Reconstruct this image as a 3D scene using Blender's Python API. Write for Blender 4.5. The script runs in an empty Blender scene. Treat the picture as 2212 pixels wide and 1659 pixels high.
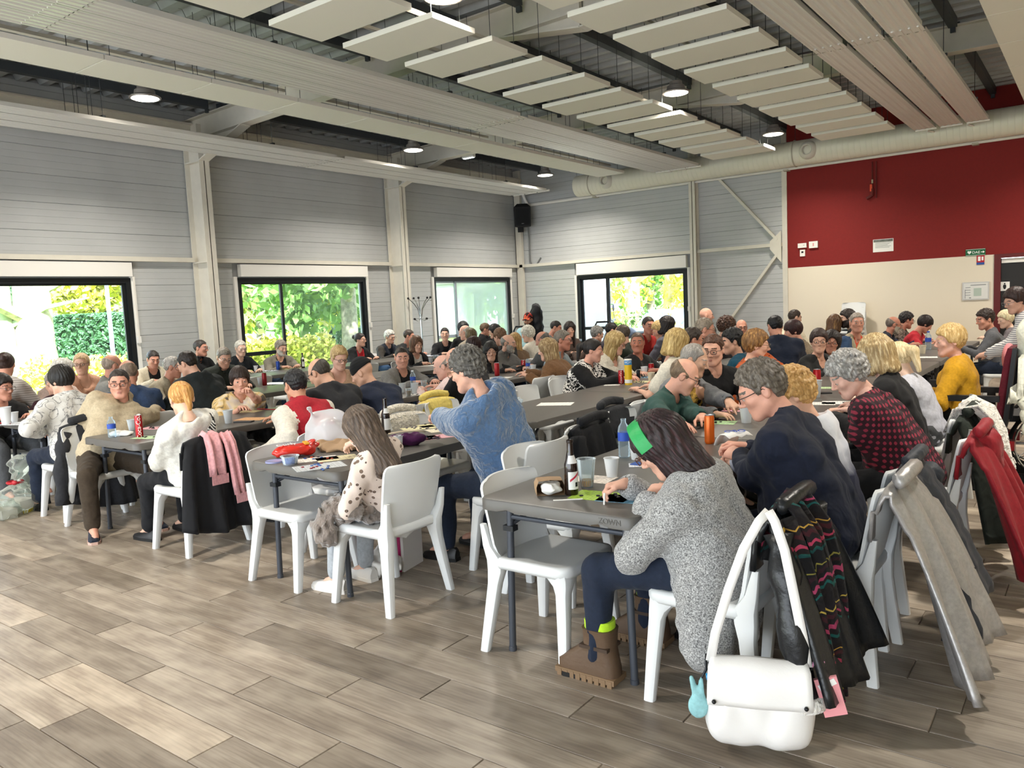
# Community hall during a bingo (loto) afternoon.  X runs along the back wall, Y towards it, Z up, metres.
import bpy, math, random
import numpy as np
from mathutils import Vector, Matrix, Quaternion
random.seed(7)
SC = bpy.context.scene
COL = SC.collection
PI = math.pi
def R(a): return math.radians(a)

# ------------------------------------------------------------------ camera
F_PX, YAW, PITCH, ROLL, CAM_H = 1704.35, R(-36.892), R(-5.661), R(-2.719), 1.6
def cam_axes():
    f = Vector((math.sin(YAW)*math.cos(PITCH), math.cos(YAW)*math.cos(PITCH), math.sin(PITCH)))
    r = Vector((math.cos(YAW), -math.sin(YAW), 0)); u = r.cross(f)
    return math.cos(ROLL)*r + math.sin(ROLL)*u, -math.sin(ROLL)*r + math.cos(ROLL)*u, f
RIGHT, UP, FWD = cam_axes()
cam = bpy.data.cameras.new('camera'); cam.sensor_width = 36; cam.lens = 36*F_PX/2212
cam.clip_start = .05; cam.clip_end = 300
camo = bpy.data.objects.new('camera', cam); COL.objects.link(camo)
camo.matrix_world = Matrix.Translation((0, 0, CAM_H)) @ Matrix((RIGHT, UP, -FWD)).transposed().to_4x4()
SC.camera = camo
EYE = Vector((0, 0, CAM_H))
def ray(px, py): return RIGHT*((px-1106)/F_PX) - UP*((py-829.5)/F_PX) + FWD   # unit depth
def at_z(px, py, z):            # the world point of the photograph's pixel on a level plane / at a depth / on a wall plane
    d = ray(px, py); return EYE + d*((z-CAM_H)/d.z)
def at_d(px, py, depth): return EYE + ray(px, py)*depth
def at_x(px, py, x):
    d = ray(px, py); return EYE + d*(x/d.x)
def at_y(px, py, y):
    d = ray(px, py); return EYE + d*(y/d.y)

# ------------------------------------------------------------------ world, sun, exposure
W = bpy.data.worlds.new('sky'); SC.world = W; W.use_nodes = True
_bg = W.node_tree.nodes['Background']; _bg.inputs[0].default_value = (.86, .93, 1, 1); _bg.inputs[1].default_value = 5.0
SUN = bpy.data.lights.new('sun', 'SUN'); SUN.energy = 20; SUN.angle = R(3); SUN.color = (1, .95, .86)
_s = bpy.data.objects.new('sun', SUN); COL.objects.link(_s)
_s.rotation_euler = Vector((-.62, .30, -.72)).to_track_quat('-Z', 'Y').to_euler()
def portal(name, loc, rot, sx, sy):
    L = bpy.data.lights.new(name, 'AREA'); L.shape = 'RECTANGLE'; L.size = sx; L.size_y = sy; L.cycles.is_portal = True
    o = bpy.data.objects.new(name, L); COL.objects.link(o); o.location = loc; o.rotation_euler = rot
portal('portal_rear', (-4.2, -4.05, 1.5), (R(90), 0, 0), 14.4, 3.0)      # the glazed rear front, behind the camera
for _y0, _y1 in ((3.4, 6.33), (8.2, 11.19), (13.23, 16.08)):
    portal('portal_left', (-12.12, (_y0+_y1)/2, 1.15), (R(90), 0, R(-90)), _y1-_y0, 2.25)
portal('portal_back', (-8.81, 16.62, 1.12), (R(90), 0, R(180)), 2.86, 2.2)
SC.view_settings.view_transform = 'Standard'; SC.view_settings.look = 'None'
SC.view_settings.exposure = 0.68; SC.view_settings.gamma = 1; SC.view_settings.use_curve_mapping = False
cy = SC.cycles
cy.use_denoising = True; cy.max_bounces = 7; cy.diffuse_bounces = 4; cy.glossy_bounces = 3; cy.transmission_bounces = 5
cy.transparent_max_bounces = 10; cy.caustics_reflective = False; cy.caustics_refractive = False
cy.sample_clamp_indirect = 6; cy.use_adaptive_sampling = True; cy.adaptive_threshold = .02
# ------------------------------------------------------------------ helpers
def lin(c):
    if isinstance(c, str):
        c = c.lstrip('#'); c = [int(c[i:i+2], 16)/255 for i in (0, 2, 4)]
    return tuple(x/12.92 if x <= .04045 else ((x+.055)/1.055)**2.4 for x in c) + (1,)
class NT:                                   # small wrapper to write node trees briefly
    def __init__(s, m): s.nt = m.node_tree; s.n = s.nt.nodes; s.l = s.nt.links
    def node(s, t, **k):
        n = s.n.new(t)
        for a, v in k.items(): setattr(n, a, v)
        return n
    def link(s, a, b): s.l.new(a, b)
    def math(s, op, a, b=None, c=None):
        n = s.node('ShaderNodeMath', operation=op)
        for i, v in enumerate((a, b, c)):
            if v is None: continue
            if isinstance(v, (int, float)): n.inputs[i].default_value = v
            else: s.link(v, n.inputs[i])
        return n.outputs[0]
    def ramp(s, fac, stops, interp='LINEAR'):
        n = s.node('ShaderNodeValToRGB'); r = n.color_ramp; r.interpolation = interp
        while len(r.elements) < len(stops): r.elements.new(.5)
        for e, (p, c) in zip(r.elements, stops): e.position = p; e.color = c if not isinstance(c, str) else lin(c)
        s.link(fac, n.inputs[0]); return n.outputs[0]
    def mix(s, fac, a, b, mode='MIX'):
        n = s.node('ShaderNodeMix', data_type='RGBA', blend_type=mode)
        for i, v in ((0, fac), (6, a), (7, b)):
            if isinstance(v, (int, float)): n.inputs[i].default_value = v
            elif isinstance(v, (tuple, str)): n.inputs[i].default_value = lin(v) if isinstance(v, str) else v
            else: s.link(v, n.inputs[i])
        return n.outputs[2]
    def coord(s, kind='Object', scale=(1, 1, 1), rot=(0, 0, 0)):
        t = s.node('ShaderNodeTexCoord'); m = s.node('ShaderNodeMapping'); m.inputs[3].default_value = scale; m.inputs[2].default_value = rot
        s.link(t.outputs[kind], m.inputs[0]); return m.outputs[0]
    def noise(s, vec, scale, detail=3, rough=.55, out=0):
        n = s.node('ShaderNodeTexNoise'); n.inputs['Scale'].default_value = scale; n.inputs['Detail'].default_value = detail
        n.inputs['Roughness'].default_value = rough; s.link(vec, n.inputs['Vector']); return n.outputs[out]
MATS = {}
def mat(name, col='#808080', rough=.6, metal=0, bump=None, spec=.5, var=0, varscale=6, emit=None, sheen=0, trans=0, alpha=None, ior=1.45, coat=0):
    """plain material; bump=(scale, strength); var = brightness variation by noise"""
    if name in MATS: return MATS[name]
    m = bpy.data.materials.new(name); m.use_nodes = True; MATS[name] = m
    t = NT(m); b = t.n['Principled BSDF']
    b.inputs['Base Color'].default_value = lin(col); b.inputs['Roughness'].default_value = rough; b.inputs['Metallic'].default_value = metal
    b.inputs['Specular IOR Level'].default_value = spec; b.inputs['IOR'].default_value = ior
    if sheen: b.inputs['Sheen Weight'].default_value = sheen
    if trans: b.inputs['Transmission Weight'].default_value = trans
    if coat: b.inputs['Coat Weight'].default_value = coat
    if alpha is not None: b.inputs['Alpha'].default_value = alpha
    if emit: b.inputs['Emission Color'].default_value = lin(emit[0]); b.inputs['Emission Strength'].default_value = emit[1]
    if var or bump:
        v = t.coord()
    if var:
        c = lin(col); n = t.noise(v, varscale, 4)
        lo = tuple(x*(1-var) for x in c[:3])+(1,); hi = tuple(min(1, x*(1+var)) for x in c[:3])+(1,)
        t.link(t.ramp(n, [(.3, lo), (.7, hi)]), b.inputs['Base Color'])
    if bump:
        bm = t.node('ShaderNodeBump'); bm.inputs['Strength'].default_value = bump[1]; bm.inputs['Distance'].default_value = .01
        t.link(t.noise(v, bump[0], 3), bm.inputs['Height']); t.link(bm.outputs[0], b.inputs['Normal'])
    return m
def glass_mat(name, col='#ffffff', alpha=.12, rough=.02, spec=.5):
    """thin clear sheet: mostly transparent with a sheen (cheap and without dark refraction)"""
    if name in MATS: return MATS[name]
    m = bpy.data.materials.new(name); m.use_nodes = True; MATS[name] = m; t = NT(m); t.n.remove(t.n['Principled BSDF'])
    tr = t.node('ShaderNodeBsdfTransparent'); tr.inputs[0].default_value = lin(col)
    gl = t.node('ShaderNodeBsdfPrincipled'); gl.inputs['Base Color'].default_value = lin(col); gl.inputs['Roughness'].default_value = rough
    fr = t.node('ShaderNodeFresnel'); fr.inputs[0].default_value = 1.35
    mx = t.node('ShaderNodeMixShader'); t.link(t.math('MINIMUM', t.math('ADD', t.math('MULTIPLY', fr.outputs[0], .8), alpha), 1), mx.inputs[0])
    t.link(tr.outputs[0], mx.inputs[1]); t.link(gl.outputs[0], mx.inputs[2]); t.link(mx.outputs[0], t.n['Material Output'].inputs[0])
    return m
class MB:
    """collects shapes and links them as ONE mesh object"""
    def __init__(s): s.v = []; s.f = []; s.m = []
    def add(s, V, F, mi=0):
        o = len(s.v); s.v += [tuple(p) for p in V]; s.f += [tuple(i+o for i in f) for f in F]; s.m += [mi]*len(F); return s
    def box(s, a, b, mi=0):
        x0, y0, z0 = a; x1, y1, z1 = b
        return s.add([(x0,y0,z0),(x1,y0,z0),(x1,y1,z0),(x0,y1,z0),(x0,y0,z1),(x1,y0,z1),(x1,y1,z1),(x0,y1,z1)],
                     [(0,3,2,1),(4,5,6,7),(0,1,5,4),(1,2,6,5),(2,3,7,6),(3,0,4,7)], mi)
    def bar(s, p, q, w, h, up=(0, 0, 1), mi=0):
        p, q = Vector(p), Vector(q); d = (q-p).normalized(); u = Vector(up)
        a = d.cross(u)
        if a.length < 1e-4: a = d.cross(Vector((1, 0, 0)))
        a.normalize(); u = a.cross(d); a *= w/2; u *= h/2
        V = [p-a-u, p+a-u, p+a+u, p-a+u, q-a-u, q+a-u, q+a+u, q-a+u]
        return s.add(V, [(0,3,2,1),(4,5,6,7),(0,1,5,4),(1,2,6,5),(2,3,7,6),(3,0,4,7)], mi)
    def tube(s, pts, r, n=8, mi=0, cap=True):
        P = [Vector(p) for p in pts]; rs = r if isinstance(r, (list, tuple)) else [r]*len(P)
        V = []; F = []; prev = None
        for i, p in enumerate(P):
            d = (P[min(i+1, len(P)-1)]-P[max(i-1, 0)]).normalized()
            if prev is None:
                a = d.cross(Vector((0, 0, 1)))
                if a.length < 1e-3: a = d.cross(Vector((1, 0, 0)))
            else: a = prev - d*prev.dot(d)
            a.normalize(); prev = a; b = d.cross(a)
            V += [p + (a*math.cos(2*PI*k/n) + b*math.sin(2*PI*k/n))*rs[i] for k in range(n)]
        for i in range(len(P)-1):
            for k in range(n): F.append((i*n+k, i*n+(k+1) % n, (i+1)*n+(k+1) % n, (i+1)*n+k))
        if cap: F += [tuple(range(n))[::-1], tuple(range((len(P)-1)*n, len(P)*n))]
        return s.add(V, F, mi)
    def lathe(s, prof, n=16, c=(0, 0, 0), mi=0, capb=True, capt=True):
        V = []; F = []
        for r, z in prof: V += [(c[0]+r*math.cos(2*PI*k/n), c[1]+r*math.sin(2*PI*k/n), c[2]+z) for k in range(n)]
        for i in range(len(prof)-1):
            for k in range(n): F.append((i*n+k, i*n+(k+1) % n, (i+1)*n+(k+1) % n, (i+1)*n+k))
        if capb and prof[0][0] > 1e-5: F.append(tuple(range(n))[::-1])
        if capt and prof[-1][0] > 1e-5: F.append(tuple(range((len(prof)-1)*n, len(prof)*n)))
        return s.add(V, F, mi)
    def loft(s, rings, mi=0, cap=True, closed=True):
        n = len(rings[0]); V = [p for r in rings for p in r]; F = []
        for i in range(len(rings)-1):
            for k in range(n if closed else n-1): F.append((i*n+k, i*n+(k+1) % n, (i+1)*n+(k+1) % n, (i+1)*n+k))
        if cap: F += [tuple(range(n))[::-1], tuple(range((len(rings)-1)*n, len(rings)*n))]
        return s.add(V, F, mi)
    def prism(s, poly, z0, z1, mi=0):
        return s.loft([[(x, y, z0) for x, y in poly], [(x, y, z1) for x, y in poly]], mi)
    def sphere(s, c, r, n=10, m=6, mi=0):
        rx, ry, rz = r if isinstance(r, (tuple, list)) else (r, r, r)
        V = [(c[0], c[1], c[2]-rz)]; F = []
        for i in range(1, m):
            a = -PI/2 + PI*i/m
            V += [(c[0]+rx*math.cos(a)*math.cos(2*PI*k/n), c[1]+ry*math.cos(a)*math.sin(2*PI*k/n), c[2]+rz*math.sin(a)) for k in range(n)]
        V.append((c[0], c[1], c[2]+rz)); t = len(V)-1
        for k in range(n):
            F.append((0, 1+(k+1) % n, 1+k)); F.append((t, t-n+k, t-n+(k+1) % n))
            for i in range(m-2): F.append((1+i*n+k, 1+i*n+(k+1) % n, 1+(i+1)*n+(k+1) % n, 1+(i+1)*n+k))
        return s.add(V, F, mi)
    def mesh(s, name, mats, smooth=False):
        me = bpy.data.meshes.new(name); me.from_pydata(s.v, [], s.f)
        for x in (mats if isinstance(mats, (list, tuple)) else [mats]): me.materials.append(x)
        if len(set(s.m)) > 1: me.polygons.foreach_set('material_index', s.m)
        if smooth:
            me.polygons.foreach_set('use_smooth', [True]*len(s.f))
            if smooth != 'all': me.set_sharp_from_angle(angle=R(38))
        me.update(); return me
    def build(s, name, mats, parent=None, smooth=False):
        return link(name, s.mesh(name, mats, smooth), parent)
def link(name, me, parent=None, loc=None, rot=None):
    o = bpy.data.objects.new(name, me); COL.objects.link(o)
    if parent is not None: o.parent = parent
    if loc is not None: o.location = loc
    if rot is not None: o.rotation_euler = rot
    return o
def rrect(w, d, r, n=5, cx=0, cy=0):
    P = []
    for sx, sy, a0 in ((1, 1, 0), (-1, 1, 90), (-1, -1, 180), (1, -1, 270)):
        for k in range(n): a = R(a0 + 90*k/(n-1)); P.append((cx+sx*(w/2-r)+r*math.cos(a), cy+sy*(d/2-r)+r*math.sin(a)))
    return P
def tag(o, label=None, cat=None, group=None, kind=None):
    if label: o['label'] = label
    if cat: o['category'] = cat
    if group: o['group'] = group
    if kind: o['kind'] = kind
    return o
def thing(name, label, cat, loc=(0, 0, 0), rz=0, group=None):
    o = bpy.data.objects.new(name, None); COL.objects.link(o); o.empty_display_size = .1
    o.location = loc; o.rotation_euler = (0, 0, rz); return tag(o, label, cat, group)
def kids(o): return [c for c in bpy.data.objects if c.parent == o]
def copy_tree(proto, loc=None, rz=None, label=None, group=None):
    """a thing with copies of its parts and sub-parts; proto = [root, [(part, [subparts])]]"""
    root, parts = proto
    r = root.copy(); COL.objects.link(r)
    if loc is not None: r.location = loc
    if rz is not None: r.rotation_euler = (0, 0, rz)
    tag(r, label, None, group)
    for p, subs in parts:
        c = p.copy(); COL.objects.link(c); c.parent = r
        for q in subs:
            d = q.copy(); COL.objects.link(d); d.parent = c
    return r
def tree_of(root): return [root, [(p, kids(p)) for p in kids(root)]]
def np_mesh(name, V, F, mats, mi=None, smooth=True):
    """fast mesh from numpy arrays (F = quads or triangles)"""
    me = bpy.data.meshes.new(name); k = F.shape[1]
    me.vertices.add(len(V)); me.vertices.foreach_set('co', np.ascontiguousarray(V, dtype=np.float32).ravel())
    me.loops.add(F.size); me.loops.foreach_set('vertex_index', np.ascontiguousarray(F, dtype=np.int32).ravel())
    me.polygons.add(len(F)); me.polygons.foreach_set('loop_start', np.arange(0, F.size, k, dtype=np.int32))
    for m in (mats if isinstance(mats, (list, tuple)) else [mats]): me.materials.append(m)
    if mi is not None: me.polygons.foreach_set('material_index', np.asarray(mi, dtype=np.int32))
    if smooth: me.polygons.foreach_set('use_smooth', np.ones(len(F), dtype=bool))
    me.update(calc_edges=True); return me
def text_part(name, s, size, m, parent, loc, rot, depth=.002, align='CENTER'):
    c = bpy.data.curves.new(name, 'FONT'); c.body = s; c.size = size; c.extrude = depth; c.align_x = align; c.align_y = 'CENTER'
    c.materials.append(m); o = bpy.data.objects.new(name, c); COL.objects.link(o); o.parent = parent; o.location = loc; o.rotation_euler = rot
    return o
def struct(name, mb, m, parent=None, smooth=False):
    o = mb.build(name, m, parent, smooth)
    if parent is None: o['kind'] = 'structure'
    return o
def text_mesh(name, s, size, m, parent, loc, rot, depth=.002):
    o = text_part(name, s, size, m, None, loc, rot, depth); bpy.context.view_layer.update()
    me = bpy.data.meshes.new_from_object(o.evaluated_get(bpy.context.evaluated_depsgraph_get())); d = o.data
    bpy.data.objects.remove(o); bpy.data.curves.remove(d)
    if not me.materials: me.materials.append(m)
    n = link(name, me, parent, loc, rot); return n
# ------------------------------------------------------------------ room shell
XL, YB, XR, YF, ZR = -12.0, 16.5, 3.1, -4.0, 5.0
cream = mat('cream_steel', '#d6d1c4', .5, var=.04)
greyclad = mat('grey_cladding', '#b9bbbb', .5, var=.05, varscale=1.5)
greydark = mat('anthracite_steel', '#3f4448', .5)
black = mat('black_aluminium', '#14181b', .45)
whitepl = mat('white_lacquer', '#e9e6e0', .5)
# floor: vinyl planks, each its own object on the slab
m = bpy.data.materials.new('oak_vinyl'); m.use_nodes = True; t = NT(m); b = t.n['Principled BSDF']; MATS['oak_vinyl'] = m
oi = t.node('ShaderNodeObjectInfo')
tc = t.node('ShaderNodeTexCoord'); sc_ = t.node('ShaderNodeVectorMath', operation='ADD'); t.link(tc.outputs['Object'], sc_.inputs[0])
cmb = t.node('ShaderNodeCombineXYZ'); t.link(t.math('MULTIPLY', oi.outputs['Random'], 37.0), cmb.inputs[0]); t.link(t.math('MULTIPLY', oi.outputs['Random'], 91.0), cmb.inputs[1])
t.link(cmb.outputs[0], sc_.inputs[1])
mp = t.node('ShaderNodeMapping'); mp.inputs[3].default_value = (1.1, 9, 1); t.link(sc_.outputs[0], mp.inputs[0])
n1 = t.noise(mp.outputs[0], 2.2, 5, .62)
mp2 = t.node('ShaderNodeMapping'); mp2.inputs[3].default_value = (3, 60, 1); t.link(sc_.outputs[0], mp2.inputs[0])
n2 = t.noise(mp2.outputs[0], 2.0, 3, .6)
mp3 = t.node('ShaderNodeMapping'); mp3.inputs[3].default_value = (2.2, 5, 1); t.link(sc_.outputs[0], mp3.inputs[0])
n3 = t.noise(mp3.outputs[0], 1.6, 2, .5)
wv = t.node('ShaderNodeTexWave', wave_type='RINGS', rings_direction='SPHERICAL'); wv.inputs['Scale'].default_value = 2.4; wv.inputs['Distortion'].default_value = 5; wv.inputs['Detail'].default_value = 2
mp4 = t.node('ShaderNodeMapping'); mp4.inputs[3].default_value = (1.0, 6.5, 1); t.link(sc_.outputs[0], mp4.inputs[0]); t.link(mp4.outputs[0], wv.inputs['Vector'])
c1 = t.ramp(n1, [(.28, '#83766a'), (.45, '#94887a'), (.6, '#a69a8b'), (.78, '#b7ac9e')])
c2 = t.mix(t.math('MULTIPLY', t.math('SUBTRACT', n2, .35), .7), c1, '#665c52')
c2 = t.mix(t.math('MULTIPLY', t.math('POWER', wv.outputs[0], 3), .22), c2, '#564b42')
c3 = t.mix(t.ramp(n3, [(.45, (0, 0, 0, 1)), (.72, (.6, .6, .6, 1))]), c2, '#c3b8a8')
tone = t.ramp(oi.outputs['Random'], [(0, (.66, .64, .62, 1)), (.35, (.88, .87, .86, 1)), (.7, (1.05, 1.04, 1.03, 1)), (1, (1.32, 1.29, 1.25, 1))])
t.link(t.mix(1.0, c3, tone, 'MULTIPLY'), b.inputs['Base Color'])
b.inputs['Roughness'].default_value = .42; b.inputs['Specular IOR Level'].default_value = .42
bm = t.node('ShaderNodeBump'); bm.inputs['Strength'].default_value = .12; bm.inputs['Distance'].default_value = .004; t.link(n2, bm.inputs['Height']); t.link(bm.outputs[0], b.inputs['Normal'])
plankm = m
slab = struct('floor', MB().box((XL-.2, YF, -.25), (XR, YB+.2, -.006)), mat('plank_joint', '#8b7f71', .6))
known = {-4: -3.38, -3: -3.87, -2: -4.7, 0: -2.58+1.22*0, 1: -2.23, 2: -1.627, 3: -2.46, 5: -.47, 7: -.61, 9: -.40}
def plank_me(w):
    # 1.2 m plank with a small bevel
    x, y, e = w/2, .0985, .0025
    V = [(-x,-y,-.006),(x,-y,-.006),(x,y,-.006),(-x,y,-.006),(-x+e,-y+e,0),(x-e,-y+e,0),(x-e,y-e,0),(-x+e,y-e,0)]
    return MB().add(V, [(0,3,2,1),(4,5,6,7),(0,1,5,4),(1,2,6,5),(2,3,7,6),(3,0,4,7)]).mesh('plank', plankm)
pl_me = plank_me(1.217); rows = []
for k in range(-30, 75):
    y = 2.035+.1985*k+.099
    if y > YB or y < YF: continue
    off = known.get(k, random.random()*1.22); x = XL-.2+((off-XL+.2) % 1.22)-1.22
    while x < XR:
        rows.append((x+.61, y)); x += 1.22
def plank_seen(x, y):
    # only planks the photograph can show get an object of their own
    c = Vector((x, y, 0))-EYE; dpt = c.dot(FWD)
    if dpt < .6: return None
    u = 1106+F_PX*c.dot(RIGHT)/dpt; v = 829.5-F_PX*c.dot(UP)/dpt
    return dpt if -330 < u < 2530 and v < 1900 else None
vis = sorted([(plank_seen(x, y), x, y) for x, y in rows if plank_seen(x, y)])
for d_, x, y in vis[:300]: link('plank', pl_me, slab, (x, y, 0))
near = set((x, y) for _, x, y in vis[:300]); rest = MB()
for x, y in rows:
    if (x, y) not in near: rest.box((x-.6085, y-.0985, -.006), (x+.6085, y+.0985, -.0002))
ro = rest.build('plank_field', plankm, slab); ro['kind'] = 'stuff'

# cladding: horizontal sandwich panels .39 m high with three fine grooves, one object per panel
def panel_profile():
    z = [0, .006]; d = [-.012, 0]
    for g in (.0975, .195, .2925): z += [g-.004, g, g+.004]; d += [0, -.004, 0]
    return z+[.384, .39], d+[0, -.012]
PZ, PD = panel_profile()
def clad(axis, parent, fixed, a0, a1, z0, sgn, ztop=9, zlo=0):
    V = []; n = 0
    for s_ in (a0+.002, a1-.002):
        for z, dd in zip(PZ, PD):
            zz = min(max(z0+z, zlo), ztop)
            V.append((fixed+sgn*dd, s_, zz) if axis == 'y' else (s_, fixed+sgn*dd, zz))
    n = len(PZ); F = [(i, i+1, n+i+1, n+i) for i in range(n-1)]
    MB().add(V, F).build('wall_panel', greyclad, parent)
wl = MB()
WIN_L = [(3.4, 6.33), (8.2, 11.19), (13.23, 16.08)]
BAYS = [(YF, 3.0), (3.0, 7.48), (7.48, 11.95), (11.95, YB)]
# solid backing behind the panels (the outer skin), cut round the windows
ys = [YF]+[v for w in WIN_L for v in w]+[YB+.25]
for i in range(0, len(ys), 2): wl.box((XL-.22, ys[i], 0), (XL-.02, ys[i+1], 2.3))
wl.box((XL-.22, YF, 2.3), (XL-.02, YB+.25, 5.35))
wall_l = struct('wall_left', wl, mat('wall_core', '#9d9e9e', .8))
def cuts(a, b, holes):
    out = []; x = a
    for h0, h1 in holes:
        if h1 <= x or h0 >= b: continue
        if h0 > x: out.append((x, h0))
        x = max(x, h1)
    if x < b: out.append((x, b))
    return out
for k in range(-6, 8):
    z0 = 2.19-.15+.0+.39*k+.15
    if z0+.39 <= 0 or z0 > 4.95: continue
    for a, b_ in BAYS:
        for p, q in cuts(a, b_, [(w0-.06, w1+.06) for w0, w1 in WIN_L] if z0 < 2.4 else []): clad('y', wall_l, XL, p, q, z0, 1, 5.0, 0)
wb = MB(); WB4 = (-10.25, -7.37)
for a, b_ in ((XL-.02, WB4[0]), (WB4[1], -5.2)): wb.box((a, YB+.02, 0), (b_, YB+.22, 2.24))
wb.box((XL-.02, YB+.02, 2.24), (-5.2, YB+.22, 5.35))
wall_b = struct('wall_back', wb, MATS['wall_core'])
for k in range(-6, 8):
    z0 = 2.19+.39*k
    if z0+.39 <= 0 or z0 > 4.95: continue
    for a, b_ in ((XL, -7.15), (-7.15, -5.27)):
        for p, q in cuts(a, b_, [(WB4[0]-.06, WB4[1]+.06)] if z0 < 2.3 else []): clad('x', wall_b, YB, p, q, z0, -1, 5.0, 0)
# plaster part of the back wall: white below, red above, door to the toilets
cr = mat('cream_plaster', '#e3d9c6', .75, bump=(60, .05)); redp = mat('red_paint', '#7d1512', .75, bump=(80, .12), var=.05, varscale=30)
MB().box((-5.2, YB-.02, 0), (-1.55, YB+.2, 2.1)).build('white_plaster', cr, wall_b)
MB().box((-5.17, YB-.02, 2.1), (XR, YB+.2, 5.3)).build('red_plaster', redp, wall_b)
MB().box((-.45, YB-.02, 0), (XR, YB+.2, 2.1)).build('white_plaster', cr, wall_b)
MB().box((-5.27, YB-.05, 0), (-5.17, YB+.1, 5.2)).build('edge_trim', cream, wall_b)
door = struct('door_1', MB().box((-1.47, YB+.02, 0), (-.53, YB+.08, 2.02)), mat('dark_door', '#17130f', .5))
MB().box((-1.55, YB-.04, 0), (-1.45, YB+.1, 2.1)).box((-.55, YB-.04, 0), (-.45, YB+.1, 2.1)).box((-1.45, YB-.04, 2.03), (-.55, YB+.1, 2.1)).build('door_frame', mat('red_door_frame', '#5a0c0a', .5), door)
MB().box((-1.44, YB-.0, 1.94), (-.56, YB+.02, 2.02)).build('lintel_strip', whitepl, door)
MB().tube([(-.62, YB+.0, 1.03), (-.62, YB-.05, 1.03), (-.74, YB-.05, 1.03)], .01, 8).build('door_handle', mat('steel', '#b9bcbd', .3, .9), door)
wr = struct('wall_right', MB().box((XR, YF, 0), (XR+.2, YB+.2, 5.35)), cr)
# rear front behind the camera: glazed up to 3 m
wf = MB().box((XL-.2, YF-.2, 3.0), (XR+.2, YF, 5.35))
for x in (-12.2, -9.0, -5.8, -2.6, .4, 2.9): wf.box((x, YF-.2, 0), (x+.22, YF, 3.0))
struct('wall_front', wf, cr)
struct('ceiling', MB().box((XL-.3, YF-.3, 5.12), (XR+.3, YB+.3, 5.3)), greydark)
# roof deck: trapezoidal sheet, ribs across the hall
deckm = mat('deck_steel', '#b2b5b5', .5, .1, var=.12, varscale=3)
prof = []; y = YF
while y < YB+.2:
    prof += [(y, 4.985), (y+.10, 4.985), (y+.14, 5.06), (y+.26, 5.06)]; y += .30
dk = MB()
for xa, xb in ((XL, -8.3), (-8.3, -4.45), (-4.45, -.6), (-.6, XR)):
    V = [(xa+.004, a, z) for a, z in prof]+[(xb-.004, a, z) for a, z in prof]; n = len(prof)
    MB().add(V, [(i, i+1, n+i+1, n+i) for i in range(n-1)]).build('roof_sheet', deckm, bpy.data.objects['ceiling'])
# portal frames: I-section columns and rafters with haunches
def isec_col(mb, x0, x1, yc, z0, z1, w=.18):
    mb.box((x0, yc-w/2, z0), (x0+.016, yc+w/2, z1)).box((x1-.016, yc-w/2, z0), (x1, yc+w/2, z1)).box((x0, yc-.007, z0), (x1, yc+.007, z1))
def zbot(x): return 4.63-.022*abs(x+4.45)
def rafter(mb, yc, x0, x1, w=.18, n=6):
    for i in range(n):
        a = x0+(x1-x0)*i/n; c = x0+(x1-x0)*(i+1)/n; za, zc = zbot(a), zbot(c)
        for dz0, dz1, hw in ((0, .014, w/2), (.32, .336, w/2), (.014, .32, .006)):
            V = [(a, yc-hw, za+dz0), (c, yc-hw, zc+dz0), (c, yc+hw, zc+dz0), (a, yc+hw, za+dz0), (a, yc-hw, za+dz1), (c, yc-hw, zc+dz1), (c, yc+hw, zc+dz1), (a, yc+hw, za+dz1)]
            mb.add(V, [(0,3,2,1),(4,5,6,7),(0,1,5,4),(1,2,6,5),(2,3,7,6),(3,0,4,7)])
for k, yc in enumerate((3.0, 7.48, 11.95)):
    c = MB(); isec_col(c, -11.97, -11.55, yc, 0, 4.7); col = struct('trim_%d' % (k+1), c, cream)
    s = MB().box((-11.96, yc-.09, 2.53), (-11.56, yc+.09, 2.55)).box((-11.96, yc-.09, 4.12), (-11.56, yc+.09, 4.14)); s.build('stiffener', cream, col)
    r = MB(); rafter(r, yc, XL, -4.45); rafter(r, yc, -4.45, XR); r.build('rafter', cream, col)
    h = MB()   # eaves haunch and apex haunch: sloping flange plus web
    def haunch(x0, z0, x1, z1):
        h.bar((x0, yc, z0), (x1, yc, z1), .18, .016)
        h.add([(x0, yc, z0), (x1, yc, z1), (x1, yc, zbot(x1)+.01), (x0, yc, zbot(x0)+.01)], [(0, 1, 2, 3)])
    haunch(-11.55, 4.14, -10.4, zbot(-10.4)); haunch(-5.5, zbot(-5.5), -4.45, 4.47); haunch(-4.45, 4.47, -3.4, zbot(-3.4))
    h.box((-4.46, yc-.09, 4.47), (-4.44, yc+.09, 4.95)); h.build('haunch', cream, col)
# purlins, eaves beam, rails
pu = struct('trim_4', MB().box((-11.9, YF, 4.42), (-11.84, YB, 4.74)).box((-11.93, YF, 4.42), (-11.76, YB, 4.44)).box((-11.93, YF, 4.73), (-11.76, YB, 4.75)), cream)
for i, x in enumerate((-11.2, -8.9, -7.6, -6.15, -5.2, -3.7, -2.8, -1.6, .4)):
    p = MB()
    for a, c in ((YF, 2.9), (3.1, 7.38), (7.58, 11.85), (12.05, YB-.05)):
        p.box((x-.05, a, 4.86), (x+.05, c, 4.975)); p.box((x-.03, c-.02, 4.80), (x+.03, c+.02, 4.86))
    p.build('purlin', greydark, pu)
rl = MB()
for a, c in ((YF, 2.9), (3.1, 7.38), (7.58, 11.85), (12.05, YB)): rl.box((XL-.01, a, 2.55), (-11.88, c, 2.62))
struct('trim_5', rl, cream)
rb = MB().box((XL, YB-.12, 2.55), (-7.2, YB+.01, 2.62)).box((-7.1, YB-.12, 2.55), (-5.27, YB+.01, 2.62))
tb = struct('trim_6', rb, cream)
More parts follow.
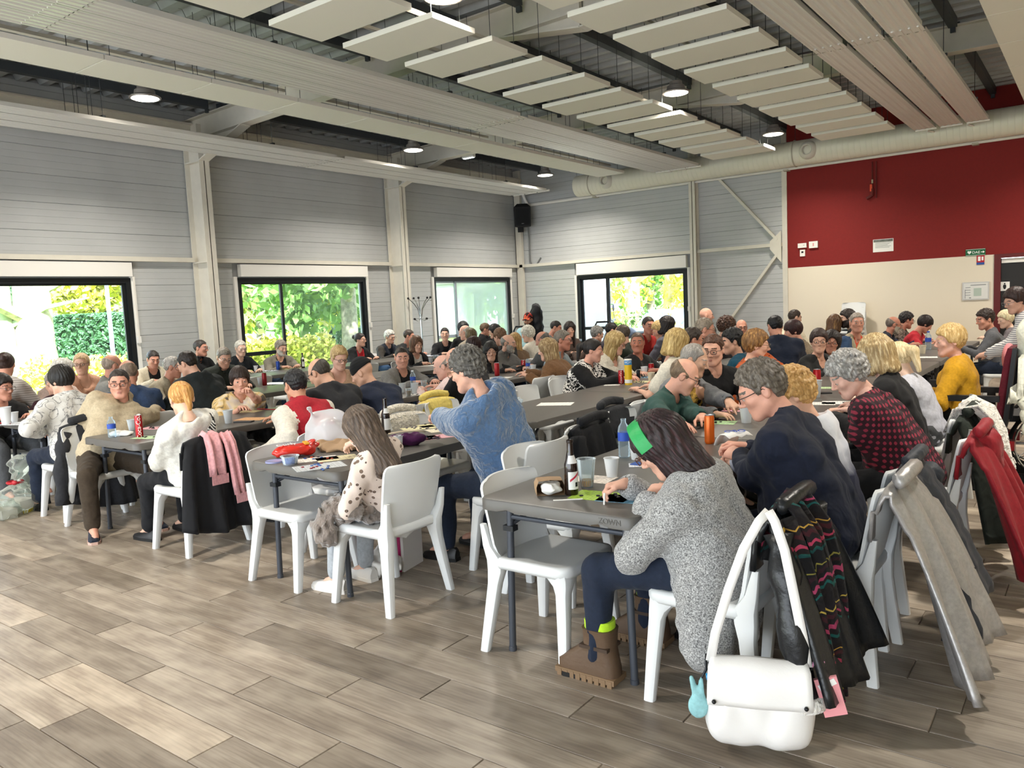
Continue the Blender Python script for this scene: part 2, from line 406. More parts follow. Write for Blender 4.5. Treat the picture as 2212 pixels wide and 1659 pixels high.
MB().box((-7.22, YB-.2, 0), (-7.08, YB-.19, 4.95)).box((-7.22, YB-.03, 0), (-7.08, YB, 4.95)).box((-7.157, YB-.2, 0), (-7.143, YB, 4.95)).build('post', cream, tb)
MB().box((-11.97, YB-.12, 0), (-11.85, YB-.11, 4.95)).box((-11.97, YB-.12, 0), (-11.96, YB, 4.95)).box((-11.85, YB-.12, 0), (-11.79, YB-.03, 4.95)).build('post', cream, tb)
MB().bar((-6.6, YB-.1, 4.1), (-5.35, YB-.1, 2.68), .07, .05).bar((-5.35, YB-.1, 2.40), (-6.95, YB-.1, .35), .07, .05).build('brace', cream, tb)
MB().add([(-5.5, YB-.13, 2.5), (-5.27, YB-.13, 2.22), (-5.27, YB-.13, 2.86), (-5.5, YB-.13, 2.66), (-5.5, YB-.11, 2.5), (-5.27, YB-.11, 2.22), (-5.27, YB-.11, 2.86), (-5.5, YB-.11, 2.66)],
         [(0,1,2,3),(7,6,5,4),(0,4,5,1),(1,5,6,2),(2,6,7,3),(3,7,4,0)]).build('gusset', cream, tb)
# windows: black aluminium sliding windows with a white roller-shutter box above
pane = glass_mat('window_glass', '#f4fbff', .0)
alu = mat('grey_aluminium', '#8f9499', .4, .3)
def window(n, L, mull, wall, low, ztop, grey=False):
    """built along local x (0..L), looking into the room along -y"""
    e = bpy.data.objects.new('window_%d' % n, None); COL.objects.link(e); e['kind'] = 'structure'
    fm = black
    f = MB().box((0, -.02, 0), (.075, .10, ztop)).box((L-.075, -.02, 0), (L, .10, ztop)).box((.075, -.02, ztop-.075), (L-.075, .10, ztop)).box((.075, -.02, 0), (L-.075, .10, .07))
    f.build('window_frame', fm, e)
    for a, c, yy, lw in ((.075, mull+.04, .05, True), (mull-.04, L-.075, .015, False)):
        s = MB(); w = .055
        s.box((a, yy, .07), (a+w, yy+.035, ztop-.075)).box((c-w, yy, .07), (c, yy+.035, ztop-.075)).box((a+w, yy, .07), (c-w, yy+.035, .07+w)).box((a+w, yy, ztop-.075-w*.6), (c-w, yy+.035, ztop-.075))
        if lw and low: s.box((a+w, yy, .93), (c-w, yy+.035, 1.0))
        so = s.build('sash', alu if grey else fm, e)
        MB().box((a+w, yy+.015, .12), (c-w, yy+.021, ztop-.1)).build('pane', pane, so)
    MB().box((.04, -.1, ztop+.02), (L-.0, -.0, 2.53)).build('shutter_box', whitepl, e)
    MB().box((L, -.035, 0), (L+.06, .02, ztop+.02)).box((-.06, -.035, 0), (0, .02, ztop+.02)).build('casing', whitepl, e)
    MB().box((L+.005, -.075, 1.30), (L+.055, -.035, 1.40)).box((L+.022, -.045, 1.40), (L+.036, -.035, ztop)).build('switch_box', whitepl, e)
    return e
for i, (a, c, mu) in enumerate(((3.4, 6.33, 1.0), (8.2, 11.19, .95), (13.23, 16.08, .80))):
    e = window(i+1, c-a, mu, 'left', i > 0, 2.30, i == 2); e.location = (XL, a, 0); e.rotation_euler = (0, 0, R(90))
e = window(4, WB4[1]-WB4[0], .82, 'back', True, 2.24); e.location = (WB4[0], YB, 0)
# baseboards
struct('baseboard_back', MB().box((-5.17, YB-.035, 0), (-1.55, YB-.02, .08)), mat('grey_skirting', '#77726c', .6))
# ------------------------------------------------------------------ things hung from the roof
ORD = ['first', 'second', 'third', 'fourth', 'fifth', 'sixth', 'seventh', 'eighth', 'ninth', 'tenth', 'eleventh', 'twelfth', 'thirteenth', 'fourteenth', 'fifteenth', 'sixteenth', 'seventeenth']
rad = mat('radiant_white', '#dad8d2', .38, .25); acw = mat('acoustic_white', '#e4e0d6', .8); cable = mat('hanger_steel', '#4a4d4e', .5, .6)
def wire(mb, x, y, z0, z1=4.95): mb.tube([(x, y, z0), (x, y, z1)], .004, 4)
# radiant heating panels: corrugated sheets .32 m wide in 6 m lengths with welded joints
def radiant(x0, yend, label, group, zb=4.2):
    t = thing('radiant_heating_panel', label, 'heater', (x0, yend, zb), 0, group)
    w = .32; P = [(0, .05), (0, .0)]
    n = 4
    for i in range(n): a = i*w/n; P += [(a+.012, .0), (a+.030, .012), (a+w/n-.030, .012), (a+w/n-.012, .0)]
    P += [(w, 0), (w, .05)]
    y = 0
    cuts_ = [0, 15.5-9.25-(15.5-yend), 15.5-3.3-(15.5-yend), 15.5+2.6-(15.5-yend)]
    for a, c in zip(cuts_, cuts_[1:]):
        V = [(px, -a-.09, pz) for px, pz in P]+[(px, -c+.09, pz) for px, pz in P]; k = len(P)
        MB().add(V, [(i+1, i, k+i, k+i+1) for i in range(k-1)]).build('heating_sheet', rad, t)
        j = MB()                         # flattened lap joint with the pipe couplings showing
        j.box((.0, -c-.09, .006), (w, -c+.09, .012))
        for i in range(n): j.tube([(i*w/n+.04, -c-.1, .006), (i*w/n+.04, -c+.1, .006)], .010, 6)
        if c < 15: j.build('lap_joint', rad, t)
    hg = MB()
    for yy in (1.6, 4.4, 7.6, 10.2, 13.4):
        hg.box((-.01, -yy-.02, .05), (w+.01, -yy+.02, .075)); wire(hg, .03, -yy, .07, .72); wire(hg, w-.03, -yy, .07, .72)
    hgo = hg.build('hanger', cable, t); hgo['kind'] = 'stuff'
    MB().tube([(.0, .03, .02), (w, .03, .02)], .022, 8).build('collector_pipe', whitepl, t)
    return t
for g, (xs, ye, nm, gr) in enumerate((((-11.35, -10.99, -10.63), 15.5, 'over the window wall', 'radiant panels above the window wall'),
                               ((-7.50, -7.165, -6.83), 15.3, 'left of the hung boards', 'radiant panels of the middle strip'),
                               ((-2.59, -2.21, -1.83), 15.1, 'leading to the red wall', 'radiant panels of the right strip'))):
    for x, side in zip(xs, ('left', 'middle', 'right')): radiant(x, ye, 'ribbed white radiant heating panel %s, %s of three' % (nm, side), gr)
# flat white acoustic panels in a line, and the one at the right edge
def island(name, x0, x1, y0, y1, zb, label, group, n_h=2):
    t = thing(name, label, 'acoustic panel', ((x0+x1)/2, (y0+y1)/2, zb), 0, group)
    w, d = x1-x0, y1-y0
    MB().box((-w/2, -d/2, 0), (w/2, d/2, .05)).build('board', acw, t)
    h = MB()
    for sx in (-1, 1):
        for sy in (-1, 1): wire(h, sx*(w/2-.1), sy*(d/2-.1), .05, .75)
    hh = h.build('hanger', cable, t); hh['kind'] = 'stuff'; return t
y = 14.75; k = 0
while y > -2: 
    island('acoustic_panel', -8.55, -7.93, y-1.165, y, 4.2, 'flat white acoustic panel in the lamp-side line, %s from the back wall' % ORD[k], 'flat acoustic panels between the radiant strips'); y -= 1.18; k += 1
y = 15.2; k = 0
while y > 7:
    island('acoustic_panel', -.97, -.35, y-1.165, y, 4.2, 'flat white acoustic panel at the right edge, %s from the red wall' % ORD[k], 'flat acoustic panels at the right edge'); y -= 1.18; k += 1
for k in range(16):
    y0 = 14.23-.868*k
    if y0 > -1: island('hung_acoustic_board', -6.05, -4.86, y0, y0+.6, 4.2, 'white acoustic board in the left column of hung boards, %s from the back' % ORD[k], 'left column of hung acoustic boards')
for k in range(13):
    y0 = 14.0-.843*k
    if y0 > 3: island('hung_acoustic_board', -3.98, -2.80, y0, y0+.6, 4.2, 'white acoustic board in the right column of hung boards, %s from the back' % ORD[k], 'right column of hung acoustic boards')
# the carrier rails over the boards
cr_ = MB()
for x in (-5.75, -5.15, -3.68, -3.1): cr_.box((x-.02, 3, 4.33), (x+.02, 14.9, 4.36))
tag(cr_.build('carrier_rails', cream, bpy.data.objects['ceiling']))
tt = MB()
for a, c in ((YF, 2.7), (3.3, 7.2), (7.75, 11.7), (12.2, 16.2)): tt.box((-9.12, a, 4.66), (-9.05, c, 4.70))
tag(tt.build('cable_tray', cream, bpy.data.objects['ceiling']))
# high-bay lamps
lampm = mat('lamp_housing', '#8b8580', .45, .4); glow = mat('lamp_lens', '#ffffff', .4, emit=('#fff4e2', 9))
def lamp(x, y, z, label):
    t = thing('high_bay_lamp', label, 'lamp', (x, y, z), 0, 'round high-bay lamps')
    MB().lathe([(.185, .0), (.19, .015), (.17, .03), (.13, .045), (.12, .10), (.09, .115), (.085, .16), (.05, .17)], 24).build('housing', lampm, t, True)
    MB().lathe([(.0, -.012), (.10, -.012), (.155, -.004), (.17, .002)], 24, capb=False, capt=False).build('lens', glow, t, True)
    MB().tube([(0, 0, .17), (0, 0, .54)], .006, 6).tube([(.0, 0, .22), (.05, 0, .2), (.07, 0, .3), (.02, 0, .55)], .004, 5).build('chain', cable, t)
    L = bpy.data.lights.new('high_bay_lamp', 'AREA'); L.shape = 'DISK'; L.size = .32; L.energy = 70; L.spread = R(138); L.color = (1, .93, .82)
    lo = bpy.data.objects.new('bulb', L); COL.objects.link(lo); lo.parent = t; lo.location = (0, 0, -.03)
for x, y, s in ((-9.75, 5.56, 'first of the left row, over the window tables'), (-9.85, 10.54, 'second of the left row, beside the rafter haunch'), (-9.9, 14.77, 'last of the left row, near the duct end'),
                (-9.75, .6, 'of the left row, nearer than the picture shows'), (-4.87, 5.73, 'cut by the top edge of the picture'), (-4.8, 10.5, 'between the two columns of hung boards'), (-4.77, 14.48, 'before the duct at the red wall'),
                (-4.87, .9, 'of the middle row, nearer than the picture shows'), (.2, 5.7, 'of the unseen right row, near side'), (.2, 10.5, 'of the right row, out of the picture midway'), (.2, 14.5, 'of the unseen right row, by the red wall')):
    lamp(x, y, 4.42, 'round high-bay lamp with bright lens, '+s)
# air duct along the back wall with two round nozzles, heating pipe below
ductm = mat('spiral_duct', '#dfdbcb', .5, .1)
t = thing('air_duct', 'large round cream air duct running along the back wall', 'duct', (-9.85, 16.0, 4.28))
pr = [(.03, 0), (.2, .0), (.235, .015), (.24, .04)]; z = .04
while z < 12.9: pr += [(.24, z), (.24, z+.085), (.243, z+.092), (.24, z+.099)]; z += .1
d = MB().lathe(pr, 28); d.v = [(p[2], p[1], p[0]) for p in d.v]; d.build('duct_tube', ductm, t, True)
for x in (.42, 5.0, 9.5):
    b_ = MB().tube([(x, .248*math.cos(a), .248*math.sin(a)) for a in [2*PI*i/24 for i in range(25)]], .012, 6, cap=False); b_.build('strap', mat('strap', '#b9b3a2', .5), t)
for x in (.9, 5.3):
    n_ = MB().lathe([(.17, .18), (.175, .2), (.16, .25), (.135, .3), (.10, .325), (.085, .31), (.08, .2)], 20, capb=False, capt=False)
    n_.v = [(x+p[0], -p[2], p[1]) for p in n_.v]; no = n_.build('nozzle', mat('nozzle_grey', '#cfcbc0', .45), t, True)
    q = MB().lathe([(.0, .21), (.083, .21)], 16, capb=False, capt=False); q.v = [(x+p[0], -p[2], p[1]) for p in q.v]; q.build('nozzle_throat', mat('throat_black', '#141414', .8), no)
MB().tube([(-.0, .0, .24), (-.0, .0, .7)], .004, 4).tube([(5.0, 0, .24), (5.0, 0, .7)], .004, 4).build('hanger', cable, t)
t = thing('heating_pipe', 'thin white heating pipe running under the air duct', 'pipe', (0, 0, 0))
MB().tube([(XR, 16.38, 4.08), (-11.45, 16.38, 4.07), (-11.55, 16.38, 4.10), (-11.6, 16.36, 4.2), (-11.58, 16.2, 4.42), (-11.4, 15.6, 4.32)], .035, 8).build('pipe', whitepl, t, True)
mm = MB()
for x in (-7.3, -6.95, -2.35, -1.75): mm.tube([(x, 16.38, 4.08), (x, 16.36, 4.2), (x, 16.2, 4.3), (x-.05, 15.9, 4.27), (x-.1, 15.35, 4.23)], .018, 6)
mm.build('riser', whitepl, t, True)
mm = MB()
for x in (-9.6, -5.15, -1.85, 1.5): mm.box((x-.05, 16.33, 4.03), (x+.05, 16.48, 4.06))
bro = mm.build('bracket', MATS['strap'], t); bro['kind'] = 'stuff'
# loudspeaker in the corner
spk = mat('speaker_black', '#07080b', .65)
t = thing('loudspeaker', 'black loudspeaker hung high in the corner of the room', 'loudspeaker', (-11.58, 16.18, 3.54), R(38))
P = [(-.2, -.14), (.2, -.14), (.2, .02), (.12, .18), (-.12, .18), (-.2, .02)]
MB().loft([[(x, y, z) for x, y in P] if s == 1 else [(x*s, y*s, z) for x, y in P] for z, s in ((0, 1), (.42, 1.04), (.47, 1.02), (.55, .62))]).build('cabinet', spk, t)
MB().box((-.165, -.155, .03), (.165, -.14, .42)).build('grille', mat('speaker_grille', '#0b0d12', .8, bump=(400, .3)), t)
MB().box((-.03, -.158, .055), (.03, -.155, .067)).build('badge', mat('badge_grey', '#8a8c90', .4), t)
MB().box((-.12, .1, -.12), (.02, .2, .1)).build('wall_bracket', spk, t)
MB().tube([(.12, .18, .2), (.16, .2, -.3), (.16, .2, -.85), (.2, .18, -.95), (.32, .12, -.93), (.42, .05, -.78)], .018, 6).build('conduit', mat('grey_conduit', '#6e6f6f', .6), t, True)
# fittings on the back wall
def plate(name, label, cat, x, z, w, h, m, d=.02, parts=()):
    t = thing(name, label, cat, (x, YB-.02, z)); MB().box((-w/2, -d, -h/2), (w/2, 0, h/2)).build('plate', m, t)
    for nm, (x0, z0, x1, z1), mm_, dd in parts: MB().box((x0, -d-dd, z0), (x1, -d, z1)).build(nm, mm_, t)
    return t
ink = mat('print_black', '#1a1a1a', .7); pgrey = mat('print_grey', '#8d8f91', .7); paper = mat('white_paper', '#ecebe6', .7); pgreen = mat('sign_green', '#14603a', .6); pred = mat('sign_red', '#b3202a', .6); pblue = mat('print_blue', '#274f9c', .6)
plate('exit_light', 'white oblong box, left one of the pair low on the red wall', 'wall box', -4.87, 2.53, .17, .09, whitepl, .05, (('indicator', (.02, .0, .05, .01), pgrey, .003),))
plate('smoke_alarm', 'white rounded box with a red dot, right one of the pair on the red wall', 'wall box', -4.65, 2.53, .17, .13, whitepl, .05, (('indicator', (-.012, -.03, .012, .03), mat('pale_red', '#d99a9a', .6), .003),))
plate('thermostat', 'small white thermostat with a black dot, below the pair of boxes', 'thermostat', -4.87, 2.38, .10, .13, whitepl, .03, (('sensor', (-.02, .0, .02, .035), ink, .006),))
t = plate('notice', 'white notice with a photo strip on the red wall', 'notice', -3.37, 2.41, .36, .24, paper, .008, (('photo_strip', (-.17, .065, .17, .112), mat('photo_grey', '#6e726c', .7, var=.5, varscale=14), .002),))
for i in range(5): MB().box((-.14, -.011, .045-i*.022), (.14-.03*(i % 3), -.008, .052-i*.022)).build('text_line', pgrey, t)
t = plate('defibrillator_sign', 'green DAE sign with a heart and arrow over the white wall', 'sign', -1.84, 2.16, .31, .12, pgreen, .012, ())
ws = mat('sign_white', '#f2f2ee', .6)
text_mesh('lettering', 'DAE', .065, ws, t, (.01, -.013, -.003), (R(90), 0, 0), .001)
MB().add([(-.125, -.014, .0), (-.095, -.014, -.032), (-.065, -.014, .0), (-.065, -.014, .02), (-.08, -.014, .03), (-.095, -.014, .02), (-.11, -.014, .03), (-.125, -.014, .02)], [tuple(range(8))]).build('heart_mark', ws, t)
MB().add([(.085, -.014, -.006), (.115, -.014, -.006), (.115, -.014, -.022), (.145, -.014, 0), (.115, -.014, .022), (.115, -.014, .006), (.085, -.014, .006)], [tuple(range(7))]).build('arrow_mark', ws, t)
MB().box((-.15, -.0135, -.055), (.15, -.0125, -.05)).box((-.15, -.0135, .05), (.15, -.0125, .055)).build('border', ws, t)
t = plate('extinguisher_sign', 'small red fire-extinguisher sign beneath the DAE sign', 'sign', -1.76, 2.02, .12, .17, pred, .008, (('symbol', (-.04, -.02, .0, .06), ws, .002), ('symbol', (.015, -.01, .045, .055), ws, .002), ('footer', (-.06, -.085, .06, -.045), pblue, .002)))
t = thing('evacuation_plan', 'framed evacuation plan on the white wall beside the door', 'plan', (-1.83, YB-.02, 1.47))
MB().box((-.21, -.02, -.16), (.21, 0, .16)).build('frame', mat('plan_frame', '#b7b4ae', .4, .4), t)
MB().box((-.19, -.023, -.14), (.19, -.02, .14)).build('sheet', mat('plan_sheet', '#d9dad6', .5), t)
pl = MB()
MB().box((-.03, -.025, -.09), (.09, -.023, .05)).build('plan_drawing', mat('plan_green', '#aebdb2', .6), t)
for i in range(4): pl.box((-.16, -.025, .06-.045*i), (-.08, -.023, .07-.045*i))
pl.box((-.08, -.025, .10), (.16, -.023, .115)).box((-.17, -.025, -.13), (-.16, -.023, .03)).box((-.10, -.025, -.13), (-.07, -.023, -.11)).build('legend', pgrey, t)
t = thing('toilet_sign', 'square white toilet sign with a black figure on the dark door', 'sign', (-1.39, YB+.02, 1.53))
MB().box((-.075, -.01, -.08), (.075, 0, .08)).build('plate', paper, t)
MB().sphere((0, -.012, .045), (.013, .003, .014)).add([(-.02, -.013, .028), (.02, -.013, .028), (.026, -.013, -.008), (.012, -.013, -.05), (-.012, -.013, -.05), (-.026, -.013, -.008)], [tuple(range(6))]).build('figure_mark', ink, t)
t = thing('valve', 'red valve pipe with an orange tag hanging down the red wall', 'valve', (-3.55, YB-.02, 3.99))
MB().tube([(.0, -.05, 0), (0, -.05, -.55)], .012, 8).tube([(.07, -.05, 0), (.07, -.05, -.68)], .012, 8).tube([(-.1, -.06, -.68), (.0, -.05, -.62), (.0, -.05, -.5)], .03, 8).build('pipe', mat('valve_red', '#5a0f0d', .5), t)
MB().box((-.04, -.075, -.55), (.0, -.06, -.42)).build('tag', mat('orange_tag', '#e0502a', .6), t)
MB().tube([(0, -.05, -.4), (0, -.05, -.33)], .016, 8).build('brass_knob', mat('pale_brass', '#c9c2a8', .4, .5), t)
# motion detector / emergency light between the left lamps
t = thing('emergency_light', 'small bright emergency light box under the far left rafter', 'lamp', (-9.95, 12.2, 4.5)); MB().box((-.14, -.04, 0), (.14, .04, .07)).build('housing', whitepl, t); MB().box((-.12, -.03, -.008), (.12, .03, 0)).build('lens', mat('lens_cool', '#ffffff', .4, emit=('#e8fbff', 3)), t)
# chrome coat rack by the second column
t = thing('coat_rack', 'bare chrome coat rack with black knobs beside the far column', 'coat rack', (-11.3, 12.02, 0)); ch = mat('chrome', '#c9cccd', .18, 1); 
MB().tube([(0, 0, .02), (0, 0, 1.52)], .018, 8).build('pole', ch, t, True); MB().lathe([(.19, 0), (.19, .015), (.03, .035)], 20).build('base', ch, t, True)
for i in range(5):
    a = R(72*i+20); ca, sa = math.cos(a), math.sin(a)
    MB().tube([(.02*ca, .02*sa, 1.45), (.05*ca, .05*sa, 1.62), (.13*ca, .13*sa, 1.74), (.23*ca, .23*sa, 1.84)], .009, 6).build('arm', ch, t, True); MB().sphere((.24*ca, .24*sa, 1.85), .024, 8, 6).build('knob', ink, t, True)
for i in range(4):
    a = R(90*i); ca, sa = math.cos(a), math.sin(a)
    MB().tube([(.02*ca, .02*sa, 1.42), (.10*ca, .10*sa, 1.38), (.17*ca, .17*sa, 1.41)], .008, 6).build('hook', ch, t, True); MB().sphere((.175*ca, .175*sa, 1.42), .022, 8, 6).build('knob', ink, t, True)
# ------------------------------------------------------------------ the park outside the windows
rng = np.random.default_rng(5)
struct('trim_7', MB().box((-70, -30, -.35), (XL-.25, 60, -.12)), mat('lawn', '#7d9a45', .9, var=.25, varscale=.6))
struct('trim_8', MB().box((XL-.25, YB+.25, -.35), (40, 70, -.12)), mat('gravel', '#b5b0a4', .9, var=.1, varscale=2))
def leaves(name, centers, radii, n, size, m, parent, seed=0, squash=1.0):
    r = np.random.default_rng(seed); C = []; 
    per = max(1, n//len(centers))
    for c, rad_ in zip(centers, radii):
        d = r.normal(size=(per, 3)); d /= np.linalg.norm(d, axis=1)[:, None]; q = d*(rad_*r.random((per, 1))**.35)*np.array([1, 1, squash]); C.append(q+np.array(c))
    C = np.concatenate(C); k = len(C)
    a = r.normal(size=(k, 3)); a /= np.linalg.norm(a, axis=1)[:, None]; b_ = np.cross(a, r.normal(size=(k, 3))); b_ /= np.linalg.norm(b_, axis=1)[:, None]
    s_ = size*(.6+.8*r.random((k, 1)))
    V = np.stack([C-a*s_, C+b_*s_*.55, C+a*s_, C-b_*s_*.55], 1).reshape(-1, 3); F = np.arange(4*k).reshape(-1, 4)
    o = link(name, np_mesh(name, V, F, m, smooth=False), parent); o['kind'] = 'stuff'; return o
def leafm(name, col):
    m = mat(name, col, .6, var=.35, varscale=1.2); b = m.node_tree.nodes['Principled BSDF']; b.inputs['Subsurface Weight'].default_value = 0; return m
LY = leafm('leaf_yellow', '#c9c94e'); LG = leafm('leaf_green', '#7fa552'); LD = leafm('leaf_dark', '#47704a'); LP = leafm('leaf_pale', '#c3c78e'); LB = leafm('leaf_bush', '#d9d865')
barkp = mat('bark_plane', '#a89f8d', .9, var=.45, varscale=9); barkd = mat('bark_dark', '#75695c', .9, var=.3, varscale=8); barky = mat('bark_pale', '#c9b995', .9, var=.2, varscale=4)
def tree(x, y, h, r0, label, lm, crown, n=5000, size=.16, bark=barkd, lean=0, branches=6, seed=1):
    rr = random.Random(seed); t = thing('tree', label, 'tree', (x, y, -.12))
    MB().tube([(0, 0, 0), (lean*.1, 0, h*.15), (lean*.35, .05, h*.45), (lean*.7, 0, h*.75), (lean, 0, h)], [r0*1.35, r0, r0*.85, r0*.6, r0*.3], 12).build('trunk', bark, t, True)
    for i in range(branches):
        a = rr.random()*2*PI; z = 1.7+1.6*rr.random(); l = crown*(.6+.4*rr.random()); b0 = lean*z/h
        MB().tube([(b0, 0, z), (b0+math.cos(a)*l*.5, math.sin(a)*l*.5, z+l*.25), (b0+math.cos(a)*l, math.sin(a)*l, z+l*.35)], [r0*.4, r0*.25, r0*.08], 7).build('branch', bark, t, True)
    cs = [(lean*.5+rr.uniform(-1, 1)*crown*.75, rr.uniform(-1, 1)*crown*.75, 1.9+3.2*rr.random()) for _ in range(11)]
    if lm: leaves('foliage', cs, [min(1.5, crown*(.3+.25*rr.random())) for _ in cs], n, size, lm, t, seed)
    return t
def hedge(a, c, h, w, label, lm, n, size=.09):
    mid = Vector(((a[0]+c[0])/2, (a[1]+c[1])/2, -.12)); d = Vector((c[0]-a[0], c[1]-a[1], 0)); L = d.length; ang = math.atan2(d.y, d.x)
    t = thing('hedge', label, 'hedge', mid, ang)
    MB().box((-L/2+.1, -w/2+.1, 0), (L/2-.1, w/2-.1, h-.1)).build('core', mat('hedge_core', '#2d4a2c', .95), t)
    r = np.random.default_rng(int(L*100)); q = (r.random((n, 3))-.5)*np.array([L, w, h])+np.array([0, 0, h/2])
    f = r.integers(0, 5, n); q[f == 0, 1] = -w/2; q[f == 1, 1] = -w/2; q[f == 2, 2] = h; q[f == 3, 1] = w/2; q[f == 4, 2] = h
    k = n; a_ = r.normal(size=(k, 3)); a_ /= np.linalg.norm(a_, axis=1)[:, None]; b_ = np.cross(a_, r.normal(size=(k, 3))); b_ /= np.linalg.norm(b_, axis=1)[:, None]
    V = np.stack([q-a_*size, q+b_*size*.6, q+a_*size, q-b_*size*.6], 1).reshape(-1, 3)
    o = link('leaf_skin', np_mesh('leaf_skin', V, np.arange(4*k).reshape(-1, 4), lm, smooth=False), t); o['kind'] = 'stuff'
def bush(x, y, h, r, label, lm, n, size=.08, seed=1):
    rr = random.Random(seed); t = thing('bush', label, 'bush', (x, y, -.12))
    for i in range(6):
        a = rr.random()*6.28; MB().tube([(0, 0, 0), (math.cos(a)*r*.3, math.sin(a)*r*.3, h*.5), (math.cos(a)*r*.7, math.sin(a)*r*.7, h*.95)], [.02, .015, .006], 5).build('stem', barkd, t)
    leaves('foliage', [(rr.uniform(-r, r)*.6, rr.uniform(-r, r)*.6, h*(.35+.5*rr.random())) for _ in range(8)], [r*.5]*8, n, size, lm, t, seed)
# seen through the first window: a twin-trunked plane tree, hedge, yellow tree, blue lamp post, blossom bush
p = at_d(70, 700, 18.5); tree(p.x, p.y, 9, .42, 'thick mottled plane tree trunk outside the first window', None, 3.0, 2500, .14, barkp, .3, 5, 11)
p = at_d(8, 700, 18.0); tree(p.x, p.y, 9, .24, 'mossy pale trunk at the left edge outside the first window', None, 2.5, 1200, .14, mat('bark_moss', '#98a585', .9, var=.25), -.6, 3, 12)
a, c = at_d(-200, 770, 26), at_d(300, 745, 26); hedge((a.x, a.y), (c.x, c.y), 2.05, 1.2, 'tall clipped dark hedge outside the first window', LD, 9000, .10)
p = at_d(225, 650, 30); tree(p.x, p.y, 5.2, .12, 'bright yellow-green tree behind the hedge outside the first window', LY, 2.0, 6000, .15, barkd, 0, 5, 13)
p = at_d(150, 650, 33); tree(p.x, p.y, 4.5, .12, 'pale budding tree behind the hedge left of the yellow tree', LP, 1.7, 1600, .12, mat('twig_red', '#8c5a54', .9), 0, 14, 14)
p = at_d(110, 620, 42); tree(p.x, p.y, 9, .2, 'dark blue-green conifer far behind the first window', LD, 3.2, 3500, .2, barkd, 0, 4, 15)
for i, (px, py) in enumerate(((110, 790), (160, 785), (215, 790), (262, 800))):
    p = at_d(px, py, 17.5); bush(p.x, p.y, .95, .7, 'white-yellow blossoming bush outside the first window, %s from the left' % ORD[i], LB, 700, .07, 20+i)
p = at_d(240, 720, 24); t = thing('lamp_post', 'slim blue lamp post outside the first window', 'lamp post', (p.x, p.y, -.12)); MB().tube([(0, 0, 0), (0, 0, 5)], [.07, .05], 10).build('post', mat('post_blue', '#8fa3c4', .5), t, True); MB().box((-.15, -.1, 5), (.4, .1, 5.1)).build('lantern', mat('post_blue', '#8fa3c4', .5), t)
# through the second window
p = at_d(648, 700, 24); tree(p.x, p.y, 8, .2, 'grey trunked tree outside the second window', LG, 2.6, 4000, .14, barkp, .2, 6, 31)
p = at_d(700, 700, 27); tree(p.x, p.y, 8, .14, 'slender trunked tree right of the grey one outside the second window', LY, 2.4, 3500, .15, barky, 0, 5, 32)
p = at_d(755, 700, 21); tree(p.x, p.y, 8, .22, 'pale trunked tree by the right jamb of the second window', LG, 2.4, 3000, .14, barkp, 0, 5, 33)
p = at_d(560, 680, 26); tree(p.x, p.y, 6, .15, 'sunlit blossoming tree outside the left pane of the second window', LP, 2.3, 5000, .13, barkd, 0, 6, 34)
p = at_d(620, 640, 40); tree(p.x, p.y, 9, .2, 'broad green tree in the background of the second window', LG, 3.6, 5000, .22, barkd, 0, 5, 35)
for i, (px, py, lm) in enumerate(((545, 740, LB), (590, 750, LY), (650, 760, LY), (690, 765, LB))):
    p = at_d(px, py, 19.5); bush(p.x, p.y, 1.15, .8, 'yellow-green bush outside the second window, %s from the left' % ORD[i], lm, 1500, .08, 40+i)
a, c = at_d(640, 740, 30), at_d(730, 735, 31); hedge((a.x, a.y), (c.x, c.y), 2.0, .6, 'grey-green garden fence hedge beyond the second window', leafm('leaf_grey', '#9db29b'), 2500, .09)
a, c = at_d(735, 735, 29), at_d(800, 735, 29); hedge((a.x, a.y), (c.x, c.y), 2.6, 1.0, 'dark green hedge at the right of the second window', LD, 3500, .1)
# through the third window and the back window
p = at_d(1035, 700, 33); tree(p.x, p.y, 7, .2, 'ivy-covered trunk outside the third window', LG, 2.6, 3500, .16, mat('bark_ivy', '#55684c', .9, var=.3), 0, 5, 51)
p = at_d(985, 640, 36); tree(p.x, p.y, 7, .16, 'pale airy tree outside the third window', LP, 2.5, 3000, .15, barkd, 0, 5, 52)
p = at_d(1080, 650, 40); tree(p.x, p.y, 8, .16, 'bluish green tree at the right of the third window', leafm('leaf_blue', '#8fb3a0'), 3, 3500, .2, barkd, 0, 5, 53)
a, c = at_d(1000, 715, 30), at_d(1100, 712, 31); hedge((a.x, a.y), (c.x, c.y), .95, .9, 'low bright green hedge outside the third window', LG, 3000, .08)
a, c = at_d(930, 720, 28), at_d(990, 718, 29); hedge((a.x, a.y), (c.x, c.y), .7, .8, 'low yellow hedge at the left of the third window', LY, 1500, .08)
p = at_d(950, 680, 34); t = thing('white_house', 'blank white house wall outside the third window', 'house', (p.x, p.y, -.12), R(20)); MB().box((-2.4, -2, 0), (1.5, 2, 2.7)).build('wall', mat('house_white', '#f4f2ee', .8), t); MB().prism([(-2.6, 2.7), (1.7, 2.7), (-.4, 3.6)], -2.1, 2.1).build('roof', mat('house_roof', '#9a8d86', .8), t).rotation_euler = (R(90), 0, 0)
p = at_d(1368, 700, 27); tree(p.x, p.y, 6.5, .26, 'pollarded pale trunk outside the back window', LP, 2.6, 2600, .11, barky, 0, 10, 61)
p = at_d(1440, 690, 29); tree(p.x, p.y, 6.5, .2, 'leaning pale trunk at the right of the back window', LY, 2.2, 3000, .12, barky, .5, 6, 62)
p = at_d(1405, 640, 38); tree(p.x, p.y, 7.5, .2, 'dense green tree behind the pale trunk of the back window', LG, 2.8, 6000, .17, barkd, 0, 4, 63)
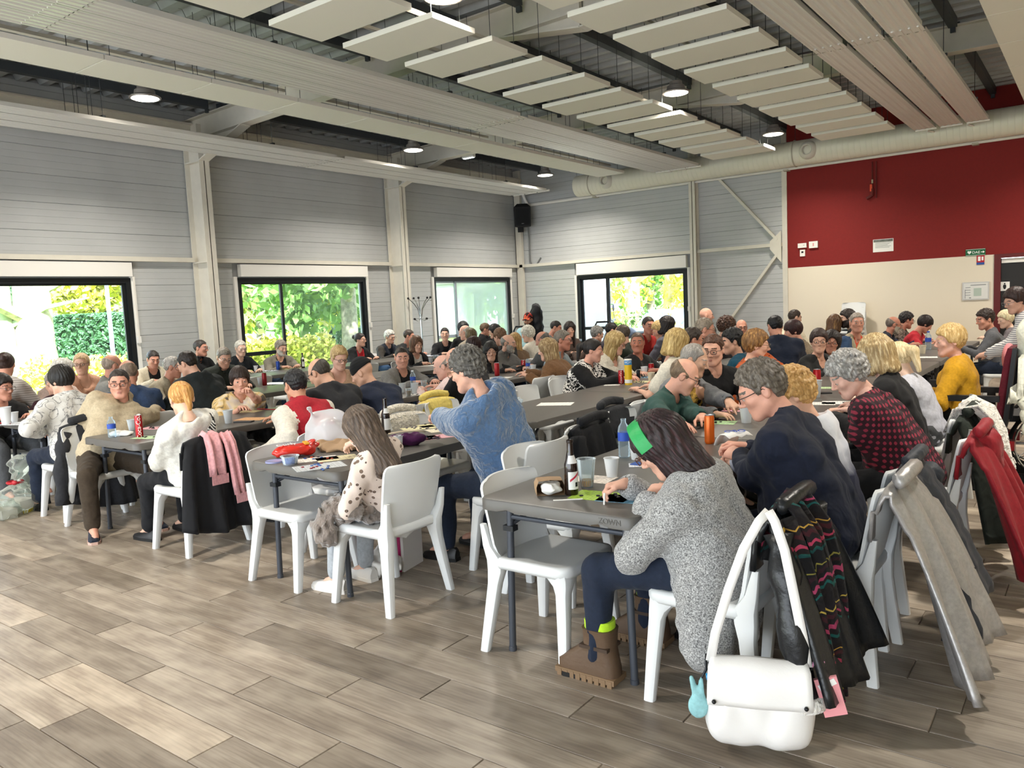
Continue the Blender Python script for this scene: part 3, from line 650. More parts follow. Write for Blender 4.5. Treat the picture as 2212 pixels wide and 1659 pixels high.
p = at_d(1310, 650, 34); tree(p.x, p.y, 6.5, .16, 'green tree outside the left pane of the back window', LG, 2.2, 3500, .15, barkd, 0, 5, 64)
for i, (px, lm) in enumerate(((1310, LY), (1350, LG), (1470, LY))):
    p = at_d(px, 700, 24); bush(p.x, p.y, 1.5, .8, 'leafy bush outside the back window, %s from the left' % ORD[i], lm, 1200, .08, 70+i)
p = at_y(1262, 640, 18.5); t = thing('porch_post', 'red and white porch post outside the back window', 'post', (p.x, p.y, -.12)); MB().box((-.12, -.1, 0), (.1, .1, 3.2)).build('red_post', mat('porch_red', '#b05a62', .6), t); MB().box((.12, -.2, 0), (.75, .1, 3.2)).build('white_panel', mat('porch_white', '#e9e2ea', .6), t)
p = at_d(1490, 742, 24.0); t = thing('car', 'pale silver car parked outside the back window', 'car', (p.x, p.y, -.1), R(8)); silver = mat('car_silver', '#cfd8e6', .25, .5)
MB().loft([[(x, y*k, z) for y, z in ((-.75, .28), (-.8, .55), (-.72, .85), (.72, .85), (.8, .55), (.75, .28))] for x, k in ((-2.0, .85), (-1.8, 1), (1.8, 1), (2.05, .85))]).build('body', silver, t, True)
MB().loft([[(-1.5, -.68, .85), (1.0, -.68, .85), (1.0, .68, .85), (-1.5, .68, .85)], [(-1.1, -.55, 1.38), (.25, -.55, 1.38), (.25, .55, 1.38), (-1.1, .55, 1.38)]]).build('cabin', mat('car_glass', '#8ea3b8', .1), t)
for x in (-1.3, 1.25):
    for y in (-.72, .72): w_ = MB().lathe([(.0, -.1), (.31, -.1), (.31, .1), (.0, .1)], 18, capb=False, capt=False); w_.v = [(x+q[0], y+q[2], .31+q[1]) for q in w_.v]; w_.build('wheel', mat('rubber_black', '#121212', .8), t)
# ------------------------------------------------------------------ tables and chairs
ORD = ['first', 'second', 'third', 'fourth', 'fifth', 'sixth', 'seventh', 'eighth', 'ninth', 'tenth', 'eleventh', 'twelfth', 'thirteenth', 'fourteenth', 'fifteenth', 'sixteenth', 'seventeenth']
tabm = mat('table_grey', '#5a5753', .36, bump=(500, .08)); legm = mat('table_leg', '#484c54', .4, .3); clampm = mat('clamp_black', '#1c1e22', .6)
TZ = .743
def make_table():
    t = thing('folding_table', 'x', 'table')
    w, L = .80, 1.82; P = []
    base = rrect(w, L, .055, 6)
    for i, p in enumerate(base):                          # subdivide the straight sides
        q = base[(i+1) % len(base)]; P.append(p); n = int(math.hypot(q[0]-p[0], q[1]-p[1])/.05)
        for k in range(1, n): P.append((p[0]+(q[0]-p[0])*k/n, p[1]+(q[1]-p[1])*k/n))
    def bot(x, y):
        if abs(abs(y)-L/2) < .01: return .688+(.012 if .22 < abs(x) < .29 else 0)
        if abs(abs(x)-w/2) < .01: return .688+(.012 if .55 < abs(y) < .63 else 0)
        return .688
    def sc(p, d): return (p[0]-math.copysign(min(d, abs(p[0])), p[0]), p[1]-math.copysign(min(d, abs(p[1])), p[1]))
    rings = [[(*sc(p, .02), .715) for p in P], [(*sc(p, .012), bot(*p)) for p in P], [(p[0], p[1], bot(*p)+.002) for p in P], [(p[0], p[1], .734) for p in P], [(*sc(p, .004), .741) for p in P], [(*sc(p, .012), TZ) for p in P]]
    MB().loft(rings).build('tabletop', tabm, t, True)
    for sy in (-1, 1):
        for sx in (-1, 1):
            MB().tube([(sx*.298, sy*.80, .715), (sx*.318, sy*.805, .014)], .0165, 12).lathe([(.019, 0), (.019, .02), (.0165, .022)], 12, (sx*.318, sy*.805, 0)).build('leg', legm, t, True)
            MB().tube([(sx*.302, sy*.80, .60), (sx*.21, sy*.55, .705)], .011, 8).build('brace', legm, t, True)
            MB().box((sx*.302-.028, sy*.80-.02, .575), (sx*.302+.028, sy*.80+.02, .60)).build('clamp', clampm, t)
        MB().tube([(-.3, sy*.80, .64), (.3, sy*.80, .64)], .011, 8).build('cross_bar', legm, t, True)
    return t
_tp = make_table(); TT = tree_of(_tp); first_t = [True]
def table(x, y, label, rz=0, group='grey folding tables set end to end in rows'):
    if first_t[0]:
        first_t[0] = False; _tp.location = (x, y, 0); _tp.rotation_euler = (0, 0, R(rz)); return tag(_tp, label, None, group)
    return copy_tree(TT, (x, y, 0), R(rz), label, group)
ROWS = {'right': (-1.855, 2.70, 6), 'middle': (-3.71, 2.79, 7), 'third': (-5.92, 2.84, 6), 'fourth': (-8.01, 3.0, 7), 'window': (-10.25, 5.0, 6)}
NEAR = {}
for rn, (x, y0, n) in ROWS.items():
    for k in range(n):
        xx = x-.01 if rn == 'middle' and k else x; yy = y0+.91+1.835*k+(.06 if k and rn == 'middle' else 0)
        o = table(xx, yy, 'grey folding table, %s from the front in the %s row' % (ORD[k], {'right': 'right-hand', 'middle': 'middle', 'third': 'third-from-right', 'fourth': 'fourth-from-right', 'window': 'window-side'}[rn]))
        if k == 0: NEAR[rn] = o
text_mesh('lettering', 'ZOWN', .032, tabm, NEAR['right'], (.285, -.911, .716), (R(90), 0, 0), .0015)

chairm = mat('chair_white', '#d9dbdb', .38, spec=.45)
def make_chair():
    """faces +x; moulded seat and apron, wide bowed back shell, four splayed tapering legs"""
    t = thing('plastic_chair', 'x', 'chair')
    def rr_(w, d, r, cx, z): return [(x, y, z) for x, y in rrect(d, w, r, 5, cx, 0)]
    s = MB().loft([rr_(.40, .38, .05, .015, .405), rr_(.435, .42, .06, .01, .400), rr_(.445, .43, .06, .01, .415), rr_(.445, .43, .06, .01, .436), rr_(.43, .415, .055, .01, .449), rr_(.39, .37, .05, .01, .450), rr_(.28, .26, .05, .01, .443), rr_(.1, .1, .03, .01, .440)])
    s.build('seat', chairm, t, 'all')
    # back shell
    nu, nv = 14, 14; V = [[], []]
    for side in (0, 1):
        for j in range(nv+1):
            v = j/10*.88 if j <= 10 else (.93, .965, .985, 1.0)[j-11]; z = .352+.448*v; hw = .205*min(1, (1-(1-min(1, v/.36))**2.2)**.5 if v < .36 else 1)*(1+.08*v)
            rc = .045; zt_ = .80-rc
            if z > zt_: hw -= rc-math.sqrt(max(0, rc*rc-(z-zt_)**2))*1.0
            for i in range(nu+1):
                u = -1+2*i/nu; y = u*hw
                x = -.185-.105*v**1.15+.055*(u*u)*(.5+.5*v)+(.05*(1-min(1, v/.3)))
                zz = z-.004*u*u*v
                V[side].append((x-(.007 if side else -.007), y, zz))
    n = (nu+1)*(nv+1); F = []
    for j in range(nv):
        for i in range(nu):
            a = j*(nu+1)+i; q = (a, a+1, a+nu+2, a+nu+1); F += [q, tuple(k+n for k in q[::-1])]
    for j in range(nv):
        for i0 in (0, nu): a = j*(nu+1)+i0; b_ = a+nu+1; F.append((a, b_, b_+n, a+n) if i0 == 0 else (b_, a, a+n, b_+n))
    for i in range(nu):
        for j0 in (0, nv): a = j0*(nu+1)+i; F.append((a+1, a, a+n, a+1+n) if j0 == 0 else (a, a+1, a+1+n, a+n))
    MB().add(V[0]+V[1], F).build('backrest', chairm, t, True)
    def leg(st):
        rings = []
        for z, x, y, dx, dy in st:
            rings.append([(px, py, z) for px, py in rrect(dx, dy, min(dx, dy)*.3, 3, x, y)])
        return MB().loft(rings)
    for sy in (-1, 1):
        leg([(.430, .145, sy*.150, .14, .14), (.395, .160, sy*.160, .115, .115), (.365, .176, sy*.176, .080, .082), (.33, .183, sy*.188, .062, .064), (.20, .192, sy*.207, .056, .054), (0, .203, sy*.235, .046, .040)]).build('leg', chairm, t, True)
        leg([(.600, -.232, sy*.213, .026, .028), (.50, -.212, sy*.208, .048, .036), (.43, -.180, sy*.190, .09, .06), (.38, -.182, sy*.188, .085, .060), (.32, -.190, sy*.196, .066, .054), (.18, -.208, sy*.215, .058, .048), (0, -.232, sy*.240, .046, .038)]).build('leg', chairm, t, True)
    return t
_cp = make_chair(); CT = tree_of(_cp); first_c = [True]
def chair(x, y, face, label, group=None, z=0):
    """face = heading in degrees of someone sitting on it"""
    if first_c[0]:
        first_c[0] = False; _cp.location = (x, y, z); _cp.rotation_euler = (0, 0, R(face)); tag(_cp, label, None, group); return _cp
    return copy_tree(CT, (x, y, z), R(face), label, group)
# empty chairs
EC = [(-3.92, 3.02, 0, 'empty white plastic chair under the near end of the middle table, beside the girl'),
      (-2.05, 2.98, 0, 'empty white plastic chair in front, under the near end of the right-hand table'),
      (-2.42, 3.62, 0, 'empty white plastic chair behind the beer bottle at the right-hand table'),
      (-2.47, 4.34, 0, 'empty white plastic chair behind the water bottle at the right-hand table'),
      (-3.18, 4.95, 184, 'empty white plastic chair beside the draped black jacket at the middle row'),
      (-3.16, 5.48, 182, 'empty white plastic chair in the middle of the three facing the bare table'),
      (-3.15, 6.02, 183, 'empty white plastic chair, last of the three before the man in green'),
      (-4.42, 5.15, 0, 'empty white plastic chair with a yellow coat on it behind the blue fleece'),
      (-4.40, 5.75, 0, 'empty white plastic chair across the bare table, second past the blue fleece'),
      (-4.38, 6.35, 0, 'empty white plastic chair across the bare table beside the brown coat'),
      (-4.40, 7.02, 0, 'empty white plastic chair across the bare table under the woman with leopard sleeves'),
      (-5.25, 5.5, 180, 'empty white plastic chair left of the fleece, at the third row'),
      (-5.22, 6.1, 182, 'empty white plastic chair behind the blue fleece sleeve at the third row'),
      (-5.22, 7.25, 180, 'empty white plastic chair with its back to the dark-haired woman, third row'),
      (-5.2, 7.8, 178, 'empty white plastic chair between the dark-haired woman and the brown coat'),
      (-9.55, 6.6, 180, 'empty white plastic chair in front of the grey-bearded man by the window'),
      (-9.55, 7.3, 181, 'empty white plastic chair right of the one before the bearded man'),
      (-9.5, 8.6, 180, 'empty white plastic chair with its back turned, left of the woman in black and red'),
      (-9.5, 9.4, 179, 'empty white plastic chair with its back turned, below the woman in black and red'),
      (-2.62, 8.3, 0, 'empty white plastic chair behind the big man in navy, right row'),
      (-2.62, 11.2, 0, 'empty white plastic chair behind the bob of blond hair, right row')]
for x, y, a, l in EC: chair(x, y, a, l, 'empty white plastic chairs')
# the stack against the white wall: every chair of it is a chair
for k in range(7):
    chair(-3.85+.0*k, 15.95+.012*k, 270, 'white plastic chair in the stack by the white wall, %s from the bottom' % ORD[k] if k < 6 else 'white plastic chair on top of the stack by the white wall', 'stacked white chairs by the wall', .092*k)
# ------------------------------------------------------------------ people: implicit bodies meshed with surface nets
class Field:
    """signed distance on a rectilinear grid; each primitive is evaluated only in its own box"""
    def __init__(s, lo, hi, h):
        s.h = h; s.g = [np.arange(a-2*h, b+3*h, h) for a, b in zip(lo, hi)]
        s.D = np.full([len(g) for g in s.g], .3, np.float32); s.L = np.zeros(s.D.shape, np.int8)
    def _box(s, lo, hi, m):
        sl = tuple(slice(max(0, np.searchsorted(g, a-m)), max(1, np.searchsorted(g, b+m))) for g, a, b in zip(s.g, lo, hi))
        return sl, s.g[0][sl[0]][:, None, None], s.g[1][sl[1]][None, :, None], s.g[2][sl[2]][None, None, :]
    def _join(s, sl, d, k, lab):
        o = s.D[sl]; hh = np.maximum(k-np.abs(o-d), 0)/k
        L = s.L[sl]; L[d < o] = lab
        s.D[sl] = np.minimum(o, d)-hh*hh*k*.25
    def cone(s, a, b, r1, r2, lab=0, k=.03, cut=False):
        a = np.array(a, float); b = np.array(b, float); R_ = max(r1, r2)
        sl, X, Y, Z = s._box(np.minimum(a, b)-R_, np.maximum(a, b)+R_, k+2*s.h)
        d = b-a; q = max(d@d, 1e-9); t = np.clip(((X-a[0])*d[0]+(Y-a[1])*d[1]+(Z-a[2])*d[2])/q, 0, 1)
        dist = np.sqrt((X-a[0]-t*d[0])**2+(Y-a[1]-t*d[1])**2+(Z-a[2]-t*d[2])**2)-(r1+t*(r2-r1))
        if cut: s.D[sl] = np.maximum(s.D[sl], -dist)
        else: s._join(sl, dist.astype(np.float32), k, lab)
        return s
    def ell(s, c, r, M=None, lab=0, k=.03, cut=False):
        c = np.array(c, float); r = np.array(r, float); R_ = r.max()
        sl, X, Y, Z = s._box(c-R_, c+R_, k+2*s.h)
        x, y, z = X-c[0], Y-c[1], Z-c[2]
        if M is not None: x, y, z = (M[0][i]*x+M[1][i]*y+M[2][i]*z for i in range(3))
        k0 = np.sqrt((x/r[0])**2+(y/r[1])**2+(z/r[2])**2); k1 = np.sqrt((x/r[0]**2)**2+(y/r[1]**2)**2+(z/r[2]**2)**2)+1e-9
        dist = (k0*(k0-1)/k1)
        if cut:
            q = -dist; o = s.D[sl]; hh = np.maximum(k-np.abs(o-q), 0)/k; s.D[sl] = np.maximum(o, q)+hh*hh*k*.25
        else: s._join(sl, dist.astype(np.float32), k, lab)
        return s
    def nets(s, smooth=1):
        D = s.D; S = D < 0; nx, ny, nz = D.shape
        c = [(i, j, k) for i in (0, 1) for j in (0, 1) for k in (0, 1)]
        sv = lambda A, o: A[o[0]:nx-1+o[0], o[1]:ny-1+o[1], o[2]:nz-1+o[2]]
        cnt = np.zeros((nx-1, ny-1, nz-1), np.int8)
        for o in c: cnt += sv(S, o)
        act = (cnt > 0) & (cnt < 8); I = np.argwhere(act); m = len(I)
        if m == 0: return np.zeros((0, 3)), np.zeros((0, 4), int), np.zeros(0, int)
        cd = np.stack([D[I[:, 0]+o[0], I[:, 1]+o[1], I[:, 2]+o[2]] for o in c], 1)
        acc = np.zeros((m, 3)); n = np.zeros(m)
        for a in range(8):
            for b in range(a+1, 8):
                if sum(abs(p-q) for p, q in zip(c[a], c[b])) != 1: continue
                x = (cd[:, a] < 0) != (cd[:, b] < 0); t = np.where(x, cd[:, a]/(cd[:, a]-cd[:, b]+1e-12), 0)
                P = np.array(c[a])[None]+t[:, None]*(np.array(c[b])-np.array(c[a]))[None]
                acc[x] += P[x]; n[x] += 1
        V = (I+acc/n[:, None])*s.h+np.array([g[0] for g in s.g])
        ids = np.full(act.shape, -1, np.int64); ids[act] = np.arange(m)
        F = []
        for ax in range(3):
            A = np.moveaxis(S, ax, 0); T = np.moveaxis(ids, ax, 0)
            e = A[:-1, 1:-1, 1:-1] != A[1:, 1:-1, 1:-1]; w = np.argwhere(e)
            if not len(w): continue
            i, j, k = w[:, 0], w[:, 1]+1, w[:, 2]+1
            q = np.stack([T[i, j-1, k-1], T[i, j, k-1], T[i, j, k], T[i, j-1, k]], 1)
            fl = A[i, j, k] if ax != 1 else ~A[i, j, k]
            q[~fl] = q[~fl][:, ::-1]; F.append(q)
        F = np.concatenate(F); F = F[(F >= 0).all(1)]
        lab = s.L[I[:, 0], I[:, 1], I[:, 2]]
        for _ in range(smooth):
            sm = np.zeros_like(V); cn = np.zeros(m)
            for a in range(4):
                for b in ((a+1) % 4, (a+3) % 4):
                    for d in range(3): sm[:, d] += np.bincount(F[:, a], V[F[:, b], d], m)
                    cn += np.bincount(F[:, a], minlength=m)
            V = .5*V+.5*sm/np.maximum(cn, 1)[:, None]
        return V, F, lab
def ripple(f, amp, wl, seed, stretch=(1, 1, 1)):
    """cloth folds: a sum of warped sines added to the distance"""
    r = np.random.default_rng(seed); X, Y, Z = f.g[0][:, None, None]*stretch[0], f.g[1][None, :, None]*stretch[1], f.g[2][None, None, :]*stretch[2]
    n = 0
    for i in range(4):
        v = r.normal(size=3); v /= np.linalg.norm(v); w = 2*PI/(wl*(.7+.7*r.random())); ph = r.random()*6
        u = r.normal(size=3); u /= np.linalg.norm(u)
        n = n+np.sin(w*(v[0]*X+v[1]*Y+v[2]*Z)+ph+1.3*np.sin(.45*w*(u[0]*X+u[1]*Y+u[2]*Z)+ph*2))
    near = np.abs(f.D) < .05; f.D = np.where(near, f.D+(amp*.5*n).astype(np.float32), f.D)
# ---- head template (origin between the ears, +y = where the face looks, +z up)
_HEADS = {}
def head_mesh(sex, h):
    if (sex, h) in _HEADS: return _HEADS[sex, h]
    f = Field((-.10, -.13, -.20), (.10, .14, .13), h); fe = sex == 'f'; j = .92 if fe else 1
    f.ell((0, -.012, .030), (.075, .096, .088), k=.02)
    f.ell((0, .030, -.042), (.057*j+.002, .062, .074), k=.045)
    f.ell((0, .066, -.100), (.026*j, .022, .020), k=.03)
    for s in (-1, 1):
        f.cone((s*.052*j, .0, -.058), (s*.022*j, .065, -.100), .020*j, .017, k=.03)
        f.ell((s*.040, .064, -.022), (.022, .018, .017), k=.025)
    f.cone((-.034, .083, .024), (.034, .083, .024), .010 if fe else .013, .010 if fe else .013, k=.02)
    for s in (-1, 1): f.ell((s*.031, .104, .003), (.017, .016, .011), k=.012, cut=True)
    nz = .85 if fe else 1
    f.cone((0, .092, .010), (0, .108+.006*nz, -.026), .008, .0115*nz, k=.012)
    for s in (-1, 1): f.ell((s*.011*nz, .101, -.033), (.0085*nz, .010, .0075), k=.008)
    f.cone((-.014, .0895, -.061), (.014, .0895, -.061), .0042, .0042, 1, k=.006).cone((-.010, .0885, -.070), (.010, .0885, -.070), .0055, .0055, 1, k=.006)
    f.cone((-.021, .0965, -.0658), (.021, .0965, -.0658), .0022, .0022, cut=True)
    for s in (-1, 1):
        f.ell((s*.078, -.012, -.004), (.011, .020, .033), k=.008); f.ell((s*.090, -.006, .0), (.008, .011, .019), k=.006, cut=True)
        f.ell((s*.031, .0835, .0055), (.0145, .0125, .0110), k=.006)       # upper lids over the balls
    f.cone((0, -.020, -.06), (0, -.048, -.19), .052*j, .056*j, k=.03)
    V, F, lab = f.nets(2)
    c = V[F].mean(1); mi = np.zeros(len(F), int); mi[(lab[F[:, 0]] == 1) & (c[:, 1] > .085) & (np.abs(c[:, 0]) < .020)] = 1
    ax = np.abs(c[:, 0]); bz = .0265+.0035*np.cos((ax-.030)/.02*1.4)
    mi[(ax > .013) & (ax < .050) & (np.abs(c[:, 2]-bz) < (.0035 if fe else .005)) & (c[:, 1] > .05)] = 2
    _HEADS[sex, h] = (V, F, mi); return _HEADS[sex, h]
def hline(Y, pts): return np.interp(Y, [p[0] for p in pts], [p[1] for p in pts])
_HAIR = {}
def smax(a, b, k): hh = np.maximum(k-np.abs(a-b), 0)/k; return np.maximum(a, b)+hh*hh*k*.25
HAIRLINES = {'short': [(-.13, -.10), (-.08, -.085), (-.045, -.06), (-.035, .005), (-.005, .030), (.012, .0), (.028, .0), (.036, .035), (.05, .052), (.07, .068), (.09, .080), (.13, .09)],
             'female': [(-.13, -.12), (-.07, -.10), (-.03, -.05), (.0, -.01), (.03, -.01), (.045, .02), (.06, .045), (.08, .058), (.10, .066), (.13, .07)],
             'fringe': [(-.13, -.13), (-.06, -.10), (-.02, -.055), (.03, -.045), (.045, -.02), (.06, .025), (.08, .036), (.13, .036)],
             'ring': [(-.13, -.10), (-.08, -.08), (-.045, -.06), (-.035, .005), (-.005, .028), (.012, -.01), (.03, -.01), (.036, .035), (.13, .04)]}
def hair_mesh(style, h):
    if (style, h) in _HAIR: return _HAIR[style, h]
    longest = {'long': -.36, 'midlong': -.24, 'bob': -.155, 'ponytail': -.17}.get(style, -.15)
    f = Field((-.14, -.20, longest-.02), (.14, .15, .17), h); X, Y, Z = f.g[0][:, None, None], f.g[1][None, :, None], f.g[2][None, None, :]
    def ell(c, r):
        x, y, z = X-c[0], Y-c[1], Z-c[2]; k0 = np.sqrt((x/r[0])**2+(y/r[1])**2+(z/r[2])**2); k1 = np.sqrt((x/r[0]**2)**2+(y/r[1]**2)**2+(z/r[2]**2)**2)+1e-9
        return k0*(k0-1)/k1
    def cap(i, top=0): return ell((0, -.013, .030+top*.5), (.075+i, .097+i, .089+i+top))
    ang = np.arctan2(X, -(Y+.01)+0*Z); rad_ = np.sqrt(X**2+(Y+.01)**2)+0*Z
    strand = np.sin(ang*26+4*np.sin(Z*22+ang*3))+.6*np.sin(ang*57+Z*35)
    tuft = np.sin(X*150+2*np.sin(Z*90))*np.sin(Y*140+1.5*np.sin(X*80))+.7*np.sin(Z*170+3*np.sin(X*70+Y*60))
    inner = cap(-.004)
    if style == 'short': d = smax(cap(.009), -(Z-hline(Y, HAIRLINES['short'])+.006*tuft-.022*np.clip((np.abs(X)-.022)/.03, 0, 1)*np.clip((Y-.045)/.03, 0, 1)), .008)+.0030*tuft+.0012*strand
    elif style == 'crop': d = smax(cap(.004), -(Z-hline(Y, HAIRLINES['short'])+.005*tuft-.024*np.clip((np.abs(X)-.020)/.03, 0, 1)*np.clip((Y-.045)/.03, 0, 1)), .006)+.0016*tuft
    elif style == 'thick': d = smax(cap(.017, .006), -(Z-hline(Y, HAIRLINES['short'])+.008+.008*tuft), .012)+.0045*tuft+.002*strand
    elif style == 'shortf': d = smax(cap(.020, .008), -(Z-hline(Y, HAIRLINES['female'])), .014)+.0026*strand+.0012*tuft
    elif style == 'perm': d = smax(cap(.026, .006), -(Z-hline(Y, HAIRLINES['female'])+.01), .018)+.0055*tuft
    elif style == 'fringe': d = smax(cap(.019, .004), -(Z-hline(Y, HAIRLINES['fringe'])), .012)+.0020*strand
    elif style == 'messy': d = smax(cap(.020, .010), -(Z-hline(Y, HAIRLINES['female'])-.005), .014)+.0060*tuft+.002*strand
    elif style == 'curly': d = smax(cap(.034, .006), -(Z-hline(Y, HAIRLINES['female'])+.035), .02)+.010*tuft
    elif style == 'ring':
        d = smax(cap(.006), -(Z-hline(Y, HAIRLINES['ring'])), .006); d = smax(d, Z-(.070-.55*(Y+.06)), .012)+.0010*tuft
    elif style == 'thin':
        d = smax(cap(.007), -(Z-hline(Y, HAIRLINES['short'])), .008); d = np.maximum(d, -ell((0, .10, .11), (.050, .075, .06)))+.0010*tuft
    elif style in ('bob', 'midlong', 'long', 'ponytail', 'bun'):
        if style in ('ponytail', 'bun'):
            d = smax(cap(.011), -(Z-hline(Y, HAIRLINES['female'])-.012), .012)
            if style == 'bun': d = np.minimum(d, ell((0, -.125, .045), (.042, .034, .040)))
            else:
                for a, b, r1, r2 in (((0, -.115, .050), (0, -.150, .02), .026, .034), ((0, -.150, .02), (0, -.150, -.13), .036, .016)):
                    a, b = np.array(a), np.array(b); q = b-a; t_ = np.clip(((Y-a[1])*q[1]+(Z-a[2])*q[2]+X*0)/(q@q), 0, 1)
                    dd = np.sqrt(X**2+(Y-a[1]-t_*q[1])**2+(Z-a[2]-t_*q[2])**2)-(r1+t_*(r2-r1)); hh = np.maximum(.015-np.abs(d-dd), 0)/.015; d = np.minimum(d, dd)-hh*hh*.004
            d = d+.0014*strand
        else:
            top = smax(cap(.021, .006), -(Z+.02), .02)
            zb = {'bob': -.125, 'midlong': -.215, 'long': -.335}[style]
            tp = np.clip((.05-Z)/(.05-zb), 0, 1); flare = {'bob': .006, 'midlong': -.002, 'long': -.006}[style]
            rx, ry = .097+flare*tp, .104+flare*tp-(.012*tp if style != 'bob' else -.004*tp)
            cyl = (np.sqrt((X/rx)**2+((Y+.018+.02*tp)/ry)**2)-1)*.09; cyl = smax(cyl, zb-Z+.008*np.sin(ang*9), .03); cyl = smax(cyl, Z-.06, .02)
            hh = np.maximum(.03-np.abs(top-cyl), 0)/.03; d = np.minimum(top, cyl)-hh*hh*.0075
            d = smax(d, -ell((0, .105, -.045), (.063, .085, .108)), .012)
            nk = np.sqrt((X/.062)**2+((Y+.0)/.07)**2)-1; d = smax(d, -np.where(Z < -.03, nk*.06, 1), .006)
            if style != 'bob': d = np.maximum(d, (Y-.075)-.2*(Z+.1))
            d = d+.0026*strand
    elif style == 'cap_hat':
        d = smax(cap(.014, .012), -(Z-.045), .008); x, y, z = X, Y-.135, Z-.055+.25*(Y-.1)**1*.5
        d = np.minimum(d, np.maximum(np.maximum(np.sqrt((x/.075)**2+(y/.075)**2)*.075-.075, np.abs(z)-.006), -(Y-.07)))
    elif style == 'beanie':
        d = smax(cap(.014, .012), -(Z-.028+.25*(Y)), .01)+.001*np.sin(Z*240)
    d = np.maximum(d, -(inner+.010)) if style not in ('beanie',) else d
    f.D = d.astype(np.float32)
    V, F, _ = f.nets(1); me = np_mesh('hair_'+style, V, F, mat('hair_slot'))
    _HAIR[style, h] = me; return me
_BEARD = {}
def beard_mesh(kind, h=.005):
    if kind in _BEARD: return _BEARD[kind]
    V, F, mi = head_mesh('m', .006); c = V.copy(); X, Y, Z = c[:, 0], c[:, 1], c[:, 2]
    if kind == 'full': k = (Z < -.035+.6*np.maximum(0, np.abs(X)-.03)) & (Y > -.0) & (Z > -.135) & ~((np.abs(X) < .024) & (Z > -.076) & (Z < -.056)) & ~((np.abs(X) < .02) & (Z > -.045))
    else: k = (np.abs(X) < .028) & (Z < -.043) & (Z > -.058) & (Y > .07)
    nrm = c-np.array([0, .0, -.05]); nrm /= np.linalg.norm(nrm, axis=1)[:, None]; keep = k[F].all(1)
    V2 = c+nrm*(.006 if kind == 'full' else .004); me = np_mesh('beard', V2, F[keep], mat('hair_slot')); _BEARD[kind] = me; return me
# ---- hand template: wrist at 0, fingers to +x, palm down, thumb on +y (a right hand)
POSES = {'rest': ((18, 24, 16),)*4+((28, 12),), 'flat': ((4, 6, 4),)*4+((34, 0),), 'fist': ((62, 80, 45),)*4+((14, 40),),
         'pinch': ((46, 40, 22), (50, 42, 24), (40, 38, 20), (34, 34, 18), (4, 18)), 'point': ((10, 8, 4), (58, 72, 40), (62, 76, 40), (62, 76, 40), (12, 30)), 'hold': ((38, 44, 30),)*4+((6, 24),)}
_HANDS = {}
def hand_mesh(pose, h):
    if (pose, h) in _HANDS: return _HANDS[pose, h]
    f = Field((-.05, -.075, -.11), (.20, .10, .05), h); P = POSES[pose]
    f.cone((-.045, 0, 0), (.0, 0, 0), .027, .024, k=.01)
    for i, (y, L, r) in enumerate(((.030, .070, .0090), (.010, .078, .0093), (-.011, .072, .0088), (-.030, .056, .0078))):
        b = np.array((.086-.006*abs(i-1), y, -.002)); f.cone((.004, y*.55, 0), b, .0165, .0125, k=.022)
        a = 0; p = b; dy = (y*.9)
        for n, (c, fr) in enumerate(zip(P[i], (.46, .30, .24))):
            a += R(c); q = p+np.array((math.cos(a)*L*fr, dy*fr*.35, -math.sin(a)*L*fr)); f.cone(p, q, r*(1-.08*n), r*(.92-.10*n), k=.0045); p = q
    sp, cu = P[4]; a = R(sp); p = np.array((.022, .026, -.006)); d = np.array((math.cos(a+R(25)), math.sin(a+R(25)), -.35)); d /= np.linalg.norm(d)
    q = p+d*.042; f.cone(p, q, .0165, .0115, k=.02); d2 = np.array((math.cos(a-R(cu)*.4), math.sin(a-R(cu)*.4)*.55, -.35-.5*math.sin(R(cu)))); d2 /= np.linalg.norm(d2)
    w = q+d2*.030; f.cone(q, w, .0108, .0096, k=.005).cone(w, w+d2*.024, .0096, .0078, k=.005)
    V, F, _ = f.nets(1); _HANDS[pose, h] = (V, F); return V, F
# ---- accessories
def glasses_mesh():
    mb = MB()
    for s in (-1, 1):
        ring = [(s*.0325+.0235*math.copysign(abs(math.cos(a))**.6, math.cos(a)), .112-.004*abs(math.cos(a)), .004+.0165*math.copysign(abs(math.sin(a))**.6, math.sin(a))) for a in [2*PI*i/16 for i in range(17)]]
        mb.tube(ring, .0021, 5, cap=False).tube([(s*.056, .106, .010), (s*.074, .07, .010), (s*.083, -.005, .012), (s*.082, -.02, -.002)], .002, 5)
    mb.tube([(-.010, .113, .008), (0, .117, .010), (.010, .113, .008)], .0020, 5); return mb
GLASS_ME = glasses_mesh().mesh('glasses', mat('specs_black', '#121214', .3), True)
def specs_in(col):
    k = 'specs_'+col
    if k not in _HAIR: _HAIR[k] = glasses_mesh().mesh('glasses', mat(k, col, .3, .3), True)
    return _HAIR[k]
_e = MB().sphere((0, 0, 0), .0122, 12, 8); _e.m = [0]*len(_e.f)
for i, fc in enumerate(_e.f):
    c = sum((Vector(_e.v[k]) for k in fc), Vector())/len(fc)
    if c.y > .0095: _e.m[i] = 1
EYE_ME = _e.mesh('eye', [mat('eye_white', '#c9beb4', .4), mat('iris', '#2a2320', .25)], 'all')
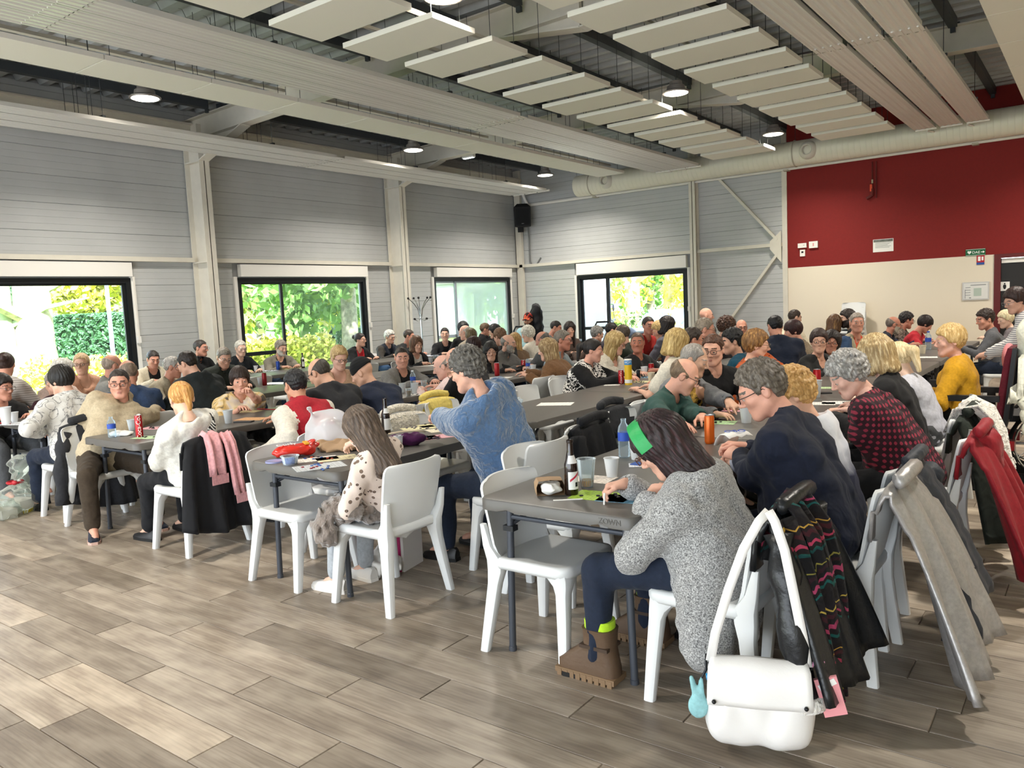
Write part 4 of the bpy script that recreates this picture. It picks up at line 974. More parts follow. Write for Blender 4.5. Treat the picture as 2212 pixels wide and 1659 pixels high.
def shoe_mesh(name, m, sole):
    r = []
    for x, w, z in ((-.075, .055, .075), (-.06, .07, .085), (.0, .074, .075), (.07, .084, .055), (.14, .082, .045), (.18, .055, .035)):
        r.append([(x, -w/2, .018), (x, w/2, .018), (x, w/2*.95, z*.6), (x, w/2*.45, z), (x, -w/2*.45, z), (x, -w/2*.95, z*.6)])
    mb = MB().loft(r); mb.loft([[(px*1.02, py*1.06, z) for px, py in [(-.078, -.026), (-.06, -.036), (.07, -.043), (.15, -.04), (.184, -.02), (.184, .02), (.15, .04), (.07, .043), (-.06, .036), (-.078, .026)]] for z in (0, .02)], 1)
    return mb.mesh(name, [m, sole], True)
def skin_mat(col):
    n = 'skin_'+col
    if n in MATS: return MATS[n]
    m = mat(n, col, .5, var=.10, varscale=18, bump=(140, .08)); b = m.node_tree.nodes['Principled BSDF']
    b.inputs['Subsurface Weight'].default_value = .0; return m
def hair_mat(col, streak=None, fine=1.0):
    n = 'hair_%s_%s' % (col, streak)
    if n in MATS: return MATS[n]
    m = bpy.data.materials.new(n); m.use_nodes = True; MATS[n] = m; t = NT(m); b = t.n['Principled BSDF']
    v = t.coord(scale=(1, 1, .12)); n1 = t.noise(v, 70*fine, 4, .7); c = lin(col); s = lin(streak) if streak else tuple(min(1, x*1.9+.01) for x in c[:3])+(1,)
    dk = tuple(x*.55 for x in c[:3])+(1,)
    t.link(t.ramp(n1, [(.30, dk), (.5, c), (.68, s)]), b.inputs['Base Color']); b.inputs['Roughness'].default_value = .48; b.inputs['Specular IOR Level'].default_value = .35
    bm = t.node('ShaderNodeBump'); bm.inputs['Strength'].default_value = .55; bm.inputs['Distance'].default_value = .006; t.link(n1, bm.inputs['Height']); t.link(bm.outputs[0], b.inputs['Normal'])
    return m
def fabric(name, col, rough=.85, weave=220, fold=.32, pattern=None, sheen=.04, metal=0, spec=.3, foldscale=9):
    """cloth: fold bump + weave bump; pattern(t, vec) may return a colour socket"""
    if name in MATS: return MATS[name]
    m = bpy.data.materials.new(name); m.use_nodes = True; MATS[name] = m; t = NT(m); b = t.n['Principled BSDF']
    v = t.coord(); b.inputs['Roughness'].default_value = rough; b.inputs['Specular IOR Level'].default_value = spec; b.inputs['Metallic'].default_value = metal
    b.inputs['Sheen Weight'].default_value = sheen
    c = lin(col)
    if pattern: t.link(pattern(t, v), b.inputs['Base Color'])
    else:
        n = t.noise(v, 60, 3); t.link(t.ramp(n, [(.3, tuple(x*.86 for x in c[:3])+(1,)), (.7, tuple(min(1, x*1.12) for x in c[:3])+(1,))]), b.inputs['Base Color'])
    w = t.node('ShaderNodeTexNoise'); w.inputs['Scale'].default_value = foldscale; w.inputs['Detail'].default_value = 2; w.inputs['Distortion'].default_value = .7; t.link(v, w.inputs['Vector'])
    b1 = t.node('ShaderNodeBump'); b1.inputs['Strength'].default_value = fold; b1.inputs['Distance'].default_value = .03; t.link(w.outputs[0], b1.inputs['Height'])
    b2 = t.node('ShaderNodeBump'); b2.inputs['Strength'].default_value = .35; b2.inputs['Distance'].default_value = .002; t.link(t.noise(v, weave, 2), b2.inputs['Height']); t.link(b1.outputs[0], b2.inputs['Normal']); t.link(b2.outputs[0], b.inputs['Normal'])
    return m
LIPS = mat('lips', '#b8776a', .45)
def ik(a, w, l1, l2, pole):
    d = w-a; L = d.length; L2 = min(L, (l1+l2)*.995)
    if L > L2: w = a+d*(L2/L); d = w-a; L = L2
    x = (l1*l1-l2*l2+L*L)/(2*L); h = math.sqrt(max(l1*l1-x*x, 0)); u = d/L; p = pole-u*pole.dot(u)
    if p.length < 1e-4: p = Vector((0, 0, -1))-u*u.z*-1
    p.normalize(); return a+u*x+p*h, w
V3 = Vector
N_PEOPLE = 0
SEEN_ = set()
def shorten(l, n=11):
    w = l.split()[:n]
    while w[-1].strip(',') in ('a', 'an', 'the', 'in', 'of', 'and', 'with', 'at', 'by', 'from', 'to', 'over', 'on', 'behind', 'before', 'looking', 'beside', 'his', 'her', 'left', 'dark', 'grey', 'black', 'red', 'pale', 'right', 'white', 'third', 'second', 'first', 'fourth', 'middle', 'long', 'short', 'its', 'low'): w.pop()
    return ' '.join(w).rstrip(',')
def person(label, head, face, hyaw=None, pitch=12, roll=0, sex='m', s=1.0, g=1.0, lean=14, skin='#d9a68c', hair=('short', '#4a3b30'), streak=None, beard=None, glasses=None,
           top=None, topname='sweater', sleeve='long', collar='crew', infl=.012, hood=False, bust=0, belly=0, pants=None, shoes=None, hands=None, lod=None, stand=False, side_lean=0,
           group=None, legs=(0, 0), cat='person', twist=0, skirt=0, chairlabel=None, chair_at=None, nochair=False, hat=None, extra=None, pelvis_z=.55, eyes=True, ribs=None, neck=1.0, knee=.43, hair_at=1.0):
    """head = world position of the head's centre; face = heading of the body, hyaw = heading of the face, both in degrees"""
    global N_PEOPLE; N_PEOPLE += 1; seed = N_PEOPLE
    head = Vector(head); dist = (head-EYE).dot(FWD)
    lod = lod if lod is not None else (0 if dist < 4.4 else 1 if dist < 7.2 else 2)
    hv, hb, ht, hh_ = ((.0042, .020, .0105, .0036), (.0052, .024, .014, .0050), (.0075, .028, .019, .0075))[lod]
    fw = V3((math.cos(R(face)), math.sin(R(face)), 0)); rt = V3((fw.y, -fw.x, 0)); hyaw = face if hyaw is None else hyaw
    HM = Matrix.Rotation(R(hyaw-90), 4, 'Z') @ Matrix.Rotation(R(-pitch), 4, 'X') @ Matrix.Rotation(R(roll), 4, 'Y')
    hs = s**.5*1.0; hup = HM.to_3x3() @ V3((0, 0, 1)); hfw = HM.to_3x3() @ V3((0, 1, 0))
    NB = head-hup*.10*hs-hfw*.035*hs-V3((0, 0, 1))*.075*s-fw*(.012+.03*math.sin(R(lean)))       # base of the neck
    pz = .93*s if stand else pelvis_z
    dz = NB.z-pz; PV = V3((NB.x, NB.y, pz))-fw*math.tan(R(lean))*dz-rt*math.tan(R(side_lean))*dz
    if chair_at: PV = V3((chair_at[0], chair_at[1], pz))+fw*.02
    up = (NB-PV).normalized(); T = (NB-PV).length; tf = fw-up*fw.dot(up); tf.normalize(); tr = tf.cross(up)
    if twist: q = Quaternion(up, R(twist)); tf = q @ tf; tr = q @ tr
    root = thing('person', shorten(label, 16), cat, (PV.x, PV.y, 0), 0, group); o0 = V3((PV.x, PV.y, 0))
    L_ = lambda p: np.array(p-o0)
    sw = (.162 if sex == 'f' else .182)*s*(.7+.3*g); SH = {1: NB+up*-.062*s+tr*sw, -1: NB+up*-.062*s-tr*sw}
    W_ = PV+up*T*.34; C_ = PV+up*T*.70; shl = PV+up*T*.88
    # arms
    hands = hands or {}; ARM = {}
    for k, sd in ((1, 'r'), (-1, 'l')):
        hd = hands.get(sd, {}); tgt = hd.get('at')
        if tgt is None:
            ff, ll, z = hd.get('rel', (.34, .15, .775)); tgt = V3((PV.x, PV.y, 0))+fw*(ff+max(0, (NB-PV).dot(fw))*.8)+rt*k*ll; tgt.z = z if not stand else z
        tgt = V3(tgt); pole = V3(hd.get('pole', tuple(rt*k*.8-V3((0, 0, 1))*.75-fw*.35)))
        el, wr_ = ik(SH[k], tgt, .285*s, .255*s, pole); ARM[k] = (el, wr_, hd)
    # legs
    LEG = {}
    for k in (1, -1):
        hp = PV+rt*k*.088*s*g+V3((0, 0, -.02)); a = legs[0 if k == 1 else 1]
        if stand: kn = hp+fw*.03+V3((0, 0, -.42*s)); an = V3((hp.x, hp.y, .08))
        else:
            kf = fw*math.cos(R(a))+rt*math.sin(R(a))
            kn = hp+kf*knee*s+rt*k*.06+V3((0, 0, .5*s-.02-hp.z+.0)); an = kn+fw*(-.03+.1*(.5-abs(a)/90))+V3((0, 0, .085-kn.z))
        LEG[k] = (hp, kn, an)
    P = [L_(x) for x in [PV, NB, head, SH[1], SH[-1]]+[ARM[k][i] for k in (1, -1) for i in (0, 1)]+[p for k in (1, -1) for p in LEG[k]]]
    def torso(f, e, lab=0, arms=True):
        for k in (1, -1):
            r_ = tr*k
            f.cone(L_(PV+r_*.068*s*g), L_(W_+r_*.052*s*g), .108*s*g+e, .098*s*g+e, lab, .05)
            f.cone(L_(W_+r_*.052*s*g), L_(C_+r_*.072*s*g), .098*s*g+e, .098*s*(.5+.5*g)+e, lab, .05)
            f.cone(L_(C_+r_*.072*s*g), L_(shl+r_*.085*s), .098*s*(.5+.5*g)+e, .062*s+e, lab, .05)
            f.cone(L_(NB+up*.005-tf*.01), L_(SH[k]), .044*s+e, .050*s+e, lab, .045)
            if bust: f.ell(L_(C_+r_*.075*s*g+tf*.075*s*g-up*.02), (.075*bust*s+e,)*3, None, lab, .05)
        if belly: f.ell(L_(W_+tf*.06*g*s-up*.03), (.15*belly*s+e, .15*belly*s+e, .15*belly*s+e), None, lab, .06)
    def arm(f, k, e, t1=1.0, lab=1, ew=0):
        el, w, hd = ARM[k]; ga = .75+.25*g
        if t1 <= .5: q = SH[k]+(el-SH[k])*(t1*2); f.cone(L_(SH[k]), L_(q), .056*s*ga+e, .050*s*ga+e+ew, lab, .035); return
        f.cone(L_(SH[k]), L_(el), .056*s*ga+e, .043*s*ga+e, lab, .035)
        q = el+(w-el)*((t1-.5)*2); f.cone(L_(el), L_(q), .042*s*ga+e, (.029+.013*(1-(t1-.5)*2))*s+e+ew, lab, .025)
    lo = np.min(P, 0)-.30*s*max(1, g); hi = np.max(P, 0)+.30*s*max(1, g)
    # body: one continuous surface
    f = Field(lo, hi, hb); torso(f, -.004)
    f.cone(L_(NB-up*.02), L_(head-hup*.09*hs-hfw*.03*hs), .055*s*neck, .047*s*neck, 0, .03)
    for k in (1, -1):
        arm(f, k, -.004); hp, kn, an = LEG[k]; f.cone(L_(hp), L_(kn), .080*s*g-.004, .052*s, 0, .05).cone(L_(kn), L_(an), .050*s, .034*s, 0, .02).cone(L_(an), L_(an+fw*.13*s+V3((0, 0, -.045))), .034*s, .026*s, 0, .02)
    V, F, _ = f.nets(1); Vs, Fs, Ms = [V], [F], [np.zeros(len(F), int)]; n = len(V)
    hV, hF, hM = head_mesh(sex, hv); A = np.array(HM.to_3x3())*hs; Vs.append(hV @ A.T+L_(head)); Fs.append(hF+n); Ms.append(hM); n += len(hV)
    for k, sd in ((1, 'r'), (-1, 'l')):
        el, w, hd = ARM[k]; xv = (w-el).normalized(); xv = (xv*.6+V3(hd['dir'])*1.0).normalized() if 'dir' in hd else V3((xv.x, xv.y, xv.z*.35)).normalized()
        nv = V3(hd.get('up', (0, 0, 1))); nv = (nv-xv*nv.dot(xv)).normalized(); yv = nv.cross(xv)
        h2 = .0036 if hd.get('fine') else hh_; mV, mF = hand_mesh(hd.get('pose', 'rest'), h2); q = np.stack([np.array(xv), np.array(yv)*k, np.array(nv)], 1)
        hsz = s**.7*(.92 if sex == 'f' else 1.02); U = (mV*hsz) @ q.T+L_(w)
        Fs.append((mF if k == 1 else mF[:, ::-1])+n); Vs.append(U); Ms.append(np.zeros(len(mF), int)); n += len(mV)
    me = np_mesh('body', np.concatenate(Vs), np.concatenate(Fs), [skin_mat(skin), LIPS, hair_mat(hair[1] if hair else '#6b5a4a')], np.concatenate(Ms)); link('body', me, root)
    # clothes
    if top:
        f = Field(lo, hi, ht); torso(f, infl)
        t1 = {'long': .96, 'short': .34, 'elbow': .62, 'threeq': .78, 'none': .06}[sleeve]
        for k in (1, -1): arm(f, k, infl, t1, ew=.006 if sleeve != 'long' else .002)
        nb2 = NB+up*.05*s-tf*.0
        if collar == 'high': f.cone(L_(NB-up*.02), L_(NB+up*.055*s+tf*.015), .066*s+infl*.5, .060*s+infl*.5, 0, .02)
        if collar == 'shirt': f.cone(L_(NB-up*.01-tf*.005), L_(NB+up*.032*s+tf*.005), .070*s, .066*s, 0, .015)
        if hood:
            Mh = np.stack([np.array(tr), np.array(tf), np.array(up)], 1)
            f.ell(L_(NB-tf*.075*s-up*.02), (.125*s, .060*s, .085*s), Mh, 0, .04); f.cone(L_(NB+tr*.09*s-up*.0-tf*.02), L_(NB+tf*.05-up*.05+tr*.05), .035*s, .03*s, 0, .03).cone(L_(NB-tr*.09*s-tf*.02), L_(NB+tf*.05-up*.05-tr*.05), .035*s, .03*s, 0, .03)
            f.ell(L_(NB-tf*.05*s+up*.06), (.085*s, .05*s, .06*s), Mh, 0, .02, cut=True)
        if skirt:
            for k in (1, -1): f.cone(L_(PV+tr*k*.10*s*g+up*.05-fw*.02), L_(PV+rt*k*.14*s*g+V3((0, 0, -skirt))-fw*.03), .10*s*g+infl, .075*s*g+infl, 0, .06)
            f.cone(L_(PV-fw*.06+up*.02), L_(PV-fw*.10+V3((0, 0, -skirt))), .10*s*g, .07*s*g, 0, .06)
        ripple(f, .0045 if lod < 2 else .006, .085, seed)
        if ribs: f.D = f.D+(ribs[0]*np.sin(f.g[2][None, None, :]*2*PI/ribs[1])).astype(np.float32)*(np.abs(f.D) < .04)
        if collar in ('crew', 'shirt', 'high'): f.cone(L_(NB-up*.005+tf*.012), L_(head), .056*s*neck+(.004 if collar != 'high' else .002), .05*s+.006, cut=True)
        if collar == 'vneck': f.cone(L_(NB-up*.005+tf*.012), L_(head), .060*s, .06*s, cut=True); f.cone(L_(NB+tf*.06*s-up*.03), L_(C_+tf*.17*s*g+up*.02), .062*s, .02*s, cut=True)
        if collar == 'wide': f.cone(L_(NB-up*.04+tf*.025), L_(head), .085*s, .06*s, cut=True)
        if collar == 'open': f.cone(L_(NB+tf*.07*s), L_(C_+tf*.19*s*g-up*.30*T), .085*s, .075*s, cut=True); f.cone(L_(NB-up*.005+tf*.012), L_(head), .060*s, .06*s, cut=True)
        for k in (1, -1):
            if sleeve == 'long': el, w, hd = ARM[k]; f.cone(L_(w-(w-el)*.04), L_(w+(w-el)*.35), .026*s+infl*.35, .03*s, cut=True)
        V, F, lb = f.nets(2); link(topname, np_mesh(topname, V, F, top, (lb[F[:, 0]] == 1).astype(int) if isinstance(top, list) else None), root)
        if collar == 'open' and extra:
            f = Field(L_(PV)-.35, L_(NB)+.35, ht); torso(f, .004); f.cone(L_(NB-up*.005+tf*.012), L_(head), .066*s, .06*s, cut=True)
            V, F, _ = f.nets(1); link('undershirt', np_mesh('undershirt', V, F, extra), root)
    if pants:
        f = Field(lo, hi, max(ht, .014)); e = .012
        for k in (1, -1):
            hp, kn, an = LEG[k]; f.cone(L_(PV+tr*k*.065*s*g), L_(PV+up*.10*s+tr*k*.06*s*g), .108*s*g+.006, .095*s*g+.004, 0, .04); f.cone(L_(hp), L_(kn), .082*s*g+e, .056*s+e, 0, .05).cone(L_(kn), L_(an+V3((0, 0, .03))), .054*s+e, .046*s+e, 0, .03)
        ripple(f, .004, .08, seed+50); V, F, _ = f.nets(1); link('trousers', np_mesh('trousers', V, F, pants), root)
    if lod < 2:
        me = shoes or SHOEB
        for k in (1, -1): an = LEG[k][2]; link('shoe', me, root, tuple(V3(L_(an)).xy)+(0,), (0, 0, R(face)+R(-6*k)))
    MW = Matrix.Translation(V3(L_(head))) @ HM @ Matrix.Scale(hs, 4)
    def put(nm, me, m=None, M2=None):
        o = link(nm, me, root); o.matrix_local = MW if M2 is None else MW @ M2
        if m is not None: o.material_slots[0].link = 'OBJECT'; o.material_slots[0].material = m
        return o
    if hair and hair[0]: put('hair', hair_mesh(hair[0], (.0046, .0055, .008)[lod]), hair_mat(hair[1], streak), Matrix.Scale(hair_at, 4))
    if hat: put('hat', hair_mesh(hat[0], (.0046, .0055, .008)[lod]), hat[1])
    if beard: put('beard', beard_mesh(beard[0]), hair_mat(beard[1]))
    if glasses: put('glasses', GLASS_ME if glasses is True else specs_in(glasses))
    if eyes and (hfw.dot((EYE-head).normalized()) > -.25):
        for k in (-1, 1): put('eye', EYE_ME, None, Matrix.Translation((k*.031, .0832, .0005)))
    if not stand and not nochair:
        cx, cyy = chair_at[:2] if chair_at else (PV.x-fw.x*.015, PV.y-fw.y*.015); ca = chair_at[2] if chair_at else face
        chair(cx, cyy, ca, 'white plastic chair under the '+shorten(chairlabel or label), 'occupied white plastic chairs')
    root['_pv'] = list(PV); root['_nb'] = list(NB)
    return dict(root=root, PV=PV, NB=NB, up=up, tf=tf, tr=tr, SH=SH, ARM=ARM, LEG=LEG, HM=HM, head=head, C=C_, W=W_)
# ------------------------------------------------------------------ clothes
def jeans(n, c): return fabric(n, c, .9, 260, .35)
PANT = {'black': jeans('trousers_black', '#17181c'), 'navy': jeans('trousers_navy', '#1c2536'), 'denim': jeans('jeans_blue', '#38506e'), 'grey': jeans('trousers_grey', '#4b4d50'), 'brown': jeans('trousers_brown', '#3f352a'), 'pale': jeans('jeans_pale', '#a9afb5')}
def cl(col, **k): return fabric('cloth_'+col, col, **k)
def pat_noise(scale, stops, dist=1.0, interp='CONSTANT', detail=2):
    def f(t, v):
        n = t.node('ShaderNodeTexNoise'); n.inputs['Scale'].default_value = scale; n.inputs['Detail'].default_value = detail; n.inputs['Distortion'].default_value = dist; t.link(v, n.inputs['Vector'])
        return t.ramp(n.outputs[0], stops, interp)
    return f
def pat_cells(scale, stops, interp='CONSTANT'):
    def f(t, v):
        n = t.node('ShaderNodeTexVoronoi'); n.inputs['Scale'].default_value = scale; t.link(v, n.inputs['Vector']); return t.ramp(n.outputs['Distance'], stops, interp)
    return f
def pat_waves(axis, scale, stops, dist=0, interp='CONSTANT'):
    def f(t, v):
        n = t.node('ShaderNodeTexWave', bands_direction=axis); n.inputs['Scale'].default_value = scale; n.inputs['Distortion'].default_value = dist; t.link(v, n.inputs['Vector']); return t.ramp(n.outputs[0], stops, interp)
    return f
def pat_dots(k, a, b, thr=.35):
    def f(t, v):
        s = t.node('ShaderNodeSeparateXYZ'); t.link(v, s.inputs[0]); m = t.math
        u = m('ADD', s.outputs[0], m('MULTIPLY', s.outputs[1], .8)); w = s.outputs[2]
        p = m('MULTIPLY', m('SINE', m('MULTIPLY', m('ADD', u, w), k)), m('SINE', m('MULTIPLY', m('SUBTRACT', u, w), k)))
        return t.mix(m('GREATER_THAN', p, thr), a, b)
    return f
def pat_rise(z0, z1, stops):                      # dip-dyed cloth: colour changes with height on the garment
    def f(t, v):
        s = t.node('ShaderNodeSeparateXYZ'); t.link(v, s.inputs[0]); n = t.noise(v, 6, 3)
        return t.ramp(t.math('ADD', t.math('DIVIDE', t.math('SUBTRACT', s.outputs[2], z0), z1-z0), t.math('MULTIPLY', t.math('SUBTRACT', n, .5), .35)), stops)
    return f
marble = fabric('marbled_white', '#d9d7d3', pattern=pat_noise(5.5, [(.0, '#dcdad6'), (.47, '#d6d4d0'), (.495, '#5c5c5e'), (.515, '#d2d1cd'), (1, '#dddbd7')], 2.2, 'LINEAR', 5))
leop = fabric('leopard_cream', '#e2d0c2', pattern=pat_cells(26, [(0, '#5d4a40'), (.10, '#8a7566'), (.20, '#54433b'), (.27, '#e3d2c6')]))
cow = fabric('black_white_print', '#e6e4e0', pattern=pat_noise(24, [(0, '#0e0e10'), (.5, '#e6e3de')], 1.5))
burg = fabric('burgundy_dots', '#3a1622', pattern=pat_dots(95, '#2c1019', '#8c2a3e'))
stripe = fabric('grey_stripes', '#a39c97', pattern=pat_waves('Z', 14, [(0, '#b7b0aa'), (.8, '#8d8681')], 1))
bwstripe = fabric('white_black_stripes', '#cfccc8', pattern=pat_waves('Z', 16, [(0, '#d3d0cd'), (.72, '#6f7078')], .6))
ombre = fabric('white_navy_ombre', '#888888', pattern=pat_rise(.62, .92, [(0, '#22263a'), (.35, '#2c3048'), (.72, '#d7dae6'), (1, '#e2e4ec')]))
tiedye = fabric('yellow_grey_batik', '#d3b680', pattern=pat_noise(7, [(0, '#5c5652'), (.40, '#6c6158'), (.46, '#dcbb76'), (.55, '#ead9b8'), (.7, '#d9cdc6')], 1.2, 'LINEAR'))
camo = fabric('brown_camouflage', '#5a5045', pattern=pat_noise(13, [(0, '#2b2622'), (.44, '#5b5046'), (.52, '#80746a'), (.60, '#3c342e')], 1.5))
orangep = fabric('orange_dark_print', '#a8491f', pattern=pat_noise(17, [(0, '#3b1715'), (.40, '#b0501f')], 1.0))
ochre = fabric('ochre_dark_print', '#a98a3e', pattern=pat_noise(17, [(0, '#1f1a14'), (.44, '#a8883d'), (.60, '#d0ab55')], 1.5))
knit = fabric('grey_melange_knit', '#8f8f8e', .95, 300, .5, pattern=pat_noise(190, [(.30, '#4b4b4c'), (.5, '#929291'), (.68, '#c4c4c2')], .4, 'LINEAR'), sheen=.3)
fleece = fabric('blue_fleece', '#4f6d92', .98, 130, .9, sheen=.7, foldscale=24)
taupe = fabric('taupe_fleece', '#7d726a', .98, 120, .9, sheen=.6, foldscale=24)
creamknit = fabric('cream_knit', '#dcd6c8', .95, 120, .5)
checkv = fabric('check_shirt', '#8d8b88', pattern=pat_dots(150, '#3a3a3c', '#c9c7c3', .0))
black_ = cl('#141416'); dkgrey = cl('#2a2b2d'); navy = cl('#182031'); navy2 = cl('#1d2a44'); white_ = cl('#dcdad4'); grey_ = cl('#7f8080'); red_ = cl('#b3202a')
SHOE = shoe_mesh('shoe', cl('#1d2433', weave=120), mat('sole_pale', '#c9a79a', .7)); SHOEB = shoe_mesh('shoe', mat('shoe_black', '#131315', .45), mat('sole_black', '#0d0d0d', .7)); SHOEW = shoe_mesh('shoe', mat('shoe_white', '#d7d4cf', .6), mat('sole_white', '#e0ddd8', .7))
# ------------------------------------------------------------------ the people in the foreground
girl = person('small girl with long brown hair in a cream spotted top leaning over the middle table', at_x(781, 926, -3.22), 180, 186, 32, s=.80, sex='f', g=.78, lean=16, skin='#e0b6a0', hair=('long', '#54463b'), streak='#7d6a5a',
              top=leop, infl=.014, pants=PANT['pale'], shoes=SHOEW, hands={'r': dict(at=at_z(742, 948, .835), pose='pinch', fine=1, dir=(-.75, -.25, -.45), up=(-.4, .1, 1)), 'l': dict(at=(-3.36, 2.90, .56), pose='rest')}, chairlabel='girl in the spotted top', chair_at=(-3.197, 3.03, 180), pelvis_z=.53, knee=.36, lod=0)
glady = person('woman in a long grey melange cardigan with dark hair and a green hairband at the right-hand table', at_x(1428, 962, -1.42), 180, 196, 38, sex='f', g=1.12, lean=36, skin='#d4a48e', hair=('midlong', '#2a1f20'), streak='#4c3034', glasses='#5a3a32',
              top=knit, topname='cardigan', infl=.022, hood=True, skirt=.30, pants=PANT['navy'], hands={'r': dict(at=at_z(1352, 1045, .815), pose='pinch', fine=1, dir=(-.75, -.35, -.45), up=(-.3, .3, 1)), 'l': dict(at=at_z(1405, 1075, .79), pose='rest')}, chairlabel='woman in the grey cardigan', chair_at=(-1.22, 2.955, 180), lod=0, bust=.9, legs=(12, -4))
nman = person('heavy man in a navy shirt and black glasses opening a wrapper at the right-hand table', at_x(1645, 842, -1.22), 180, 203, 26, g=1.28, lean=20, skin='#d9a08a', hair=('thick', '#5e554b'), streak='#8b8378', glasses=True,
              top=cl('#161c2e', weave=320, fold=.6), topname='shirt', collar='shirt', infl=.018, belly=1.0, pants=PANT['navy'], hands={'r': dict(at=at_z(1612, 968, .835), pose='hold', fine=1, dir=(-1, .1, 0), up=(0, .6, .8)), 'l': dict(at=at_z(1600, 985, .82), pose='hold', fine=1, dir=(-1, .2, .1), up=(0, -.5, .8))}, chairlabel='heavy man in the navy shirt', lod=0)
boy = person('boy with tousled blond hair and a white and navy hoodie beside the man in the navy shirt', at_x(1712, 852, -1.20), 180, 200, 16, s=.9, lean=18, skin='#e3b59c', hair=('messy', '#c89a5c'), streak='#e9c78e', top=ombre, topname='hoodie', hood=True, infl=.016, pants=PANT['black'], chairlabel='boy in the ombre hoodie', lod=1)
bwom = person('grey-haired woman in a burgundy dotted blouse bending over her card at the right-hand table', at_x(1832, 810, -1.16), 180, 214, 30, sex='f', g=1.22, lean=30, skin='#dcae9c', hair=('perm', '#8b8884'), streak='#d6d4d0', top=burg, topname='blouse', infl=.018, collar='wide', bust=.8, belly=.8, pants=PANT['black'], hands={'l': dict(at=at_z(1822, 878, .77), pose='flat', fine=1, dir=(-1, .05, 0)), 'r': dict(at=at_z(1806, 872, .775), pose='rest', dir=(-1, .2, 0))}, chairlabel='woman in the burgundy blouse', lod=0)
bob = person('woman with a streaked blond bob and black cardigan seen from behind, right-hand row', at_x(1890, 768, -1.18), 180, 160, 12, sex='f', lean=18, skin='#dcb09a', hair=('bob', '#a58a5e'), streak='#eddcb0', top=black_, topname='cardigan', infl=.02, pants=PANT['black'], chairlabel='woman with the blond bob', lod=1)
clip = person('pale blond woman with a hair clip and pinned-up hair behind the bob, right-hand row', at_x(1940, 775, -1.22), 180, 150, 18, sex='f', lean=20, skin='#e6c2ab', hair=('ponytail', '#d9c193'), streak='#efe0bd', top=cl('#b9bac4'), pants=PANT['grey'], chairlabel='woman with the hair clip', lod=1)
yel = person('blond woman in a mustard yellow sweater sitting in a wheelchair', at_x(2052, 737, -.98), 180, 205, 4, sex='f', lean=6, skin='#dba996', hair=('shortf', '#c7a468'), streak='#efd9a6', top=cl('#c9961f', weave=160), infl=.022, pants=PANT['black'], nochair=True, bust=.7, hands={'l': dict(rel=(.30, .16, .70)), 'r': dict(rel=(.30, .12, .70))}, lod=1, pelvis_z=.60)
grn = person('balding man in a dark green sweatshirt and glasses, left side of the right-hand table', at_x(1478, 812, -2.35), 0, 24, 28, lean=24, skin='#dea68e', hair=('ring', '#6f5c48'), glasses='#241c18', top=cl('#2c4c46', weave=300), topname='sweatshirt', infl=.018, pants=PANT['navy'], hands={'r': dict(at=at_z(1540, 965, .775)), 'l': dict(at=at_z(1560, 930, .775))}, chairlabel='balding man in green', lod=0)
ypr = person('grey-haired person in an ochre print top and grey cardigan pointing at a card beside the man in green', at_x(1500, 778, -2.45), -8, 8, 18, sex='f', g=1.15, lean=16, skin='#d4a88f', hair=('thin', '#8b857e'), top=cl('#6f7072'), topname='cardigan', collar='open', extra=ochre, infl=.022, belly=.8, bust=.8, pants=PANT['black'], hands={'l': dict(at=at_z(1578, 868, .85), pose='point', fine=1, dir=(.8, -.1, -.75)), 'r': dict(at=at_z(1545, 895, .78))}, chairlabel='person in the ochre print', lod=1)
bts = person('young man in a black t-shirt and black glasses with his mouth open, right-hand row', at_x(1540, 756, -2.48), -38, -82, 8, lean=14, skin='#d9a58e', hair=('short', '#4a2f21'), glasses=True, top=black_, topname='shirt', sleeve='short', pants=PANT['black'], hands={'l': dict(rel=(.42, .10, .775)), 'r': dict(rel=(.36, .2, .775))}, chairlabel='young man in the black t-shirt', lod=1)
ora = person('woman with brown hair and glasses in an orange print top resting her hand on her neck', at_x(1634, 746, -2.40), 5, 28, 6, sex='f', g=1.1, lean=14, skin='#d9a88f', hair=('shortf', '#7d5730'), streak='#c99a5c', glasses='#3a3f38', top=orangep, topname='blouse', collar='wide', infl=.016, pants=PANT['black'], hands={'r': dict(at=at_x(1650, 768, -2.36), pose='rest', dir=(-.6, .1, .7), pole=(.6, -.9, -.5))}, chairlabel='woman in the orange print top', lod=1)
blu = person('person with tousled dark grey hair in a blue hooded fleece reaching across the middle table', at_x(1010, 800, -3.02), 180, 188, 16, sex='f', g=1.18, lean=14, skin='#d9a68f', hair=('messy', '#514e49'), streak='#8a8780', glasses='#8a6a4a', top=fleece, topname='fleece', hood=True, infl=.034, pants=PANT['navy'], shoes=SHOEB, hands={'l': dict(at=at_z(918, 892, .90), pose='fist', fine=1, dir=(-1, -.1, -.1)), 'r': dict(rel=(.42, .12, .78))}, chairlabel='person in the blue fleece', chair_at=(-2.86, 3.83, 180), lod=0)
rj = person('dark-haired man in a red and white varsity jacket turned away, third row', at_x(638, 832, -5.02), 178, 168, 14, g=1.15, lean=22, skin='#c99478', hair=('short', '#1d1c1e'), top=[cl('#a81f2d'), cl('#d8d2c6')], topname='jacket', infl=.024, collar='high', pants=PANT['black'], hands={'l': dict(at=at_z(560, 985, .60), pose='rest'), 'r': dict(rel=(.45, .1, .78))}, chairlabel='man in the red varsity jacket', lod=1)
bbk = person('stooping balding man in a black jacket between the varsity jacket and the beanie', at_x(690, 806, -5.22), 172, 190, 32, g=1.15, lean=30, skin='#d0a188', hair=('ring', '#3c3630'), glasses=True, top=cl('#212226'), topname='jacket', infl=.022, pants=PANT['black'], chairlabel='stooping man in the black jacket', lod=1)
